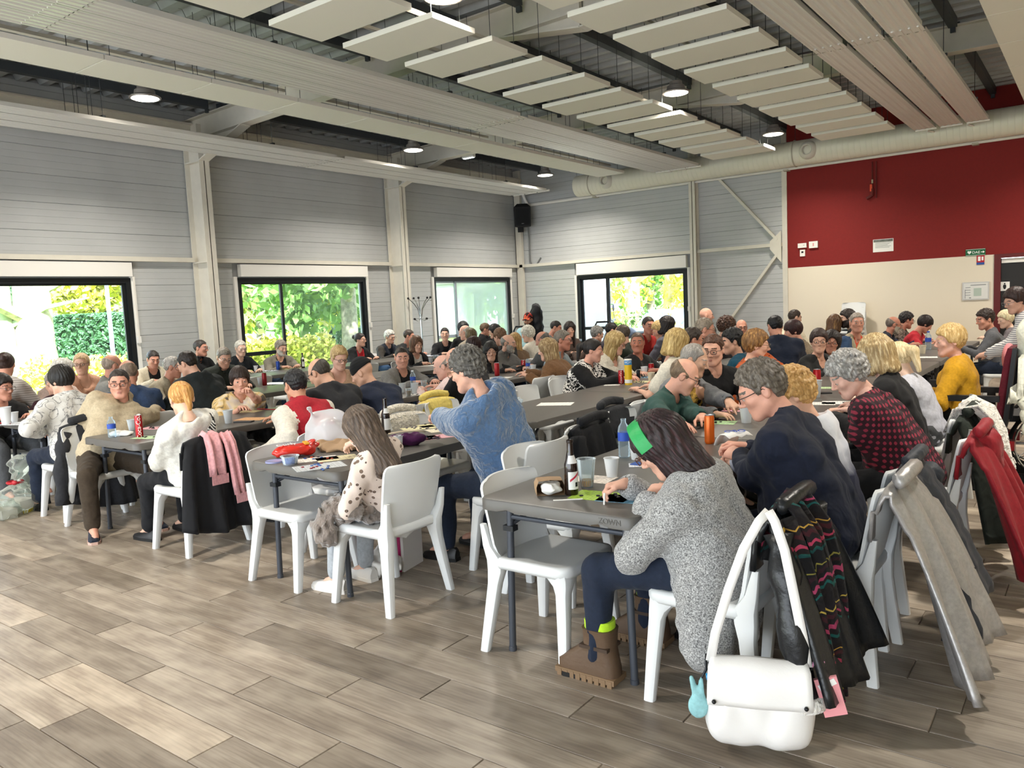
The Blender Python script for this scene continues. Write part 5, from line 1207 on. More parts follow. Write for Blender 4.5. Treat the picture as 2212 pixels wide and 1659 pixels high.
bea = person('man in a black beanie and navy sweatshirt bending to the left, third row', at_x(783, 806, -5.30), 176, 205, 25, g=1.18, lean=34, skin='#d4a58c', hair=None, hat=('beanie', cl('#121214')), top=cl('#1a2338'), topname='sweatshirt', infl=.022, pants=PANT['black'], chairlabel='man in the beanie', lod=1)
tan_ = person('man with short dark hair and glasses in a beige half-zip sweater at the end of the third row', at_x(258, 828, -6.62), -18, -32, 4, g=1.12, lean=4, skin='#d69c86', hair=('crop', '#2d2521'), glasses='#3a2622', top=cl('#b7a88d', weave=160), collar='high', infl=.020, pants=PANT['brown'], shoes=SHOE, hands={'r': dict(at=at_z(230, 912, .80), pose='fist', fine=1, dir=(.5, -.9, 0)), 'l': dict(at=at_z(345, 880, .80))}, chairlabel='man in the beige half-zip', lod=0, chair_at=(-6.43, 3.05, 0), legs=(4, -14))
gh = person('girl in a white hoodie with a ginger ponytail and a zigzag strap, seen from behind', at_x(392, 862, -5.16), 180, 165, 24, sex='f', s=.92, lean=14, skin='#deb49d', hair=('ponytail', '#bd8746'), streak='#e6bd7c', top=cl('#dedcd4', weave=160), topname='hoodie', hood=True, infl=.024, pants=PANT['black'], hands={'l': dict(at=at_z(342, 1008, .56), pose='rest'), 'r': dict(rel=(.36, .1, .78))}, chairlabel='girl in the white hoodie', chair_at=(-5.17, 3.075, 180), lod=0)
mar = person('black-haired person in a white marbled sweatshirt leaning to the fourth-row table', at_x(132, 822, -7.20), 180, 198, 14, lean=24, skin='#d9ab95', hair=('fringe', '#191614'), glasses='#8a8a8c', top=marble, topname='sweatshirt', infl=.024, pants=PANT['navy'], shoes=SHOEB, chairlabel='person in the marbled sweatshirt', chair_at=(-7.02, 3.10, 180), lod=0, hands={'l': dict(at=at_z(88, 935, .72), pose='rest'), 'r': dict(rel=(.46, .1, .78))})
fr = person('woman with a dark fringe and bare forearms in a yellow batik t-shirt, chin on her hand', at_x(518, 822, -6.50), -12, -28, 4, sex='f', g=1.25, lean=20, skin='#dca58e', hair=('fringe', '#2e211c'), top=tiedye, topname='t_shirt', sleeve='short', infl=.02, bust=1, pants=PANT['black'], hands={'l': dict(at=at_d(534, 842, 6.75), pose='fist', fine=1, dir=(-.3, -.3, .9), pole=(.9, .5, -.4)), 'r': dict(at=at_z(520, 882, .79), pose='rest', fine=1, dir=(.5, -.6, -.1))}, chairlabel='woman in the batik t-shirt', lod=1)
# ------------------------------------------------------------------ the people in the rows: (label, px, py, row x, body, face, pitch, options)
def row(label, px, py, x, face, hyaw, pitch=10, **k):
    k.setdefault('pants', PANT[random.choice(('black', 'navy', 'grey', 'denim'))]); k.setdefault('lean', 16)
    return person(label, at_x(px, py, x), face, hyaw, pitch, chairlabel=label, **k)
S1, S2, S3, S4 = '#d9a890', '#c98f78', '#e0b8a2', '#b98468'
row('man in a dark green hoodie seen from behind, fourth row', 405, 786, -7.28, 185, 200, 24, g=1.2, lean=26, skin=S1, hair=('short', '#241d19'), glasses=True, top=cl('#22282a'), topname='hoodie', hood=True, infl=.024)
row('balding man in a blue t-shirt seen from behind, fourth row', 277, 806, -7.28, 175, 160, 12, g=1.1, skin=S2, hair=('ring', '#7a6a5c'), top=cl('#36496a'), topname='t_shirt', sleeve='short')
row('bald man in a grey jacket turned to the window, fourth row', 243, 790, -8.62, 60, 90, 6, skin=S2, hair=('ring', '#8c7d70'), top=cl('#8b8a86'), topname='jacket', infl=.022, lean=10)
row('blond woman with dark glasses in a peach blouse before the first window', 176, 786, -9.35, 0, -38, 4, sex='f', skin='#d5ab95', hair=('ponytail', '#b79b78'), glasses='#141212', top=cl('#c79a82'), topname='blouse', collar='vneck', lean=10, bust=.7)
row('white-haired person in a pale pink top half hidden before the first window', 138, 803, -8.9, 20, 60, 10, sex='f', skin=S3, hair=('shortf', '#cfcac0'), top=cl('#d9c3ba'))
row('person in a dark burgundy sweater hidden behind the marbled sweatshirt', 118, 828, -8.45, 170, 190, 20, g=1.15, skin=S1, hair=('short', '#8a8580'), top=cl('#34141d'), nochair=False)
row('woman with a dark bun in a grey striped cardigan at the left edge', 12, 788, -9.0, 120, 150, 14, sex='f', g=1.1, skin=S2, hair=('bun', '#33221d'), top=stripe, topname='cardigan', infl=.022)
row('woman with glasses and a yellow lanyard in black at the left edge', 4, 838, -8.50, 0, 20, 6, sex='f', g=1.1, skin=S2, hair=('shortf', '#26211f'), glasses='#5b5653', top=cl('#1c1b1c'), lean=10)
row('dark-haired man in an open pale jacket looking down under the first window jamb', 331, 776, -10.95, 0, -10, 18, skin=S2, hair=('short', '#2b2522'), top=cl('#b9b09c'), topname='jacket', collar='open', extra=black_, infl=.022)
row('grey-haired man in a fawn jacket beside the green hoodie', 374, 793, -8.6, 20, 50, 10, skin=S2, hair=('short', '#a09c96'), top=cl('#a59c88'), topname='jacket', infl=.02)
row('man in a black jacket and thin glasses looking right, window row', 434, 752, -10.95, 10, 28, 6, skin=S2, hair=('short', '#38322e'), glasses='#77757a', top=cl('#18191b'), topname='jacket', infl=.022, collar='high')
row('grey-haired man with glasses in a dark green coat looking down, fourth row', 484, 772, -8.62, 0, -15, 26, g=1.1, skin=S1, hair=('short', '#7d766c'), glasses='#6b6664', top=cl('#272d28'), topname='coat', infl=.026, collar='high')
row('white-haired man in a black t-shirt before the second window', 520, 752, -10.95, 0, -10, 14, g=1.1, skin=S3, hair=('short', '#c9c4ba'), glasses='#b0a8a2', top=cl('#131a20'), topname='t_shirt', sleeve='short')
row('grey-bearded man in a fawn cardigan at the second window', 607, 752, -10.95, -5, -2, 12, g=1.15, skin=S1, hair=('thick', '#8d867b'), beard=('full', '#b3ada3'), top=cl('#8f897d'), topname='cardigan', collar='open', extra=cl('#2a2a2d'), infl=.022)
row('woman with glasses and dark bun in a black cardigan over red at the second window', 778, 734, -10.9, 0, 24, 4, sex='f', g=1.1, skin=S1, hair=('bun', '#2d2624'), glasses='#6a3f3c', top=cl('#121315'), topname='cardigan', collar='open', extra=red_, infl=.02)
row('white-haired man in a navy vest smiling beside the second window', 842, 728, -10.9, 0, 5, 10, g=1.1, skin=S1, hair=('thick', '#c2beb6'), glasses='#77716c', top=[cl('#161c29'), cl('#3c3833')], topname='vest')
row('person hidden behind the brown-haired woman by the far column', 884, 726, -10.6, 0, 30, 10, skin=S2, hair=('short', '#3a3029'), top=dkgrey)
row('woman with wavy brown hair in a black jacket over white, fourth row', 900, 744, -8.65, -5, -20, 8, sex='f', skin=S1, hair=('bob', '#5a3f2e'), streak='#7d5c43', top=cl('#17171a'), topname='jacket', collar='open', extra=white_, infl=.02)
row('smiling man in a grey zip cardigan, third row', 868, 772, -6.55, -5, -38, 8, g=1.1, skin='#dda48e', hair=('crop', '#322a25'), top=cl('#7d7c79'), topname='cardigan', collar='open', extra=black_, infl=.022, hands={'l': dict(rel=(.48, .1, .78)), 'r': dict(rel=(.4, .14, .78))})
row('blond woman with black glasses in a beige top, third row', 733, 774, -6.55, -10, -18, 14, sex='f', g=1.15, skin='#dfb09b', hair=('thick', '#c2a26e'), streak='#e6d0a0', glasses=True, top=cl('#c2a185'), collar='wide', bust=.9)
row('bald man with glasses in a black sweater with pushed-up sleeves, third row', 985, 778, -5.02, 182, 208, 28, g=1.15, skin='#dba48d', hair=('ring', '#a39a90'), beard=('full', '#9b948b'), glasses=True, top=black_, sleeve='threeq', infl=.018, lean=26, hands={'l': dict(at=at_z(946, 848, .78), pose='rest', fine=1)})
row('man in a pale pink shirt leaning left, third row', 957, 792, -5.45, 185, 215, 20, skin='#dcab98', hair=('ring', '#8d857c'), top=cl('#dcc6c1'), topname='shirt', lean=30)
row('woman with long black hair and glasses on a lanyard, third row', 1060, 760, -6.5, 0, -45, 4, sex='f', g=1.1, skin=S1, hair=('midlong', '#15110f'), glasses='#a8887a', top=cl('#1d1d20'), topname='cardigan', collar='vneck', infl=.02, hands={'r': dict(rel=(.42, .2, .775)), 'l': dict(rel=(.5, .12, .775))})
row('bearded balding man in a grey sweater, third row', 1098, 742, -6.5, 0, 18, 8, g=1.15, skin=S1, hair=('ring', '#7f7a73'), beard=('full', '#a19b93'), top=cl('#6f6e6c'), collar='high', infl=.022)
row('woman with a dark red bob and glasses, fourth row', 1022, 748, -7.3, 180, 205, 10, sex='f', skin=S3, hair=('shortf', '#2c1716'), glasses='#c9c5c0', top=cl('#3a3030'))
row('brown-haired person with a side parting, fourth row', 1080, 728, -7.3, 180, 170, 16, skin=S1, hair=('thick', '#6d5039'), top=dkgrey)
row('woman with long blond hair seen from behind, fourth row', 1112, 738, -7.3, 180, 150, 10, sex='f', skin=S1, hair=('long', '#a98550'), streak='#d8bd88', top=cl('#6d5843'))
row('woman with long blond hair in a brown jacket leaning on her arm, third row', 1183, 756, -5.2, 182, 206, 8, sex='f', g=1.05, skin='#e0ae97', hair=('midlong', '#8f744f'), streak='#d3bf95', top=cl('#6f5034', weave=160), topname='jacket', infl=.024, lean=30, hands={'l': dict(at=at_z(1142, 812, .79)), 'r': dict(rel=(.5, .1, .78))})
row('man with glasses in a pale grey shirt looking right, beyond the brown jacket', 1216, 735, -5.25, 10, 20, 6, skin='#c98a76', hair=('short', '#716a60'), glasses=True, top=cl('#8e9aa0'), topname='shirt', collar='shirt')
row('grey-haired man in a grey jumper hunched behind the brown jacket', 1172, 735, -6.2, 175, 190, 20, skin=S2, hair=('ring', '#5c5650'), top=cl('#56585a'), infl=.02)
row('white-permed person in a white cardigan near the corner', 1140, 722, -7.5, 180, 190, 12, sex='f', skin=S3, hair=('perm', '#c9c4b6'), top=cl('#d6d1c4'), topname='cardigan')
row('bearded man in a black and red baseball cap and pale blue jacket in the corner', 1141, 692, -8.6, -10, -70, 14, g=1.2, skin=S4, hair=None, hat=('cap_hat', fabric('black_red_cap', '#1a1414', pattern=pat_noise(16, [(0, '#131113'), (.52, '#b8352f'), (.62, '#d97d4a')], .5))), beard=('full', '#33261f'), top=cl('#9cc3cb'), topname='jacket', infl=.026)
row('young man with cropped hair in a grey hoodie looking down near the corner', 1201, 708, -7.6, 10, 25, 20, skin=S2, hair=('crop', '#1d1918'), top=cl('#6d7274'), topname='hoodie', hood=True)
row('woman with long dark hair facing the camera beside the back window', 1231, 712, -7.2, -20, -50, 6, sex='f', skin=S1, hair=('long', '#231a18'), top=cl('#5c4d46'))
row('young man in black with short dark hair facing the camera by the third window', 961, 722, -9.95, -30, -50, 4, skin=S1, hair=('short', '#1d1715'), top=cl('#16171a'))
row('person in a black hood by the third window', 1000, 710, -9.6, 150, 170, 10, skin=S1, hair=('midlong', '#0f0f11'), top=black_)
row('bald man low before the third window', 1004, 718, -8.7, 180, 195, 10, skin='#dca995', hair=('ring', '#b0a79c'), top=cl('#a59a8a'))
row('person with brown hair and black coat collar before the third window', 1049, 712, -9.3, 170, 40, 12, skin=S2, hair=('short', '#5b4636'), top=cl('#141518'), topname='coat', collar='high', infl=.026)
row('woman with jet black hair before the third window', 1068, 716, -8.9, 160, 240, 10, sex='f', skin=S1, hair=('bob', '#0e0d0f'), top=black_)
row('dark-haired person with brown streaks behind the bald man with glasses', 1018, 728, -7.9, 180, 140, 14, sex='f', skin=S1, hair=('fringe', '#5f5136'), top=cl('#4a4238'))
row('woman with a black ponytail in a black and white print cardigan, middle row', 1281, 757, -4.38, 5, 22, 10, sex='f', g=1.3, skin='#d9a18c', hair=('ponytail', '#1a1513'), top=[cow, cl('#0f0f11')], topname='cardigan', infl=.024, bust=1, lean=18, hands={'r': dict(rel=(.46, .1, .79)), 'l': dict(rel=(.5, .05, .79))})
row('blond woman with glasses in a cream knitted sweater, middle row', 1330, 742, -4.38, 0, 12, 14, sex='f', g=1.15, skin='#d9a690', hair=('midlong', '#a88c58'), streak='#dfcb98', glasses='#7d4f3c', top=creamknit, infl=.024, bust=.8, ribs=(.004, .035), collar='wide')
row('man in a black polo shirt leaning back and looking at the camera, middle row', 1377, 740, -4.42, -8, -65, 0, g=1.25, skin='#b97a64', hair=('crop', '#57493f'), top=cl('#222325'), topname='polo_shirt', sleeve='short', collar='shirt', lean=4, belly=.9)
row('man in dark green behind the blond woman in cream', 1345, 722, -5.0, 180, 160, 10, skin=S1, hair=('short', '#4c4136'), top=cl('#20281f'))
row('grey-haired person below the motorcycle mirrors at the back window', 1290, 722, -6.6, 180, 60, 14, skin=S1, hair=('thick', '#7d7b76'), glasses='#222222', top=cl('#57463f'))
row('dark-haired person before the motorcycle at the back window', 1322, 714, -6.2, 170, 40, 12, skin=S1, hair=('short', '#1d1a19'), top=cl('#47414a'))
row('moustached man in a red sweater with glasses before the back window', 1401, 703, -5.15, -10, -35, 4, skin=S2, hair=('short', '#2d2723'), glasses='#6d5652', beard=('moustache', '#c0b8ae'), top=cl('#a52620'))
row('blond child-like person in a check shirt looking down left, by the man in red', 1425, 714, -4.95, 180, 222, 22, sex='f', skin='#d99f86', hair=('shortf', '#c2a26b'), top=checkv)
row('woman with straight dark hair in a grey vest before the back window', 1442, 704, -4.85, 180, 40, 10, sex='f', skin=S1, hair=('bob', '#1e1614'), top=cl('#55535e'), topname='vest')
row('woman with a blond bob in a cream t-shirt seen from behind, middle row', 1463, 742, -3.12, 178, 60, 14, sex='f', g=1.15, skin='#d3a48d', hair=('bob', '#a98d57'), streak='#dbc58c', top=cl('#cfc9ba'), topname='t_shirt', sleeve='short')
row('man with neat dark hair and glasses, middle row', 1497, 735, -3.15, 172, 40, 10, skin=S2, hair=('short', '#2f2620'), glasses=True, top=cl('#4d4a48'))
row('grey-haired man with glasses beneath the bald man, middle row', 1523, 712, -3.4, 170, 30, 12, skin=S2, hair=('short', '#7d7264'), glasses='#3b3635', top=cl('#37393a'))
row('bald man tallest against the grey wall', 1526, 682, -4.9, 175, 30, 6, skin='#dca58e', hair=None, top=cl('#4a5148'))
row('woman with curly brown hair against the grey wall', 1570, 706, -4.2, 180, 30, 10, sex='f', skin=S1, hair=('curly', '#3f2a20'), streak='#6d4a34', top=cl('#2e2a2c'))
row('bald man with dark glasses facing left against the grey wall', 1602, 708, -4.25, -10, -60, 4, skin=S2, hair=('ring', '#5a4b41'), glasses=True, top=cl('#3f3d3e'))
row('man with thick black hair in a teal sweater facing left, middle row', 1581, 738, -2.98, 182, 215, 8, skin='#cf9f87', hair=('thick', '#131214'), top=cl('#14465c'), topname='sweater')
row('big man with black hair in a navy sweater seen from behind, right row', 1674, 705, -3.0, 120, 128, 18, g=1.35, skin=S2, hair=('short', '#0d0d10'), top=cl('#1a2234'), infl=.022, lean=14)
row('woman with short dark red hair in a brown leopard blouse, middle row', 1713, 715, -3.05, 182, 206, 14, sex='f', skin='#d79f8a', hair=('fringe', '#2a0f12'), top=fabric('brown_leopard', '#6a5d4c', pattern=pat_cells(60, [(0, '#2a231d'), (.25, '#8a7a66')])), topname='blouse')
row('dark-haired boy in a cream jacket standing out against the white wall', 1717, 686, -3.9, 60, 45, 14, skin='#d0a48e', hair=('short', '#2f241d'), top=cl('#d8cdb4'), topname='jacket')
row('woman with glasses and short brown hair in a dark cardigan looking at the camera, right row', 1769, 738, -2.42, -25, -70, 0, sex='f', g=1.2, skin=S1, hair=('shortf', '#3a2c28'), glasses='#4a3a38', top=cl('#252626'), topname='cardigan', collar='vneck', bust=.8)
row('smiling woman with long dark hair and glasses cheek to cheek with her neighbour', 1796, 740, -2.38, -25, -72, 0, sex='f', skin='#c98f78', hair=('midlong', '#1f1614'), glasses=True, top=cl('#c6ab96'), topname='blouse', roll=-6)
row('grey-haired man in a beige waistcoat over blue and an orange shirt, right row', 1851, 697, -2.45, -20, -62, 2, g=1.1, skin=S2, hair=('short', '#8d8378'), top=[cl('#a99e84'), cl('#2f4666')], topname='waistcoat', collar='open', extra=cl('#c7472b'))
row('person with a chestnut bob seen from behind by the white wall', 1803, 700, -3.1, 100, 80, 10, sex='f', skin=S1, hair=('bob', '#4a2f1c'), streak='#8a6a3c', top=cl('#2a2627'))
row('bearded dark-haired man behind the man in the waistcoat', 1830, 688, -2.95, 190, 210, 8, skin='#c9a08a', hair=('thick', '#2a211d'), beard=('full', '#2a211d'), top=black_)
row('bald man with glasses in a navy vest and blue sleeves reaching over the table, right row', 1930, 702, -2.42, 0, 30, 14, g=1.2, skin='#b97c66', hair=('ring', '#6d625a'), glasses='#3f3533', beard=('full', '#a09688'), top=[cl('#141b2b'), cl('#25395c')], topname='vest', infl=.024, lean=22)
row('man with wavy dark hair in a camouflage jacket, right row', 1958, 692, -2.45, 0, 35, 14, skin=S2, hair=('thick', '#241f1f'), glasses='#444444', top=camo, topname='jacket', infl=.022)
row('dark-haired woman in a red t-shirt bending low at the far end of the right row', 1998, 700, -2.15, -5, 28, 32, sex='f', skin=S2, hair=('fringe', '#1f1614'), top=cl('#b3222f'), topname='t_shirt', sleeve='short', lean=26)
row('man with dark hair in a grey polo behind the white hooded jacket', 2128, 690, -1.2, 185, 215, 12, skin=S2, hair=('thick', '#2a1e18'), top=cl('#57585c'), topname='polo_shirt', collar='shirt')
row('white-haired person low behind the pink blanket', 2172, 690, -1.15, 180, 215, 14, sex='f', skin=S3, hair=('shortf', '#e0cfa6'), top=cl('#6b6468'))
person('dark-haired woman in a striped cardigan bending down at the right edge', at_x(2193, 650, -.72), 185, 215, 18, sex='f', skin='#c99a84', hair=('shortf', '#2a1714'), glasses='#777777', top=bwstripe, topname='cardigan', infl=.022, lean=24, stand=True, pants=PANT['black'], hands={'r': dict(rel=(.35, .15, .85)), 'l': dict(rel=(.35, .15, .85))})
# ------------------------------------------------------------------ coats over chair backs, bags, wheelchairs
def drape(name, label, cat, cx, cyy, face, m, zb=.25, wt=.23, wb=.30, folds=5, amp=.02, thick=.018, quilt=0, seed=1, front=.50, back_off=.0, collar=True, sleeves=True, hoodup=False, cuff=None, out=.06, zt=.815, shift=0, skew=0, liner=None, side='both'):
    """a garment hung over a chair back: grid over the top edge, falling behind with growing folds; local frame of the chair (x = where the sitter looks)"""
    rr = np.random.default_rng(seed); t = thing(name, label, cat, (cx, cyy, 0), R(face))
    path = [(-.212, front), (-.222, front+.12), (-.238, .72), (-.250, .79), (-.272, zt+.008), (-.300, zt+.008), (-.325, .79)]
    n_dn = 16
    for i in range(1, n_dn+1): u = i/n_dn; path.append((-.325-out*u**.8, .79-(.79-zb)*u))
    nu = 34; nv = len(path); A = []
    ph = rr.random(4)*6
    for j, (x, z) in enumerate(path):
        fall = max(0, (j-6)/n_dn); up = max(0, (3-j)/3)
        hw = wt+(wb-wt)*fall**.75+.0*up; row_ = []
        for i in range(nu+1):
            u = -1+2*i/nu
            f = amp*(.25+fall)*(math.sin(folds*PI*u*.5+ph[0]+.6*fall)+.5*math.sin(folds*PI*u*1.13+ph[1]+1.2*fall))
            edge = .035*max(0, abs(u)-.80)/.2                       # the sides wrap round the back
            q = quilt*abs(math.sin(PI*(z-zb)/.105)) if quilt else 0
            zz = z-(.03*(abs(u)**3)*(1-fall) if 3 <= j <= 8 else 0)+(.02*math.sin(3*u+ph[2])+skew*u)*fall
            row_.append((x-f*(1 if j > 5 else .2)-q+(edge if j > 5 else 0)-back_off*fall, u*hw+shift*fall, zz))
        A.append(row_)
    A = np.array(A); dn = np.zeros_like(A)                            # thickness along the normals
    du = np.gradient(A, axis=1); dv = np.gradient(A, axis=0); nrm = np.cross(du, dv); nrm /= np.linalg.norm(nrm, axis=2)[..., None]+1e-9
    B = A-nrm*thick; V = np.concatenate([A.reshape(-1, 3), B.reshape(-1, 3)]); n = A.shape[0]*A.shape[1]; w = nu+1; F = []
    for j in range(nv-1):
        for i in range(nu): a = j*w+i; F += [(a, a+1, a+w+1, a+w), (n+a, n+a+w, n+a+w+1, n+a+1)]
        a = j*w; F.append((a, a+w, n+a+w, n+a)); a = j*w+nu; F.append((a+w, a, n+a, n+a+w))
    for i in range(nu): F.append((i+1, i, n+i, n+i+1)); a = (nv-1)*w+i; F.append((a, a+1, n+a+1, n+a))
    link('shell', np_mesh('shell', V, np.array(F), m), t)
    if collar:
        mb = MB(); pts = [(-.30-.03*math.cos(a*1.0), .17*math.sin(a), zt+.03+.012*math.cos(a*2)) for a in [R(-95+190*i/14) for i in range(15)]]
        mb.tube(pts, [.016]+[.032]*13+[.016], 9); mb.build('collar', liner or m, t, 'all')
    if hoodup:
        f = Field((-.50, -.19, .52), (-.22, .19, .90), .014); f.ell((-.355, 0, .72), (.055, .135, .115)).cone((-.30, -.12, .80), (-.30, .12, .80), .035, .035, k=.05).cone((-.37, -.09, .64), (-.37, .09, .64), .03, .03, k=.05)
        ripple(f, .006, .08, seed); V, F, _ = f.nets(1); link('hood', np_mesh('hood', V, F, m), t)
    if sleeves:
        for s in (-1, 1):
            if side != 'both' and s != side: continue
            a = V3((-.315, s*(wt-.02), .745)); L = .50; e = V3((-.37, s*(wt+.055), .745-L*.45)); h = V3((-.36-.4*out, s*(wt+.065+.05*rr.random()), max(zb-.02, .745-L-.06)))
            pts = [a+(e-a)*k/5 for k in range(5)]+[e+(h-e)*k/5 for k in range(6)]
            rs = [.050+.012*math.sin(k*1.7+seed) + (quilt*abs(math.sin(k*1.57))) for k in range(len(pts))]; rs[0] = .055; rs[-1] = .048
            o = MB().tube(pts, rs, 12).build('sleeve', m, t, 'all')
            if cuff: MB().tube([h+(e-h)*.10, h+(e-h)*.02, h-(e-h)*.03], [.060, .066, .058], 12).build('cuff', cuff, t, 'all')
    return t
leather = mat('black_leather', '#15171a', .34, bump=(30, .35), spec=.5)
silver_c = fabric('silver_satin', '#a9a6a4', .34, 400, .7, metal=.35, spec=.6, foldscale=5, sheen=0)
puffn = fabric('navy_puffer', '#1d2430', .6, 300, .5, spec=.4); redc = fabric('red_coat', '#8c1622', .62, 260, .6, foldscale=6); greenc = fabric('dark_green_coat', '#1e2620', .8, 200, .6)
blackc = fabric('black_coat', '#121317', .8, 260, .6, foldscale=6); charc = fabric('charcoal_coat', '#2b2c30', .85, 200, .7); wool = fabric('white_wool', '#e4e0d8', .98, 90, 1.0, sheen=.8, foldscale=30); sherpa = fabric('cream_sherpa', '#ddd6c6', .98, 70, 1.0, sheen=.8, foldscale=40)
yel_c = fabric('yellow_coat', '#d8c36b', .8, 200, .6)
CH = {o['label']: o for o in bpy.data.objects if o.get('category') == 'chair'}
def at_chair(key):
    o = [v for k, v in CH.items() if key in k][0]; return o.location.x, o.location.y, math.degrees(o.rotation_euler.z)
def tribal(t, v):
    s = t.node('ShaderNodeSeparateXYZ'); t.link(v, s.inputs[0]); m = t.math; n = t.noise(v, 5, 2)
    y = m('ADD', m('MULTIPLY', s.outputs[1], 1.0), m('MULTIPLY', n, .10)); z = m('ADD', s.outputs[2], m('MULTIPLY', n, .16))
    tri = m('MULTIPLY', m('PINGPONG', y, .014), 1.6); fr = m('FRACT', m('MULTIPLY', z, 7.0)); tri2 = m('FRACT', m('ADD', fr, m('MULTIPLY', tri, 3.2)))
    base = t.ramp(tri2, [(0, '#141114'), (.30, '#14524f'), (.38, '#150f13'), (.50, '#a03a5e'), (.58, '#161216'), (.70, '#3a1620'), (.80, '#1a1418'), (.88, '#b39c45'), (.92, '#17131a')], 'CONSTANT')
    row_ = t.ramp(m('FRACT', m('MULTIPLY', z, 2.3)), [(0, (1, 1, 1, 1)), (.5, (.45, .55, .6, 1)), (.75, (1, .8, .7, 1))], 'CONSTANT')
    return t.mix(1.0, base, row_, 'MULTIPLY')
scarfm = fabric('tribal_print', '#222222', .85, 260, .8, pattern=tribal, foldscale=14)
x, y, a = at_chair('woman in the grey cardigan')
drape('leather_jacket', 'black leather jacket with fleece cuffs over the front right chair back', 'jacket', x, y, a, leather, .20, .23, .36, 5, .03, .02, seed=3, cuff=wool, out=.20, front=.60)
# the printed scarf looped over the jacket
sc_ = thing('patterned_scarf', 'black scarf with bright tribal print hanging over the black leather jacket', 'scarf', (x, y, 0), R(a))
def strip(name, parent, path, w, m, waves=3, amp=.02, thick=.008, seed=1, nu=14):
    rr = np.random.default_rng(seed); ph = rr.random(3)*6; P = [Vector(p) for p in path]; A = []
    for j, p in enumerate(P):
        d = (P[min(j+1, len(P)-1)]-P[max(0, j-1)]).normalized(); sd = Vector((0, 1, 0)); sd = (sd-d*sd.dot(d)).normalized(); nn = sd.cross(d); ww = w[j] if isinstance(w, (list, tuple)) else w
        A.append([tuple(p+sd*ww*(-1+2*i/nu)+nn*amp*(math.sin(waves*PI*(-1+2*i/nu)+ph[0]+.25*j)+.5*math.sin(waves*1.7*PI*(-1+2*i/nu)+ph[1]))) for i in range(nu+1)])
    A = np.array(A); du = np.gradient(A, axis=1); dv = np.gradient(A, axis=0); q = np.cross(du, dv); q /= np.linalg.norm(q, axis=2)[..., None]+1e-9
    B = A-q*thick; nv = len(P); k = nu+1; n = nv*k; V = np.concatenate([A.reshape(-1, 3), B.reshape(-1, 3)]); F = []
    for j in range(nv-1):
        for i in range(nu): b_ = j*k+i; F += [(b_, b_+1, b_+k+1, b_+k), (n+b_, n+b_+k, n+b_+k+1, n+b_+1)]
        b_ = j*k; F.append((b_, b_+k, n+b_+k, n+b_)); b_ = j*k+nu; F.append((b_+k, b_, n+b_, n+b_+k))
    for i in range(nu): F.append((i+1, i, n+i, n+i+1)); b_ = (nv-1)*k+i; F.append((b_, b_+1, n+b_+1, n+b_))
    return link(name, np_mesh(name, V, np.array(F), m), parent)
strip('shawl_loop', sc_, [(-.24, .08, .62), (-.26, .07, .78), (-.30, .06, .845), (-.35, .06, .83), (-.41, .05, .74), (-.44, .04, .60), (-.46, .03, .45), (-.47, .03, .30), (-.475, .03, .17), (-.475, .03, .11)], [.10, .10, .11, .12, .13, .13, .13, .12, .10, .06], scarfm, 3, .022, .008, 4, 22)
strip('shawl_fold', sc_, [(-.34, .15, .80), (-.40, .17, .68), (-.45, .17, .52), (-.475, .15, .34), (-.485, .12, .2)], [.05, .06, .07, .06, .04], scarfm, 2, .02, .008, 9, 12)
# the white shoulder bag on the same chair
whb = mat('white_leather', '#e6e4e1', .38, bump=(60, .12)); dkm = mat('dark_metal', '#2a2b2d', .35, .8)
BA = R(112); BX, BY = -.965+.575*math.cos(BA-PI)*-1*-1, 0
BX = -.965+.575*math.cos(BA); BY = 2.535+.575*math.sin(BA)
bg = thing('white_shoulder_bag', 'white leather shoulder bag with flap hanging from the front right chair', 'handbag', (BX, BY, -.03), BA)
f = Field((-.66, -.30, .02), (-.40, .24, .46), .010)
# bag body in chair frame: thin in x, wide in y
def bagbox(f, e=0):
    for z0, hw, th in ((.11, .16, .034), (.17, .175, .045), (.27, .165, .040), (.335, .155, .018)):
        f.cone((-.545, -hw+.05-.05, z0), (-.545, hw-.05-.05, z0), .045*th/.045+.012+e, .045*th/.045+.012+e, k=.09)
bagbox(f); ripple(f, .004, .12, 8); V, F, _ = f.nets(2); link('bag_body', np_mesh('bag_body', V, F, whb), bg)
strip('flap', bg, [(-.525, -.05, .372), (-.555, -.05, .380), (-.592, -.05, .355), (-.607, -.05, .30), (-.612, -.05, .245), (-.612, -.05, .225)], [.155, .160, .168, .172, .174, .172], whb, 1, .002, .006, 3, 16)
mb = MB()
for yy in (-.20, .10): mb.sphere((-.618, yy, .242), .008, 8, 5)
mb.build('snap_button', dkm, bg, 'all')
for yy, k in ((-.21, -1), (.11, 1)):
    pts = [(-.555, yy, .36), (-.55, yy*.90-.008, .46), (-.545, yy*.66-.03, .62), (-.535, yy*.42-.055, .76), (-.52, yy*.16-.08, .855), (-.50, -.095, .885)]
    strip('strap', bg, pts, [.016]*6, whb, 1, .0, .005, 2, 3)
    MB().tube([(-.55, yy-.015, .38), (-.55, yy-.015, .35), (-.55, yy+.015, .35), (-.55, yy+.015, .38), (-.55, yy-.015, .38)], .004, 6).build('ring', dkm, bg, True)
ch_ = thing('key_charms', 'pale blue plush bunny charm and trinkets clipped to the white bag', 'charm', (BX, BY, -.03), BA); pb = fabric('plush_blue', '#8fc0c4', .95, 100, .5); yq = -.245
yq = .155
f = Field((-.62, yq-.06, .12), (-.50, yq+.08, .38), .007); f.ell((-.565, yq, .195), (.022, .036, .045)).cone((-.565, yq+.006, .235), (-.565, yq+.022, .30), .014, .009, k=.01).cone((-.565, yq-.012, .235), (-.565, yq-.012, .295), .012, .008, k=.01)
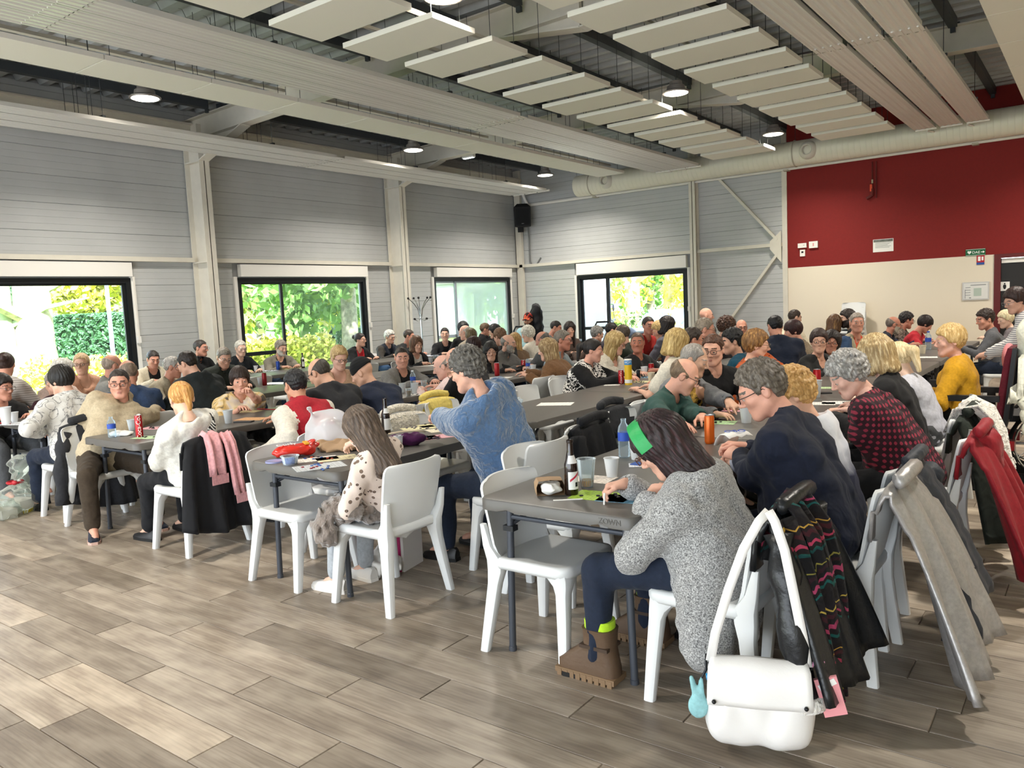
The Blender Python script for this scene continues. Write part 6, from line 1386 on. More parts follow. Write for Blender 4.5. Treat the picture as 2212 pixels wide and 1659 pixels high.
V, F, _ = f.nets(1); link('plush', np_mesh('plush', V, F, pb), ch_); MB().tube([(-.56, yq-.01, .29), (-.56, yq-.03, .33), (-.552, .125, .365)], .005, 6).build('clip', dkm, ch_, True); MB().tube([(-.575, yq-.03, .31), (-.575, yq-.06, .315)], .012, 8).build('trinket', mat('trinket_blue', '#2f8fc4', .4), ch_, True)
pk = thing('pink_card_holder', 'small pink card holder hanging from the right strap of the white bag', 'card holder', (BX, BY, -.03), BA); MB().bar((-.56, -.265, .33), (-.56, -.30, .20), .075, .014, (1, 0, 0)).build('holder', mat('pink_plastic', '#e79a9f', .4), pk); MB().tube([(-.55, -.225, .36), (-.55, -.24, .40), (-.55, -.262, .38), (-.55, -.265, .33)], .005, 6).build('ring', mat('pink_ring', '#e6a0c4', .4), pk, True); MB().bar((-.568, -.266, .318), (-.568, -.277, .30), .06, .003, (1, 0, 0)).build('strip', paper, pk)
x, y, a = at_chair('heavy man in the navy shirt'); drape('silver_coat', 'shiny silver-grey coat over the chair of the man in navy', 'coat', x, y, a, silver_c, .12, .25, .46, 6, .040, .014, seed=5, out=.27, front=.6, sleeves=False)
x, y, a = at_chair('boy in the ombre hoodie'); drape('quilted_coat', 'dark navy quilted coat over the chair of the blond boy', 'coat', x, y, a, puffn, .18, .25, .42, 4, .028, .03, .014, seed=6, out=.25, front=.6, side=-1)
x, y, a = at_chair('woman in the burgundy blouse'); drape('red_parka', 'crimson hooded coat over the chair of the woman in burgundy', 'coat', x, y, a, redc, .13, .25, .42, 6, .036, .02, seed=7, out=.25, front=.6, hoodup=True, side=-1)
x, y, a = at_chair('woman with the blond bob'); drape('green_coat', 'dark green coat beneath the white shawl on a right-row chair', 'coat', x, y, a, greenc, .13, .25, .38, 5, .03, .02, seed=8, out=.20, front=.6, sleeves=False)
ws_ = thing('white_shawl', 'white frayed woollen shawl over the dark green coat', 'shawl', (x, y, 0), R(a))
strip('shawl', ws_, [(-.22, -.02, .70), (-.26, -.02, .83), (-.33, -.03, .862), (-.41, -.05, .80), (-.47, -.06, .66), (-.50, -.08, .50), (-.52, -.10, .34), (-.53, -.12, .22)], [.17, .18, .19, .19, .18, .16, .13, .08], wool, 3, .025, .014, 5, 24)
fr_ = MB(); rr = random.Random(3)
for i in range(60): 
    u = rr.uniform(-1, 1); y0 = -.08+u*.17; z0 = .50-.26*(1-abs(u))+rr.uniform(-.02, .02); fr_.tube([(-.52, y0, z0), (-.535, y0+rr.uniform(-.01, .01), z0-.035)], .004, 4)
o = fr_.build('fringe', wool, ws_); o['kind'] = 'stuff'
x, y, a = at_chair('girl in the white hoodie'); drape('black_coat', 'long black coat over the chair of the girl in white', 'coat', x, y, a, blackc, .17, .24, .36, 6, .028, .014, seed=9, out=.09, front=.6, sleeves=False, collar=False, skew=.05)
ps = thing('pink_scarf', 'pink fringed scarf laid over the black coat', 'scarf', (x, y, 0), R(a)); pinkm = fabric('pink_wool', '#dba2a6', .9, 200, .7)
strip('scarf_front', ps, [(-.22, .06, .70), (-.25, .06, .80), (-.29, .06, .842), (-.345, .06, .825), (-.375, .06, .74), (-.39, .06, .62), (-.395, .06, .55)], .065, pinkm, 2, .012, .008, 6, 14)
strip('scarf_tail', ps, [(-.33, -.045, .83), (-.38, -.05, .76), (-.405, -.06, .62), (-.42, -.065, .48), (-.43, -.07, .40)], .045, pinkm, 2, .012, .008, 7, 12)
fr_ = MB()
for i in range(18): y0 = .0+.12*i/17; fr_.tube([(-.40, y0, .555), (-.403, y0+.003, .49)], .0032, 4)
for i in range(13): y0 = -.113+.086*i/12; fr_.tube([(-.433, y0, .405), (-.438, y0-.002, .34)], .0032, 4)
o = fr_.build('fringe', pinkm, ps); o['kind'] = 'stuff'
x, y, a = at_chair('person in the marbled sweatshirt'); drape('charcoal_coat', 'charcoal coat over the chair of the person in marbled white', 'coat', x, y, a, charc, .12, .24, .32, 5, .025, .02, seed=10, out=.10, front=.6, side=1, skew=.05)
x, y, a = at_chair('beside the draped black jacket'); 
chair(-2.98, 4.42, 182, 'white plastic chair under the draped black jacket, middle row', 'empty white plastic chairs')
drape('black_jacket', 'black jacket with a raised collar over an empty middle-row chair', 'jacket', -2.98, 4.42, 182, blackc, .30, .24, .28, 4, .025, .03, seed=11, out=.08, front=.6, side=1)
x, y, a = at_chair('with a yellow coat on it'); drape('yellow_coat', 'pale yellow coat over a chair behind the blue fleece', 'coat', x, y, a, yel_c, .40, .23, .26, 4, .02, .03, seed=12, out=.05, front=.55, sleeves=False)
chair(-4.02, 4.30, 0, 'white plastic chair under the cream fleece behind the beer bottle, middle row', 'empty white plastic chairs')
drape('cream_fleece', 'cream sherpa jacket over a chair behind the brown beer bottle', 'jacket', -4.02, 4.30, 0, sherpa, .40, .25, .27, 4, .02, .045, seed=13, out=.05, front=.5, sleeves=False)
x, y, a = at_chair('balding man in green'); drape('dark_jacket', 'dark jacket over the chair of the man in green', 'jacket', x, y, a, charc, .30, .235, .27, 4, .02, .02, seed=14, out=.07, front=.6, side=-1)
# taupe fleece on the girl's seat, translucent carrier bag, boots
f = Field((-3.60, 2.66, .30), (-3.02, 3.04, .66), .012)
for i in range(16): r_ = random.Random(i); f.ell((-3.40+r_.uniform(-.06, .20), 2.84+r_.uniform(-.05, .10), .50+r_.uniform(-.02, .06)), (.07, .06, .045), k=.04)
for i in range(5): r_ = random.Random(i+40); f.ell((-3.40+r_.uniform(-.06, .05), 2.765+r_.uniform(-.015, .02), .42+.02*i-.05), (.065, .04, .05), k=.04)
ripple(f, .010, .05, 5); V, F, _ = f.nets(1); o = link('taupe_fleece', np_mesh('taupe_fleece', V, F, taupe)); tag(o, 'crumpled taupe fleece on the seat beside the girl', 'jacket')
chair(-4.10, 3.55, 2, 'white plastic chair under the translucent carrier bag, middle row', 'empty white plastic chairs')
bagm = glass_mat('carrier_film', '#f4f2f4', .42, .25)
f = Field((-4.48, 3.22, .43), (-3.86, 3.90, 1.02), .016); f.ell((-4.15, 3.56, .64), (.20, .24, .20)).ell((-4.18, 3.50, .82), (.15, .15, .12), k=.08).cone((-4.22, 3.42, .86), (-4.24, 3.38, .97), .05, .03, k=.05).cone((-4.15, 3.65, .84), (-4.12, 3.72, .93), .06, .035, k=.05)
ripple(f, .020, .14, 3); V, F, _ = f.nets(1); t = thing('carrier_bag', 'translucent white plastic carrier bag on the chair behind the girl', 'bag', (0, 0, 0)); link('film', np_mesh('film', V, F, bagm), t)
f = Field((-4.40, 3.3, .44), (-3.95, 3.85, .80), .02); f.ell((-4.15, 3.56, .60), (.15, .18, .14)); V, F, _ = f.nets(1); link('contents', np_mesh('contents', V, F, cl('#c9c4cc')), t)
bootm = mat('brown_boot', '#5a4634', .55, bump=(40, .3)); bsole = mat('boot_sole', '#7a6248', .7); neon = cl('#b5df2e')
LG_ = glady['LEG']; 
for k in (1, -1):
    an = LG_[k][2]; f_ = MB().loft([[(bx+px*.5*w, py*w*.5, z) for px, py in rrect(1.0, .9, .35, 4)] for bx, w, z in ((.03, .0, .03),)] if False else [[(c+px, py, z) for px, py in rrect(L, w, .04, 4)] for c, L, w, z in ((.045, .29, .10, .03), (.045, .285, .102, .07), (.02, .22, .10, .11), (-.01, .14, .105, .16), (-.012, .14, .115, .22), (-.012, .145, .12, .235))])
    o = f_.build('boot', bootm, glady['root'], True); o.location = (an.x-glady['root'].location.x, an.y-glady['root'].location.y, 0); o.rotation_euler = (0, 0, R(180))
    s_ = MB()
    for i in range(9): s_.box((-.09+.031*i, -.056, 0), (-.068+.031*i, .056, .03))
    s_.box((-.10, -.054, .012), (.19, .054, .036)); s_.build('sole', bsole, o)
    MB().loft([[(-.012+px, py, z) for px, py in rrect(.125, .105, .04, 4)] for z in (.22, .27)]).build('sock', neon, o, True)
    MB().box((-.075, -.058, .15), (.06, .058, .165)).build('strap', mat('boot_strap', '#3f3024', .5), o)
tb_ = glady['HM']; hb = MB(); 
for i in range(13):
    pass
q = [(.094*math.cos(a_), .012+.10*math.cos(a_)*0, .035+.098*math.sin(a_)) for a_ in [R(-8+196*i/16) for i in range(17)]]
hbm = MB(); rings = []
for x_, y_, z_ in q:
    nrm = Vector((x_, 0, z_-.035)).normalized(); rings.append([(x_+nrm.x*o_, .030+dy, z_+nrm.z*o_) for o_, dy in ((0, -.03), (.012, -.028), (.014, 0), (.012, .028), (0, .03))])
hbm.loft(rings); o = hbm.build('hairband', mat('green_satin', '#1f9c50', .45, bump=(30, .3)), glady['root'], True)
gr = glady['root'].location; o.matrix_local = Matrix.Translation(glady['head']-Vector((gr.x, gr.y, 0))) @ glady['HM']
# zigzag strap on the white hoodie
zz = fabric('zigzag_strap', '#e8e6e0', pattern=pat_waves('DIAGONAL', 22, [(0, '#121214'), (.5, '#e9e7e2')], 6)); pvx, pvy = gh['root'].location.xy
NBg, upg, tfg, trg = gh['NB'], gh['up'], gh['tf'], gh['tr']
def on_back(u, w, d): q = NBg-upg*w+trg*u-tfg*d; return (q.x-pvx, q.y-pvy, q.z)
strip('strap', gh['root'], [on_back(.13, -.02, .05), on_back(.11, .04, .105), on_back(.06, .14, .150), on_back(.0, .22, .165), on_back(-.08, .30, .165), on_back(-.14, .38, .13)], .030, zz, 1, .001, .006, 2, 5)
# ------------------------------------------------------------------ the wheelchairs by the yellow sweater
blkp = mat('black_plastic', '#101114', .5); rubber = mat('tyre', '#151515', .85, bump=(60, .4)); redpl = mat('red_shell', '#8f1015', .3); alum = mat('aluminium', '#b5b8ba', .3, .9)
wr_, wf_ = MB(), MB()
def wheel(mb, c, r, w, ax=(0, 1, 0), tyre=.05, spokes=0):
    pass
def disc(parent, name, c, r, w, m, prof=None):
    mb = MB().lathe(prof or [(.0, -w/2), (r*.93, -w/2), (r, -w*.3), (r, w*.3), (r*.93, w/2), (.0, w/2)], 28, capb=False, capt=False); mb.v = [(c[0]+p[0], c[1]+p[2], c[2]+p[1]) for p in mb.v]; return mb.build(name, m, parent, True)
px_, py_ = yel['PV'].x, yel['PV'].y
wc = thing('power_wheelchair', 'black and red powered wheelchair carrying the woman in yellow', 'wheelchair', (px_, py_, 0), R(180))
for s in (-1, 1):
    w_ = disc(wc, 'drive_wheel', (-.12, s*.27, .175), .175, .09, rubber); disc(w_, 'hub', (-.12, s*.318, .175), .11, .012, blkp)
    h_ = MB()
    for i in range(3): a_ = R(120*i+90); h_.sphere((-.12+.05*math.cos(a_), s*.327, .175+.05*math.sin(a_)), .010, 6, 4)
    h_.build('bolt', alum, w_); disc(wc, 'caster', (.38, s*.22, .08), .08, .05, rubber); disc(wc, 'caster', (-.42, s*.20, .07), .07, .05, rubber)
    MB().box((-.28, s*.30-.03, .70), (.20, s*.30+.03, .745)).build('armrest', blkp, wc); MB().box((-.20, s*.30-.015, .40), (-.14, s*.30+.015, .70)).build('arm_post', blkp, wc)
    MB().box((-.38, s*.24-.06, .33), (.10, s*.24+.06, .40)).build('fender', redpl, wc)
MB().box((-.30, -.22, .24), (.32, .22, .42)).build('base', blkp, wc); MB().box((-.24, -.22, .46), (.26, .22, .53)).build('seat', cl('#1b1b1e'), wc)
MB().loft([[(x0, -.21, z), (x0, .21, z), (x1, .21, z), (x1, -.21, z)] for z, x0, x1 in ((.50, -.30, -.24), (.80, -.33, -.27), (1.03, -.36, -.30), (1.10, -.365, -.32))]).build('backrest', cl('#5a1220'), wc)
for s in (-1, 1): MB().bar((-.31, s*.215, .5), (-.37, s*.215, 1.1), .03, .10, (0, 1, 0)).build('side_strap', blkp, wc)
MB().box((.30, -.18, .08), (.50, .18, .10)).build('footplate', blkp, wc); MB().box((.20, -.30, .74), (.28, -.24, .80)).build('joystick_box', blkp, wc); MB().tube([(-.37, -.12, 1.0), (-.47, -.12, 1.05)], .014, 8).build('push_handle', blkp, wc, True)
pc = thing('pink_cushion', 'pink patterned cushion corner behind the woman in yellow', 'cushion', (px_+.30, py_+.16, 1.0)); f = Field((-.12, -.12, -.14), (.12, .12, .14), .015); f.ell((0, 0, 0), (.05, .10, .12)); V, F, _ = f.nets(1); link('pillow', np_mesh('pillow', V, F, cl('#d98a8f')), pc)
# white hooded puffer on the wheelchair back
whp = fabric('white_puffer', '#dfdfcf', .6, 300, .5, spec=.35)
x, y = px_+.15, py_-.10
wj = drape('white_puffer_jacket', 'white hooded quilted jacket hanging on the back of the powered wheelchair', 'jacket', x, y, 176, whp, .40, .25, .31, 4, .022, .05, .022, seed=21, out=.10, front=.70, zt=1.06, sleeves=False, collar=False)
for o in [c for c in bpy.data.objects if c.parent == wj]:
    for v_ in o.data.vertices:
        if v_.co.z > .6: v_.co.z += .0
f = Field((-.62, -.20, .88), (-.14, .22, 1.42), .014); f.ell((-.36, .0, 1.10), (.13, .155, .20)).ell((-.34, .03, 1.24), (.10, .12, .10), k=.08).cone((-.40, -.14, .98), (-.40, .14, .98), .06, .06, k=.06); ripple(f, .006, .14, 3); V, F, _ = f.nets(2); link('hood', np_mesh('hood', V, F, whp), wj)
V_ = [V3((-.40, .24, .98)), V3((-.46, .27, .80)), V3((-.50, .26, .60)), V3((-.52, .24, .36)), V3((-.52, .24, .27))]
MB().tube([V_[0], V_[0]*.5+V_[1]*.5, V_[1], V_[1]*.5+V_[2]*.5, V_[2], V_[2]*.5+V_[3]*.5, V_[3], V_[4]], [.07, .085, .068, .085, .068, .082, .062, .055], 14).build('sleeve', whp, wj, 'all')
MB().tube([(-.475, .06, 1.0), (-.49, .07, .8), (-.515, .06, .6), (-.53, .065, .42)], .006, 5).build('zip', ink, wj, True)
bs_ = MB().tube([(-.42, .02, 1.03), (-.50, -.0, .92), (-.53, -.03, .75)], .013, 6); bs_.build('strap', blkp, wj, True)
# manual wheelchair with pink blanket at the right edge
mw_c = at_z(2205, 985, .0); mwx, mwy = -.38, 7.75
mw = thing('manual_wheelchair', 'manual wheelchair with large spoked wheel at the right edge', 'wheelchair', (mwx, mwy, 0), R(190))
for s in (-1, 1):
    mb = MB().tube([(-.05+.30*math.cos(a_), s*.29, .30+.30*math.sin(a_)) for a_ in [2*PI*i/32 for i in range(33)]], .016, 8, cap=False); w_ = mb.build('tyre', rubber, mw, True)
    MB().tube([(-.05+.27*math.cos(a_), s*.32, .30+.27*math.sin(a_)) for a_ in [2*PI*i/32 for i in range(33)]], .009, 6, cap=False).build('hand_rim', alum, w_, True)
    sp = MB()
    for i in range(14): a_ = 2*PI*i/14; sp.tube([(-.05, s*.29, .30), (-.05+.29*math.cos(a_), s*.29, .30+.29*math.sin(a_))], .003, 4)
    o = sp.build('spokes', alum, w_); o['kind'] = 'stuff'
    disc(mw, 'caster', (.33, s*.24, .075), .075, .03, rubber); MB().tube([(-.20, s*.24, .98), (-.12, s*.24, .95), (-.14, s*.24, .50), (-.05, s*.24, .30), (.33, s*.24, .30), (.36, s*.24, .12)], .012, 8).tube([(.33, s*.24, .16), (.33, s*.24, .34)], .012, 8).tube([(-.14, s*.24, .70), (.22, s*.24, .70), (.26, s*.24, .48)], .012, 8).build('frame_tube', alum, mw, True)
MB().box((-.13, -.22, .47), (.28, .22, .52)).build('seat', blkp, mw); MB().box((-.15, -.22, .55), (-.12, .22, .95)).build('backrest', blkp, mw)
pkb = fabric('pink_blanket', '#d9aaa0', .95, 120, .8); f = Field((-.42, -.34, .55), (.10, .34, 1.30), .02); 
bl = thing('pink_blanket', 'pink blanket draped over the manual wheelchair handles', 'blanket', (mwx, mwy, 0), R(190))
strip('blanket', bl, [(.02, .0, .80), (-.04, 0, .98), (-.12, 0, 1.10), (-.20, 0, 1.12), (-.28, 0, 1.02), (-.32, 0, .86), (-.34, 0, .72)], [.22, .26, .28, .29, .29, .28, .26], pkb, 2, .03, .02, 4, 22)
nb_ = thing('navy_rucksack', 'dark navy rucksack hanging on the manual wheelchair', 'rucksack', (mwx, mwy, 0), R(190)); f = Field((-.45, -.22, .35), (-.08, .22, .9), .02); f.ell((-.28, 0, .62), (.10, .18, .24)); V, F, _ = f.nets(1); link('sack', np_mesh('sack', V, F, puffn), nb_)
# black-handled trolleys near the corner
for (px, py, d_, l) in ((1128, 712, 15.0, 'black-handled folded trolley in the corner behind the cap'), (1303, 705, 15.5, 'black-handled folded trolley before the back window')):
    p = at_d(px, py, d_); t = thing('hand_trolley', l, 'trolley', (p.x, p.y, 0), R(30)); MB().tube([(-.16, 0, .05), (-.16, 0, 1.12), (-.12, 0, 1.2), (.12, 0, 1.2), (.16, 0, 1.12), (.16, 0, .05)], .018, 8).build('handle', blkp, t, True); MB().box((-.2, -.02, .02), (.2, .28, .045)).build('foot_plate', blkp, t)
    for s in (-1, 1): disc(t, 'wheel', (s*.0, s*.19, .07), .07, .03, rubber)
p = at_d(1160, 700, 14.9); t = thing('hanging_black_jacket', 'black jacket hung up in the corner behind the cap', 'jacket', (p.x, p.y, 0), R(-50)); f = Field((-.25, -.14, .85), (.3, .14, 1.66), .02); f.cone((-.1, 0, 1.54), (.12, 0, 1.5), .08, .08).cone((-.05, 0, 1.45), (-.02, 0, 1.0), .12, .11).cone((.08, 0, 1.45), (.14, 0, 1.0), .10, .11); ripple(f, .01, .15, 2); V, F, _ = f.nets(1); link('shell', np_mesh('shell', V, F, blackc), t); MB().tube([(.0, .0, 0), (.0, .0, 1.6)], .012, 6).lathe([(.16, 0), (.16, .02), (.02, .03)], 16).build('stand', dkm, t, True)
# motorcycle outside the back window: mirrors and handlebar seen over the sill
p = at_d(1325, 690, 19.6); t = thing('motorcycle', 'dark motorcycle with two mirrors parked outside the back window', 'motorcycle', (p.x, p.y, -.1), R(200)); dk_ = mat('moto_dark', '#3a3a44', .35, .3)
for s in (-1, 1): MB().tube([(0, 0, 1.18), (.02, s*.22, 1.26), (.0, s*.36, 1.22)], .02, 8).tube([(.02, s*.24, 1.26), (.04, s*.33, 1.42)], .010, 6).build('handlebar', dk_, t, True); MB().sphere((.05, s*.37, 1.53), (.03, .06, .10), 10, 6).build('mirror', dk_, t, True)
MB().sphere((.10, 0, 1.08), (.14, .15, .13), 12, 8).build('headlamp', mat('moto_lamp', '#c9d6e0', .2), t, True); MB().sphere((-.25, 0, .90), (.32, .17, .16), 12, 8).build('tank', dk_, t, True); MB().sphere((-.75, 0, .85), (.40, .15, .09), 12, 8).build('saddle', blkp, t, True); MB().box((-.5, -.16, .35), (.05, .16, .75)).tube([(.10, 0, 1.1), (.42, 0, .33)], .03, 8).build('engine', dk_, t)
for cx_ in (.42, -.95): disc(t, 'wheel', (cx_, 0, .33), .33, .12, rubber, [(.20, -.05), (.30, -.06), (.33, 0), (.30, .06), (.20, .05), (.20, -.05)])
# ------------------------------------------------------------------ small things on the tables and floor
def tz(px, py): p = at_z(px, py, TZ); return p.x, p.y
def card_mat(col, ink_='#4b4b4b'):
    n = 'card_'+col
    if n in MATS: return MATS[n]
    m = bpy.data.materials.new(n); m.use_nodes = True; MATS[n] = m; t = NT(m); b = t.n['Principled BSDF']; b.inputs['Roughness'].default_value = .6
    s = t.node('ShaderNodeSeparateXYZ'); v = t.coord(); t.link(v, s.inputs[0]); mm = t.math
    gx = mm('LESS_THAN', mm('PINGPONG', mm('ADD', s.outputs[0], 5), .0165), .0008); gy = mm('LESS_THAN', mm('PINGPONG', mm('ADD', s.outputs[1], 5), .0165), .0008)
    vo = t.node('ShaderNodeTexVoronoi'); vo.inputs['Scale'].default_value = 30; vo.inputs['Randomness'].default_value = .25; t.link(v, vo.inputs['Vector']); num = mm('MULTIPLY', mm('LESS_THAN', vo.outputs['Distance'], .22), mm('GREATER_THAN', t.noise(v, 260, 1), .5))
    t.link(t.mix(mm('MULTIPLY', mm('MAXIMUM', mm('MAXIMUM', gx, gy), num), .75), col, ink_), b.inputs['Base Color']); return m
def card(px, py, col, label, w=.21, d=.15, rz=0, name='bingo_card', cat='bingo card'):
    x, y = tz(px, py); o = MB().box((-w/2, -d/2, 0), (w/2, d/2, .0012)).build(name, card_mat(col)); o.location = (x, y, TZ+.0005); o.rotation_euler = (0, 0, R(rz)); return tag(o, label, cat)
tk_me = MB().lathe([(.0, .0), (.0085, .0), (.009, .001), (.009, .0038), (.0075, .005), (.0, .005)], 10, capb=False, capt=False).mesh('bingo_token', mat('token_black', '#141416', .4), True)
TK = {}
def tokens(px, py, n, label, rx=.08, ry=.055, cols=None, seed=1, z=.0018):
    x, y = tz(px, py); rr = random.Random(seed); done = []
    for i in range(n):
        for _ in range(20):
            a, c = rr.uniform(-rx, rx), rr.uniform(-ry, ry)
            if all((a-p)**2+(c-q)**2 > .020**2 for p, q in done): break
        done.append((a, c)); col = rr.choice(cols) if cols else None
        if col:
            if col not in TK: TK[col] = tk_me.copy(); TK[col].materials.clear(); TK[col].materials.append(mat('token_'+col, col, .4))
        o = link('bingo_token', TK[col] if col else tk_me, None, (x+a, y+c, TZ+z)); tag(o, label, 'token', label)
cupw = mat('cup_white', '#dfe2e4', .45); cupc = glass_mat('cup_clear', '#eef3f5', .14, .1); frost = glass_mat('cup_frosted', '#e8ecee', .45, .3)
def cup(px, py, label, h=.095, r=.036, m=None, fill=None, xy=None):
    x, y = xy or tz(px, py); t = thing('plastic_cup', label, 'cup', (x, y, TZ)); m = m or cupw
    MB().lathe([(r*.0, .002), (r*.68, .0), (r*.70, .003), (r*.98, h-.004), (r*1.06, h-.003), (r*1.06, h), (r*.97, h), (r*.93, h-.006), (r*.66, .006), (.0, .006)], 20, capb=False, capt=False).build('beaker', m, t, True)
    if fill: f0 = fill[1]; MB().lathe([(.0, .007), (r*.66, .007), (r*(.66+.29*f0), .007+(h-.01)*f0), (.0, .007+(h-.01)*f0)], 18, capb=False, capt=False).build('drink', mat('drink_'+fill[0], fill[0], .15), t, True)
    return t
def wrap_text(parent, s, size, rad, z, ang, m, vertical=False, bend=True):
    o = text_mesh('lettering', s, size, m, parent, (0, 0, 0), (0, 0, 0), .0004); me = o.data
    for v in me.vertices:
        x, y = (v.co.x, v.co.y) if not vertical else (-v.co.y, v.co.x)
        a = ang+x/rad; v.co = Vector((math.cos(a)*(rad+.0006+v.co.z), math.sin(a)*(rad+.0006+v.co.z), z+y))
    return o
def can(px, py, label, col='#a3141c', h=.145, r=.0285, text='Coca-Cola', vertical=True, tcol='#f0ece6', ang=None, size=.034, xy=None):
    x, y = xy or tz(px, py); t = thing('drink_can', label, 'can', (x, y, TZ)); m = mat('can_'+col, col, .28, .35); al = mat('can_aluminium', '#c4c7c9', .3, .9)
    MB().lathe([(r*.78, .0), (r*.98, .010), (r, .016), (r, h-.018), (r*.86, h-.003)], 22, capb=True, capt=False).build('can_wall', m, t, True); MB().lathe([(r*.86, h-.004), (r*.88, h), (r*.82, h), (r*.80, h-.004), (.0, h-.004)], 22, capb=False, capt=False).build('can_lid', al, t, True)
    MB().box((-.004, -.012, h-.004), (.004, .008, h-.001)).build('pull_tab', al, t)
    if text: wrap_text(t, text, size, r, h*.5, ang if ang is not None else math.atan2(-y, -x), mat('letter_'+tcol, tcol, .5), vertical)
    return t
petm = glass_mat('pet_clear', '#eaf3f8', .10, .05); lblue = mat('label_blue', '#2b4fb0', .5)
def bottle(px, py, label, h=.20, r=.031, cap=None, lab=lblue, xy=None, text=None):
    x, y = xy or tz(px, py); t = thing('water_bottle', label, 'bottle', (x, y, TZ)); pr = [(.0, .0), (r*.8, .0), (r, .008)]
    for k in range(5): z = .02+k*h*.08; pr += [(r*.93, z), (r, z+h*.04)]
    pr += [(r*.98, h*.44), (r*.98, h*.66), (r, h*.68), (r*.85, h*.80), (r*.42, h*.90), (r*.40, h*.97)]
    MB().lathe(pr, 20, capb=False, capt=False).build('bottle_wall', petm, t, True); MB().lathe([(r*.99, h*.44), (r*1.005, h*.44), (r*1.005, h*.66), (r*.99, h*.66)], 20, capb=False, capt=False).build('label', lab, t, True)
    if text: wrap_text(t, text, .014, r*1.005, h*.55, math.atan2(-y, -x), mat('letter_#f0ece6', '#f0ece6', .5))
    if cap: MB().lathe([(r*.46, h*.965), (r*.46, h*1.03), (.0, h*1.03)], 12, capb=False, capt=False).build('cap', mat('cap_'+cap, cap, .4), t, True)
    else: MB().lathe([(r*.40, h*.95), (r*.44, h*.955), (r*.44, h*1.0), (r*.36, h*1.0)], 14, capb=False, capt=False).build('neck_ring', petm, t, True)
    return t
beerg = mat('beer_glass', '#1d0f08', .08, spec=.7); labw = mat('label_white', '#dcdcda', .5)
def beer(px, py, label, xy=None, rich=True):
    x, y = xy or tz(px, py); t = thing('beer_bottle', label, 'bottle', (x, y, TZ)); r = .0305
    MB().lathe([(.0, .004), (r*.9, .0), (r, .006), (r, .125), (r*.95, .140), (r*.55, .175), (r*.46, .20), (r*.44, .235), (r*.50, .237), (r*.50, .248), (r*.40, .25), (r*.38, .245), (.0, .24)], 24, capb=False, capt=False).build('bottle_wall', beerg, t, True)
    a0 = math.atan2(-y, -x)+R(50)
    def arc(z0, z1, r0, r1, half, nm, m):
        mb = MB(); n = 10; V = []
        for i in range(n+1): a = a0-half+2*half*i/n; V += [(r0*math.cos(a), r0*math.sin(a), z0), (r1*math.cos(a), r1*math.sin(a), z1)]
        mb.add(V, [(2*i, 2*i+2, 2*i+3, 2*i+1) for i in range(n)]).build(nm, m, t, True)
    arc(.028, .108, r*1.012, r*1.012, R(75), 'label', labw); arc(.145, .18, r*.95, r*.56, R(80), 'neck_label', labw)
    if rich:
        mb = MB(); V = []; n = 8
        for i in range(n+1): a = a0-R(60)+R(90)*i/n; z = .062+.034*i/n; V += [(r*1.02*math.cos(a), r*1.02*math.sin(a), z), (r*1.02*math.cos(a), r*1.02*math.sin(a), z+.011)]
        mb.add(V, [(2*i, 2*i+2, 2*i+3, 2*i+1) for i in range(n)]).build('label_stripe', mat('stripe_red', '#b5223c', .5), t, True); arc(.04, .06, r*1.022, r*1.022, R(14), 'label_mark', ink)
    return t
# right-hand table, near end
beer(1235, 1068, 'brown beer bottle with white label and red stripe on the right-hand table')
cup(1268, 1052, 'tall clear plastic cup with a little beer beside the bottle', .135, .044, cupc, ('#c9881f', .22))
cup(1322, 1030, 'white plastic cup at the hand of the woman in grey', .095, .037)
bottle(1349, 988, 'clear water bottle with blue label and no cap on the right-hand table', .215, .033, None, lblue)
cup(1374, 992, 'white plastic cup behind the hair of the woman in grey', .095, .036)
can(1533, 958, 'tall orange drink can before the man in navy', '#d9641a', .17, .029, None); 
cup(1612, 913, 'large white cup before the chin of the man in navy', .115, .044)
card(1300, 1072, '#9fc23c', 'lime green bingo card under the hand of the woman in grey', .26, .16, 8); card(1342, 1078, '#6fa8c4', 'pale blue bingo card under the grey sleeve', .2, .13, 10); card(1282, 1035, '#e6dcd2', 'white leaflet with red print behind the clear beer cup', .20, .15, 5)
tokens(1300, 1072, 9, 'black bingo token on the lime green card', .09, .05, seed=2)
card(1392, 1005, '#d9dde6', 'white packet with blue and orange print behind the white cup', .16, .1, 30, 'sweet_packet', 'packet'); x, y = tz(1385, 1004); tag(MB().box((-.05, -.03, .002), (.0, .03, .006)).build('blue_wrapper', pblue), 'small blue wrapper piece on the white packet', 'wrapper').location = (x, y, TZ)
card(1550, 913, '#b9e0a6', 'pale green bingo card before the man in green', .24, .15, 12); tokens(1541, 913, 8, 'black bingo token on the pale green card', .05, .045, seed=4); card(1590, 887, '#e3a7b4', 'pink bingo card under the pointing finger', .2, .13, 10); tokens(1590, 887, 7, 'black bingo token on the pink card', .08, .05, seed=5)
t = thing('cigarette', 'white cigarette held upright between the fingers of the woman in grey', 'cigarette', (*tz(1305, 1090), TZ)); MB().tube([(0, 0, .0), (.004, 0, .05)], .004, 8).build('paper_roll', paper, t, True)
t = thing('wooden_stirrer', 'flat white stirrer on the near edge of the right-hand table', 'stirrer', (*tz(1227, 1080), TZ), R(38)); MB().box((-.065, -.005, 0), (.065, .005, .003)).build('stick', paper, t)
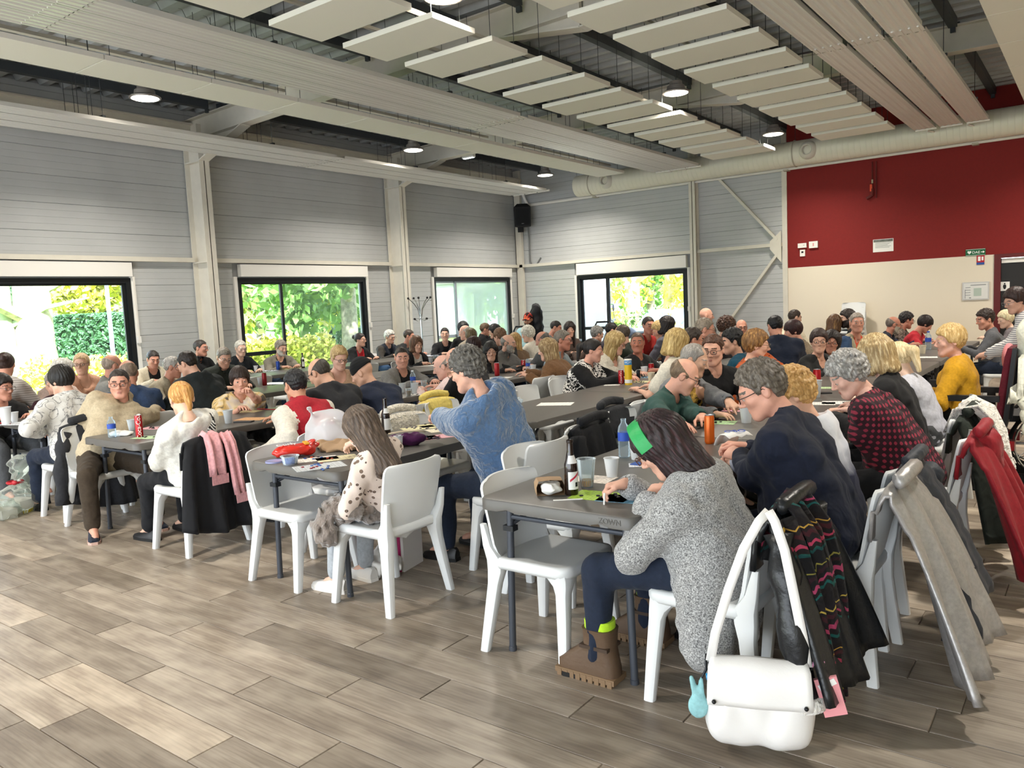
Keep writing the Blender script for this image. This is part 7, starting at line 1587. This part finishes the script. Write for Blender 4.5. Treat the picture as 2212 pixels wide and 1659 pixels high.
# brown paper bag with napkin
kraft = mat('kraft_paper', '#a38667', .8, bump=(30, .4), var=.08)
t = thing('paper_bag', 'brown paper snack bag with a white napkin in its mouth', 'paper bag', (*tz(1186, 1058), TZ), R(-52))
MB().loft([[(x_, -w_, .002), (x_, w_, .002), (x_, w_*1.02, h_*.6), (x_, w_*.85, h_), (x_, 0, h_*1.06), (x_, -w_*.85, h_), (x_, -w_*1.02, h_*.6)] for x_, w_, h_ in ((-.13, .055, .012), (-.11, .062, .03), (-.04, .066, .052), (.04, .066, .062), (.12, .062, .068))], cap=False).build('bag', kraft, t, True)
f = Field((.03, -.06, .0), (.17, .06, .085), .007); f.ell((.105, 0, .034), (.05, .045, .026)); ripple(f, .007, .04, 4); V, F, _ = f.nets(1); link('napkin', np_mesh('napkin', V, F, paper), t)
# wrapper held by the man in navy
p = at_z(1580, 945, .86); t = thing('snack_wrapper', 'white wrapper with blue letters in the hands of the man in navy', 'wrapper', (p.x, p.y, .84), R(-30)); strip('film', t, [(-.05, 0, -.02), (-.03, 0, .02), (.0, 0, .045), (.04, 0, .05), (.08, 0, .035)], .075, paper, 2, .006, .003, 3, 10); text_mesh('lettering', 'OSO', .055, lblue, t, (.03, .0, .058), (R(5), 0, R(70)), .0008)
# middle table, near end: chips, tub, cards, pencil case
rd = mat('chip_bag_red', '#c4281c', .3, spec=.6, bump=(25, .5)); 
t = thing('crisp_packet', 'open red crisp packet with white and yellow lettering on the middle table', 'crisp packet', (*tz(640, 985), TZ), R(62)); f = Field((-.16, -.10, -.01), (.17, .10, .12), .008)
f.ell((-.02, 0, .038), (.125, .075, .036)); f.cone((.08, -.03, .05), (.12, .03, .062), .024, .03, k=.04); f.ell((.155, .0, .066), (.045, .05, .028), cut=True, k=.01); ripple(f, .007, .06, 6); V, F, _ = f.nets(1); link('packet', np_mesh('packet', V, F, rd), t); text_mesh('lettering', 'Curly', .055, labw, t, (-.055, .0, .078), (R(8), 0, R(10)), .0012); MB().box((.05, -.05, .072), (.075, .04, .082)).build('yellow_band', mat('band_yellow', '#e0a62a', .4), t)
kb = thing('paper_sack', 'flat brown paper sack behind the girl\'s hand', 'paper bag', (*tz(730, 968), TZ), R(80)); f = Field((-.17, -.24, -.005), (.17, .24, .07), .011); f.ell((0, 0, .018), (.13, .20, .028)); ripple(f, .010, .09, 3); V, F, _ = f.nets(1); V[:, 2] = np.maximum(V[:, 2], .001); link('sack', np_mesh('sack', V, F, kraft), kb)
t = thing('token_tub', 'clear plastic tub of blue tokens at the corner of the middle table', 'tub', (*tz(627, 1003), TZ)); MB().lathe([(.0, .002), (.040, .0), (.050, .048), (.055, .048), (.055, .052), (.048, .052), (.038, .005), (.0, .005)], 22, capb=False, capt=False).build('tub_wall', cupc, t, True)
bt = mat('token_blue', '#2462b8', .35)
f = Field((-.05, -.05, .0), (.05, .05, .05), .006); f.ell((0, 0, .018), (.038, .038, .018)); ripple(f, .006, .018, 2); V, F, _ = f.nets(0); o = link('token_heap', np_mesh('token_heap', V, F, bt), t); o['kind'] = 'stuff'
t = thing('tub_lid', 'pale violet tub lid lying left of the tub', 'lid', (*tz(594, 998), TZ)); MB().lathe([(.0, .006), (.05, .006), (.056, .009), (.056, .0), (.054, .0)], 22, capb=False, capt=False).build('lid', mat('lid_violet', '#8f93bd', .35), t, True)
card(685, 992, '#e3dfd6', 'white bingo card with coloured figures nearest the crisp packet', .24, .13, 60); card(690, 1008, '#c3c8cc', 'pale grey bingo card at the corner of the middle table', .28, .17, 62); card(728, 990, '#d8cfa8', 'pale yellow bingo card by the girl\'s arm', .24, .15, 60)
tokens(690, 1008, 14, 'small coloured round token on the pale grey bingo card', .11, .07, ('#2b4a8c', '#8c2b3a', '#1a1d2b', '#4a6fae'), 8); tokens(683, 992, 10, 'coloured round token on the white bingo card', .10, .05, ('#2b4a8c', '#b5482b', '#1a1d2b'), 9)
beer(835, 936, 'brown beer bottle behind the purple pencil case on the middle table', rich=False)
pur = fabric('purple_cloth', '#4f1a4c', .8, 200, .5); t = thing('pencil_case', 'open purple pencil case with beige zip on the middle table', 'pencil case', (*tz(880, 962), TZ), R(35)); f = Field((-.15, -.09, -.01), (.15, .09, .12), .008); f.ell((0, 0, .045), (.12, .055, .048)); f.ell((-.02, -.0, .095), (.09, .028, .05), cut=True, k=.01); ripple(f, .005, .07, 2); V, F, _ = f.nets(1); link('pouch', np_mesh('pouch', V, F, pur), t); MB().tube([(-.11, -.035, .085), (-.03, -.045, .098), (.05, -.042, .098), (.11, -.02, .09), (.12, 0, .082)], .005, 6).build('zip', mat('zip_beige', '#c9b79a', .6), t, True)
cup(862, 966, 'small white printed cup with black marks before the pencil case', .075, .03)
for i, (px, py, c, l) in enumerate(((905, 925, '#dcd6a8', 'pale yellow bingo card at the elbow of the blue fleece'), (940, 918, '#d9d2a0', 'second yellow bingo card under the fleece arm'), (935, 945, '#dba3ad', 'pink bingo card beside the blue fleece'), (908, 948, '#b9b6b2', 'grey bingo card before the blue fleece'), (960, 928, '#e0d8c0', 'cream bingo card partly hidden by the blue fleece'))): card(px, py, c, l, .25, .16, 62); tokens(px, py, 8, l.replace('bingo card', 'bingo card token'), .09, .05, ('#4a3f55', '#1a1d2b', '#7a3a44'), 20+i)
t = thing('floor_box', 'magenta and white heater box on the floor behind the girl', 'box', (*at_z(880, 1222, 0).xy, 0), R(12)); MB().box((-.05, -.11, 0), (.05, .11, .30)).build('carton', mat('carton_white', '#d8d4d2', .6), t); MB().box((-.052, -.112, .0), (.03, .112, .302)).build('magenta_side', mat('carton_magenta', '#b01864', .5), t); text_mesh('lettering', 'CERAMIC RADIATEUR', .021, paper, t, (-.012, -.1125, .16), (R(90), R(-90), 0), .0005)
f = Field((-.16, -.16, -.01), (.16, .16, .18), .014); f.ell((0, 0, .06), (.12, .11, .06)).cone((-.05, 0, .08), (-.08, .02, .14), .04, .02, k=.05); ripple(f, .012, .09, 5); V, F, _ = f.nets(1); V[:, 2] = np.maximum(V[:, 2], .002); o = link('white_bag', np_mesh('white_bag', V, F, mat('white_film', '#dcd9d3', .4))); o.location = (*at_z(828, 1240, 0).xy, 0); tag(o, 'crumpled white plastic bag on the floor by the girl\'s feet', 'bag')
# middle row further back
card(1200, 873, '#e9e7e2', 'blank white sheet on the bare middle table', .30, .20, 22, 'paper_sheet', 'paper'); o = MB(); x, y = tz(1108, 872); f = Field((-.12, -.10, -.01), (.12, .10, .08), .012); f.ell((0, 0, .02), (.08, .06, .03)); ripple(f, .014, .06, 5); V, F, _ = f.nets(0); V[:, 2] = np.maximum(V[:, 2], .001); o = link('clear_film', np_mesh('clear_film', V, F, cupc)); o.location = (x, y, TZ); tag(o, 'crumpled clear film by the sleeve of the blue fleece', 'film')
can(1342, 829, 'slim red cola can left of the yellow crisp tube', '#a3141c', .145, .029, 'Coca-Cola', True, size=.03)
t = thing('crisp_tube', 'tall yellow crisp tube with a blue band and white lid, middle row', 'crisp tube', (*tz(1358, 831), TZ)); MB().lathe([(.0375, .0), (.0375, .24)], 22).build('tube_wall', mat('tube_yellow', '#dfb51e', .4), t, True); MB().lathe([(.038, .205), (.038, .253)], 22, capb=False, capt=False).build('blue_band', mat('tube_blue', '#2f86c4', .4), t, True); MB().lathe([(.039, .25), (.039, .262), (.0, .262)], 22, capb=False, capt=False).build('lid', paper, t, True); MB().lathe([(.0382, .02), (.0382, .055)], 22, capb=False, capt=False).build('white_band', paper, t, True); wrap_text(t, 'HOP!', .032, .0385, .229, math.atan2(-t.location.y, -t.location.x), paper)
cup(1392, 812, 'grey-white plastic cup behind the cream cup, middle row', .105, .038); cup(1407, 825, 'cream paper cup under the round red can, middle row', .10, .038, mat('cup_cream', '#dfd3b8', .5)); can(1407, 806, 'short red cola can standing behind the cream cup', '#a3141c', .115, .033, 'Coca-Cola', False, size=.022)
can(1379, 818, 'small dark bottle before the man in the black polo', '#1d1f26', .10, .02, None)
for i, (px, py, c, l) in enumerate(((1330, 812, '#d6d98a', 'yellow bingo card before the leopard print cardigan'), (1385, 815, '#7fb0cf', 'blue bingo card before the black polo'), (1375, 825, '#e3dca8', 'cream bingo card right of the yellow crisp tube'), (1420, 803, '#d9dca0', 'yellow bingo card behind the balding man in green'), (1438, 795, '#e0dfae', 'pale yellow bingo card before the cream t-shirt'))): card(px, py, c, l, .26, .17, 20); tokens(px, py, 9, l.replace('bingo card', 'bingo card token'), .10, .06, None, 40+i)
t = thing('black_case', 'open black spectacle case before the leopard print cardigan', 'case', (*tz(1305, 828), TZ), R(20)); MB().box((-.09, -.045, 0), (.09, .045, .025)).box((-.085, .045, .02), (.085, .05, .06)).build('case_shell', blkp, t); card(1322, 832, '#ece9e4', 'small white paper by the black spectacle case', .16, .1, 20, 'paper_sheet', 'paper')
# third row
can(302, 944, 'tall red cola can at the near corner of the third-row table', '#a3141c', .17, .0275, 'Coca-Cola', True, size=.045); bottle(243, 945, 'small water bottle with blue label on the third-row table', .16, .031, None); cup(286, 930, 'frosted white cup beside the tall red can', .09, .036, frost)
f = Field((-.14, -.10, -.01), (.14, .10, .06), .010); f.ell((0, 0, .012), (.11, .075, .022)); ripple(f, .010, .07, 9); V, F, _ = f.nets(1); V[:, 2] = np.maximum(V[:, 2], .001); o = link('paper_napkin', np_mesh('paper_napkin', V, F, paper)); o.location = (*tz(262, 940), TZ); tag(o, 'crumpled white napkin before the tall red can', 'napkin')
card(318, 945, '#b7d6a4', 'pale green bingo card right of the tall red can', .2, .13, 20); tokens(318, 945, 4, 'black bingo token on the green card by the red can', .07, .04, seed=60); card(330, 925, '#dfa2ab', 'pink bingo card behind the tall red can', .2, .13, 20); tokens(330, 925, 7, 'black bingo token on the pink card behind the red can', .08, .05, seed=61)
cup(494, 914, 'frosted cup right of the girl in white', .11, .04, frost); card(545, 905, '#d8a066', 'orange bingo card between the white hoodie and the varsity jacket', .26, .17, 20); t = thing('phone', 'black phone lying on the third-row table', 'phone', (*tz(527, 912), TZ), R(30)); MB().box((-.075, -.037, 0), (.075, .037, .009)).build('handset', blkp, t)
card(535, 889, '#c9b98c', 'tan bingo card under the hand of the woman in batik', .24, .15, 20); t = thing('lanyard', 'red lanyard curled on the third-row table', 'lanyard', (*tz(570, 886), TZ)); MB().tube([(-.10, 0, .006), (-.03, .03, .006), (.05, .02, .006), (.13, .06, .006)], .005, 6).build('ribbon', mat('lanyard_red', '#a32030', .6), t, True)
cup(870, 848, 'frosted cup left of the water bottle, third row', .10, .038, frost); cup(897, 850, 'frosted cup right of the nuts, third row', .11, .04, frost); bottle(893, 838, 'water bottle with blue label before the man in the grey zip cardigan', .19, .032, '#dfe6ee'); cup(916, 838, 'clear empty cup right of the water bottle, third row', .085, .036, cupc); cup(883, 856, 'clear cup of nuts, third row', .08, .032, cupc, ('#9a7448', .7))
for i, (px, py, c, l) in enumerate(((908, 852, '#d8d6d2', 'white bingo card near the frosted cups, third row'), (928, 846, '#dca7ad', 'pink bingo card before the bald man with glasses'), (958, 838, '#d9d790', 'yellow bingo card under the black sleeve'), (960, 846, '#e2e0da', 'white bingo card nearest the black sleeve'))): card(px, py, c, l, .25, .16, 20); tokens(px, py, 8, l.replace('bingo card', 'bingo card token'), .10, .06, None, 70+i)
can(1074, 812, 'red metal flask before the woman with long black hair', '#a61d22', .165, .032, None); can(1131, 800, 'red cola can left of the small water bottle, third row', '#a3141c', .14, .03, 'Coca-Cola', True, size=.03); bottle(1141, 803, 'small water bottle beside the red can, third row', .17, .03, None); t = thing('spectacle_case', 'black case before the woman with long black hair', 'case', (*tz(1108, 803), TZ), R(10)); MB().box((-.10, -.05, 0), (.10, .05, .035)).build('case_shell', blkp, t)
card(1080, 816, '#e8e6e1', 'white sheet on the third-row table before the flask', .28, .2, 20, 'paper_sheet', 'paper'); card(1132, 806, '#e6e2da', 'small white slip by the brown jacket elbow', .16, .1, 20, 'paper_sheet', 'paper'); cup(1152, 803, 'white square cup behind the brown jacket elbow', .09, .04)
# fourth row and window row
can(572, 833, 'red cola can with a pale cup beside it, fourth row', '#8f1a20', .165, .03, None); cup(563, 832, 'pale cup left of the red can, fourth row', .10, .036); card(600, 828, '#dfe6ef', 'white sheet right of the red can, fourth row', .4, .28, 20, 'paper_sheet', 'paper')
cup(14, 917, 'white tall cup at the left edge of the picture', .16, .05); cup(32, 912, 'white cup second from the left edge', .095, .037); cup(74, 908, 'cream cup left of the marbled sweatshirt', .095, .037, mat('cup_cream', '#dfd3b8', .5)); card(40, 915, '#d9dde2', 'white bingo card with blue print at the left edge', .3, .2, 20); t = thing('pen', 'red pen at the left edge of the picture', 'pen', (*tz(12, 916), TZ), R(5)); MB().tube([(-.09, 0, .006), (.08, .0, .006)], .006, 6).build('barrel', mat('pen_red', '#b01f2c', .4), t, True)
can(601, 799, 'blue drink can before the grey-bearded man', '#1f3f8f', .145, .03, None); beer(655, 795, 'brown beer bottle right of the grey-bearded man', rich=False); cup(553, 802, 'white cup before the man in the black t-shirt, window row', .095, .037)
for i, (px, py, c, l) in enumerate(((580, 801, '#d5dbe6', 'white bingo card before the grey-bearded man'), (625, 797, '#b9bf8e', 'green bingo card right of the grey-bearded man'), (640, 795, '#d6d6b0', 'yellow bingo card by the beer bottle, window row'))): card(px, py, c, l, .28, .2, 20); tokens(px, py, 8, l.replace('bingo card', 'bingo card token'), .11, .07, None, 90+i)
cup(783, 768, 'white cup before the woman in black and red', .12, .045); cup(790, 769, 'white cup right of the first before the woman in red', .12, .045); card(820, 770, '#e3c9cb', 'stack of pink and white papers, window row', .5, .25, 10, 'paper_sheet', 'papers')
cup(905, 785, 'frosted cup left of the orange juice, fourth row', .11, .04, frost); cup(931, 786, 'frosted cup before the orange juice, fourth row', .10, .04, frost); cup(942, 784, 'clear cup of orange juice, fourth row', .13, .042, cupc, ('#e0a020', .55)); card(920, 790, '#dcdad4', 'crumpled white paper under the cups, fourth row', .35, .2, 20, 'paper_sheet', 'paper'); card(935, 768, '#d5dcea', 'pale blue sheets before the young man in black', .4, .3, 20, 'paper_sheet', 'paper')
# right row, further back
cup(1763, 858, 'frosted tall cup with a red can behind it, right row', .14, .045, frost); can(1765, 848, 'red cola can behind the frosted cup, right row', '#a3141c', .20, .032, None); card(1785, 838, '#bcd6a0', 'pale green bingo card before the grey-haired woman', .22, .14, 15); card(1815, 870, '#e2e2de', 'white bingo card under the hand of the woman in burgundy', .26, .18, 15); tokens(1806, 872, 8, 'black bingo token before the woman in burgundy', .10, .06, seed=80); card(1765, 872, '#dedcd6', 'white paper before the blond boy', .26, .17, 15, 'paper_sheet', 'paper'); t = thing('phone', 'black phone before the grey-haired woman, right row', 'phone', (*tz(1775, 850), TZ), R(30)); MB().box((-.075, -.037, 0), (.075, .037, .009)).build('handset', blkp, t)
cup(1970, 768, 'white cup with a dark drink, far right row', .13, .045, frost, ('#1d120f', .3)); cup(1993, 764, 'cream cup behind the dark drink, far right row', .105, .042, mat('cup_cream', '#dfd3b8', .5)); bottle(2005, 755, 'water bottle with a blue cap before the woman in yellow', .24, .04, '#2b4fb0'); card(1990, 772, '#e4e2dc', 'white sheet under the cream cup, far right row', .35, .22, 10, 'paper_sheet', 'paper'); card(1940, 748, '#a9875f', 'brown envelope under the reaching hand, right row', .4, .25, 30, 'envelope', 'envelope')
# gift baskets in cellophane on the floor at the left edge
cello = glass_mat('cellophane', '#f4f8f4', .10, .03)
gx, gy = at_z(40, 1105, 0).xy; t = thing('gift_basket', 'gift basket wrapped in cellophane with a red ribbon on the floor', 'gift basket', (gx, gy, 0), R(20)); MB().box((-.10, -.08, 0), (.12, .09, .11)).build('carton', mat('carton_pale', '#d6d2cc', .6), t); MB().box((.121, -.06, .0), (.124, .07, .03)).build('yellow_edge', mat('edge_yellow', '#d6c23a', .6), t)
f = Field((-.22, -.2, -.01), (.24, .2, .48), .014); f.ell((0, 0, .10), (.19, .16, .13)).cone((.0, 0, .2), (.02, 0, .26), .05, .03, k=.06).cone((.02, 0, .27), (.06, .02, .42), .02, .09, k=.03); ripple(f, .018, .09, 4); V, F, _ = f.nets(0); V[:, 2] = np.maximum(V[:, 2], .002); link('cellophane', np_mesh('cellophane', V, F, cello, smooth=False), t); rb_ = mat('ribbon_red', '#b5202c', .35); MB().tube([(.06*math.cos(a_), .06*math.sin(a_), .265) for a_ in [2*PI*i/16 for i in range(17)]], .012, 6, cap=False).sphere((.05, -.05, .27), (.03, .02, .02)).build('ribbon', rb_, t, True)
gx, gy = at_z(-10, 1085, 0).xy; t = thing('cooler_bag', 'grey-green shopping bag with teal piping on the floor at the left edge', 'bag', (gx-.1, gy+.25, 0), R(15)); MB().loft([[(x_*s_, y_*s_, z_) for x_, y_ in rrect(.5, .3, .05)] for z_, s_ in ((0, 1), (.2, 1.02), (.30, .95), (.32, .85))]).build('bag_body', mat('bag_greygreen', '#8a938b', .7, bump=(15, .4)), t, True); MB().tube([(.24, -.16, .26), (-.24, -.16, .27)], .01, 6).build('piping', mat('piping_teal', '#3a9a8c', .6), t, True)
f = Field((-.2, -.15, -.01), (.2, .15, .2), .014); f.ell((0, 0, .07), (.16, .12, .07)); ripple(f, .02, .08, 6); V, F, _ = f.nets(0); V[:, 2] = np.maximum(V[:, 2], .002); t = thing('cellophane_parcel', 'cellophane parcel with red bow at the left edge of the floor', 'parcel', (*at_z(12, 1118, 0).xy, 0)); link('cellophane', np_mesh('cellophane', V, F, cello, smooth=False), t); MB().sphere((.02, -.10, .07), (.04, .025, .025)).build('bow', rb_, t, True); MB().box((-.1, -.06, .0), (.1, .06, .08)).build('contents', mat('parcel_grey', '#aaa69c', .7), t)
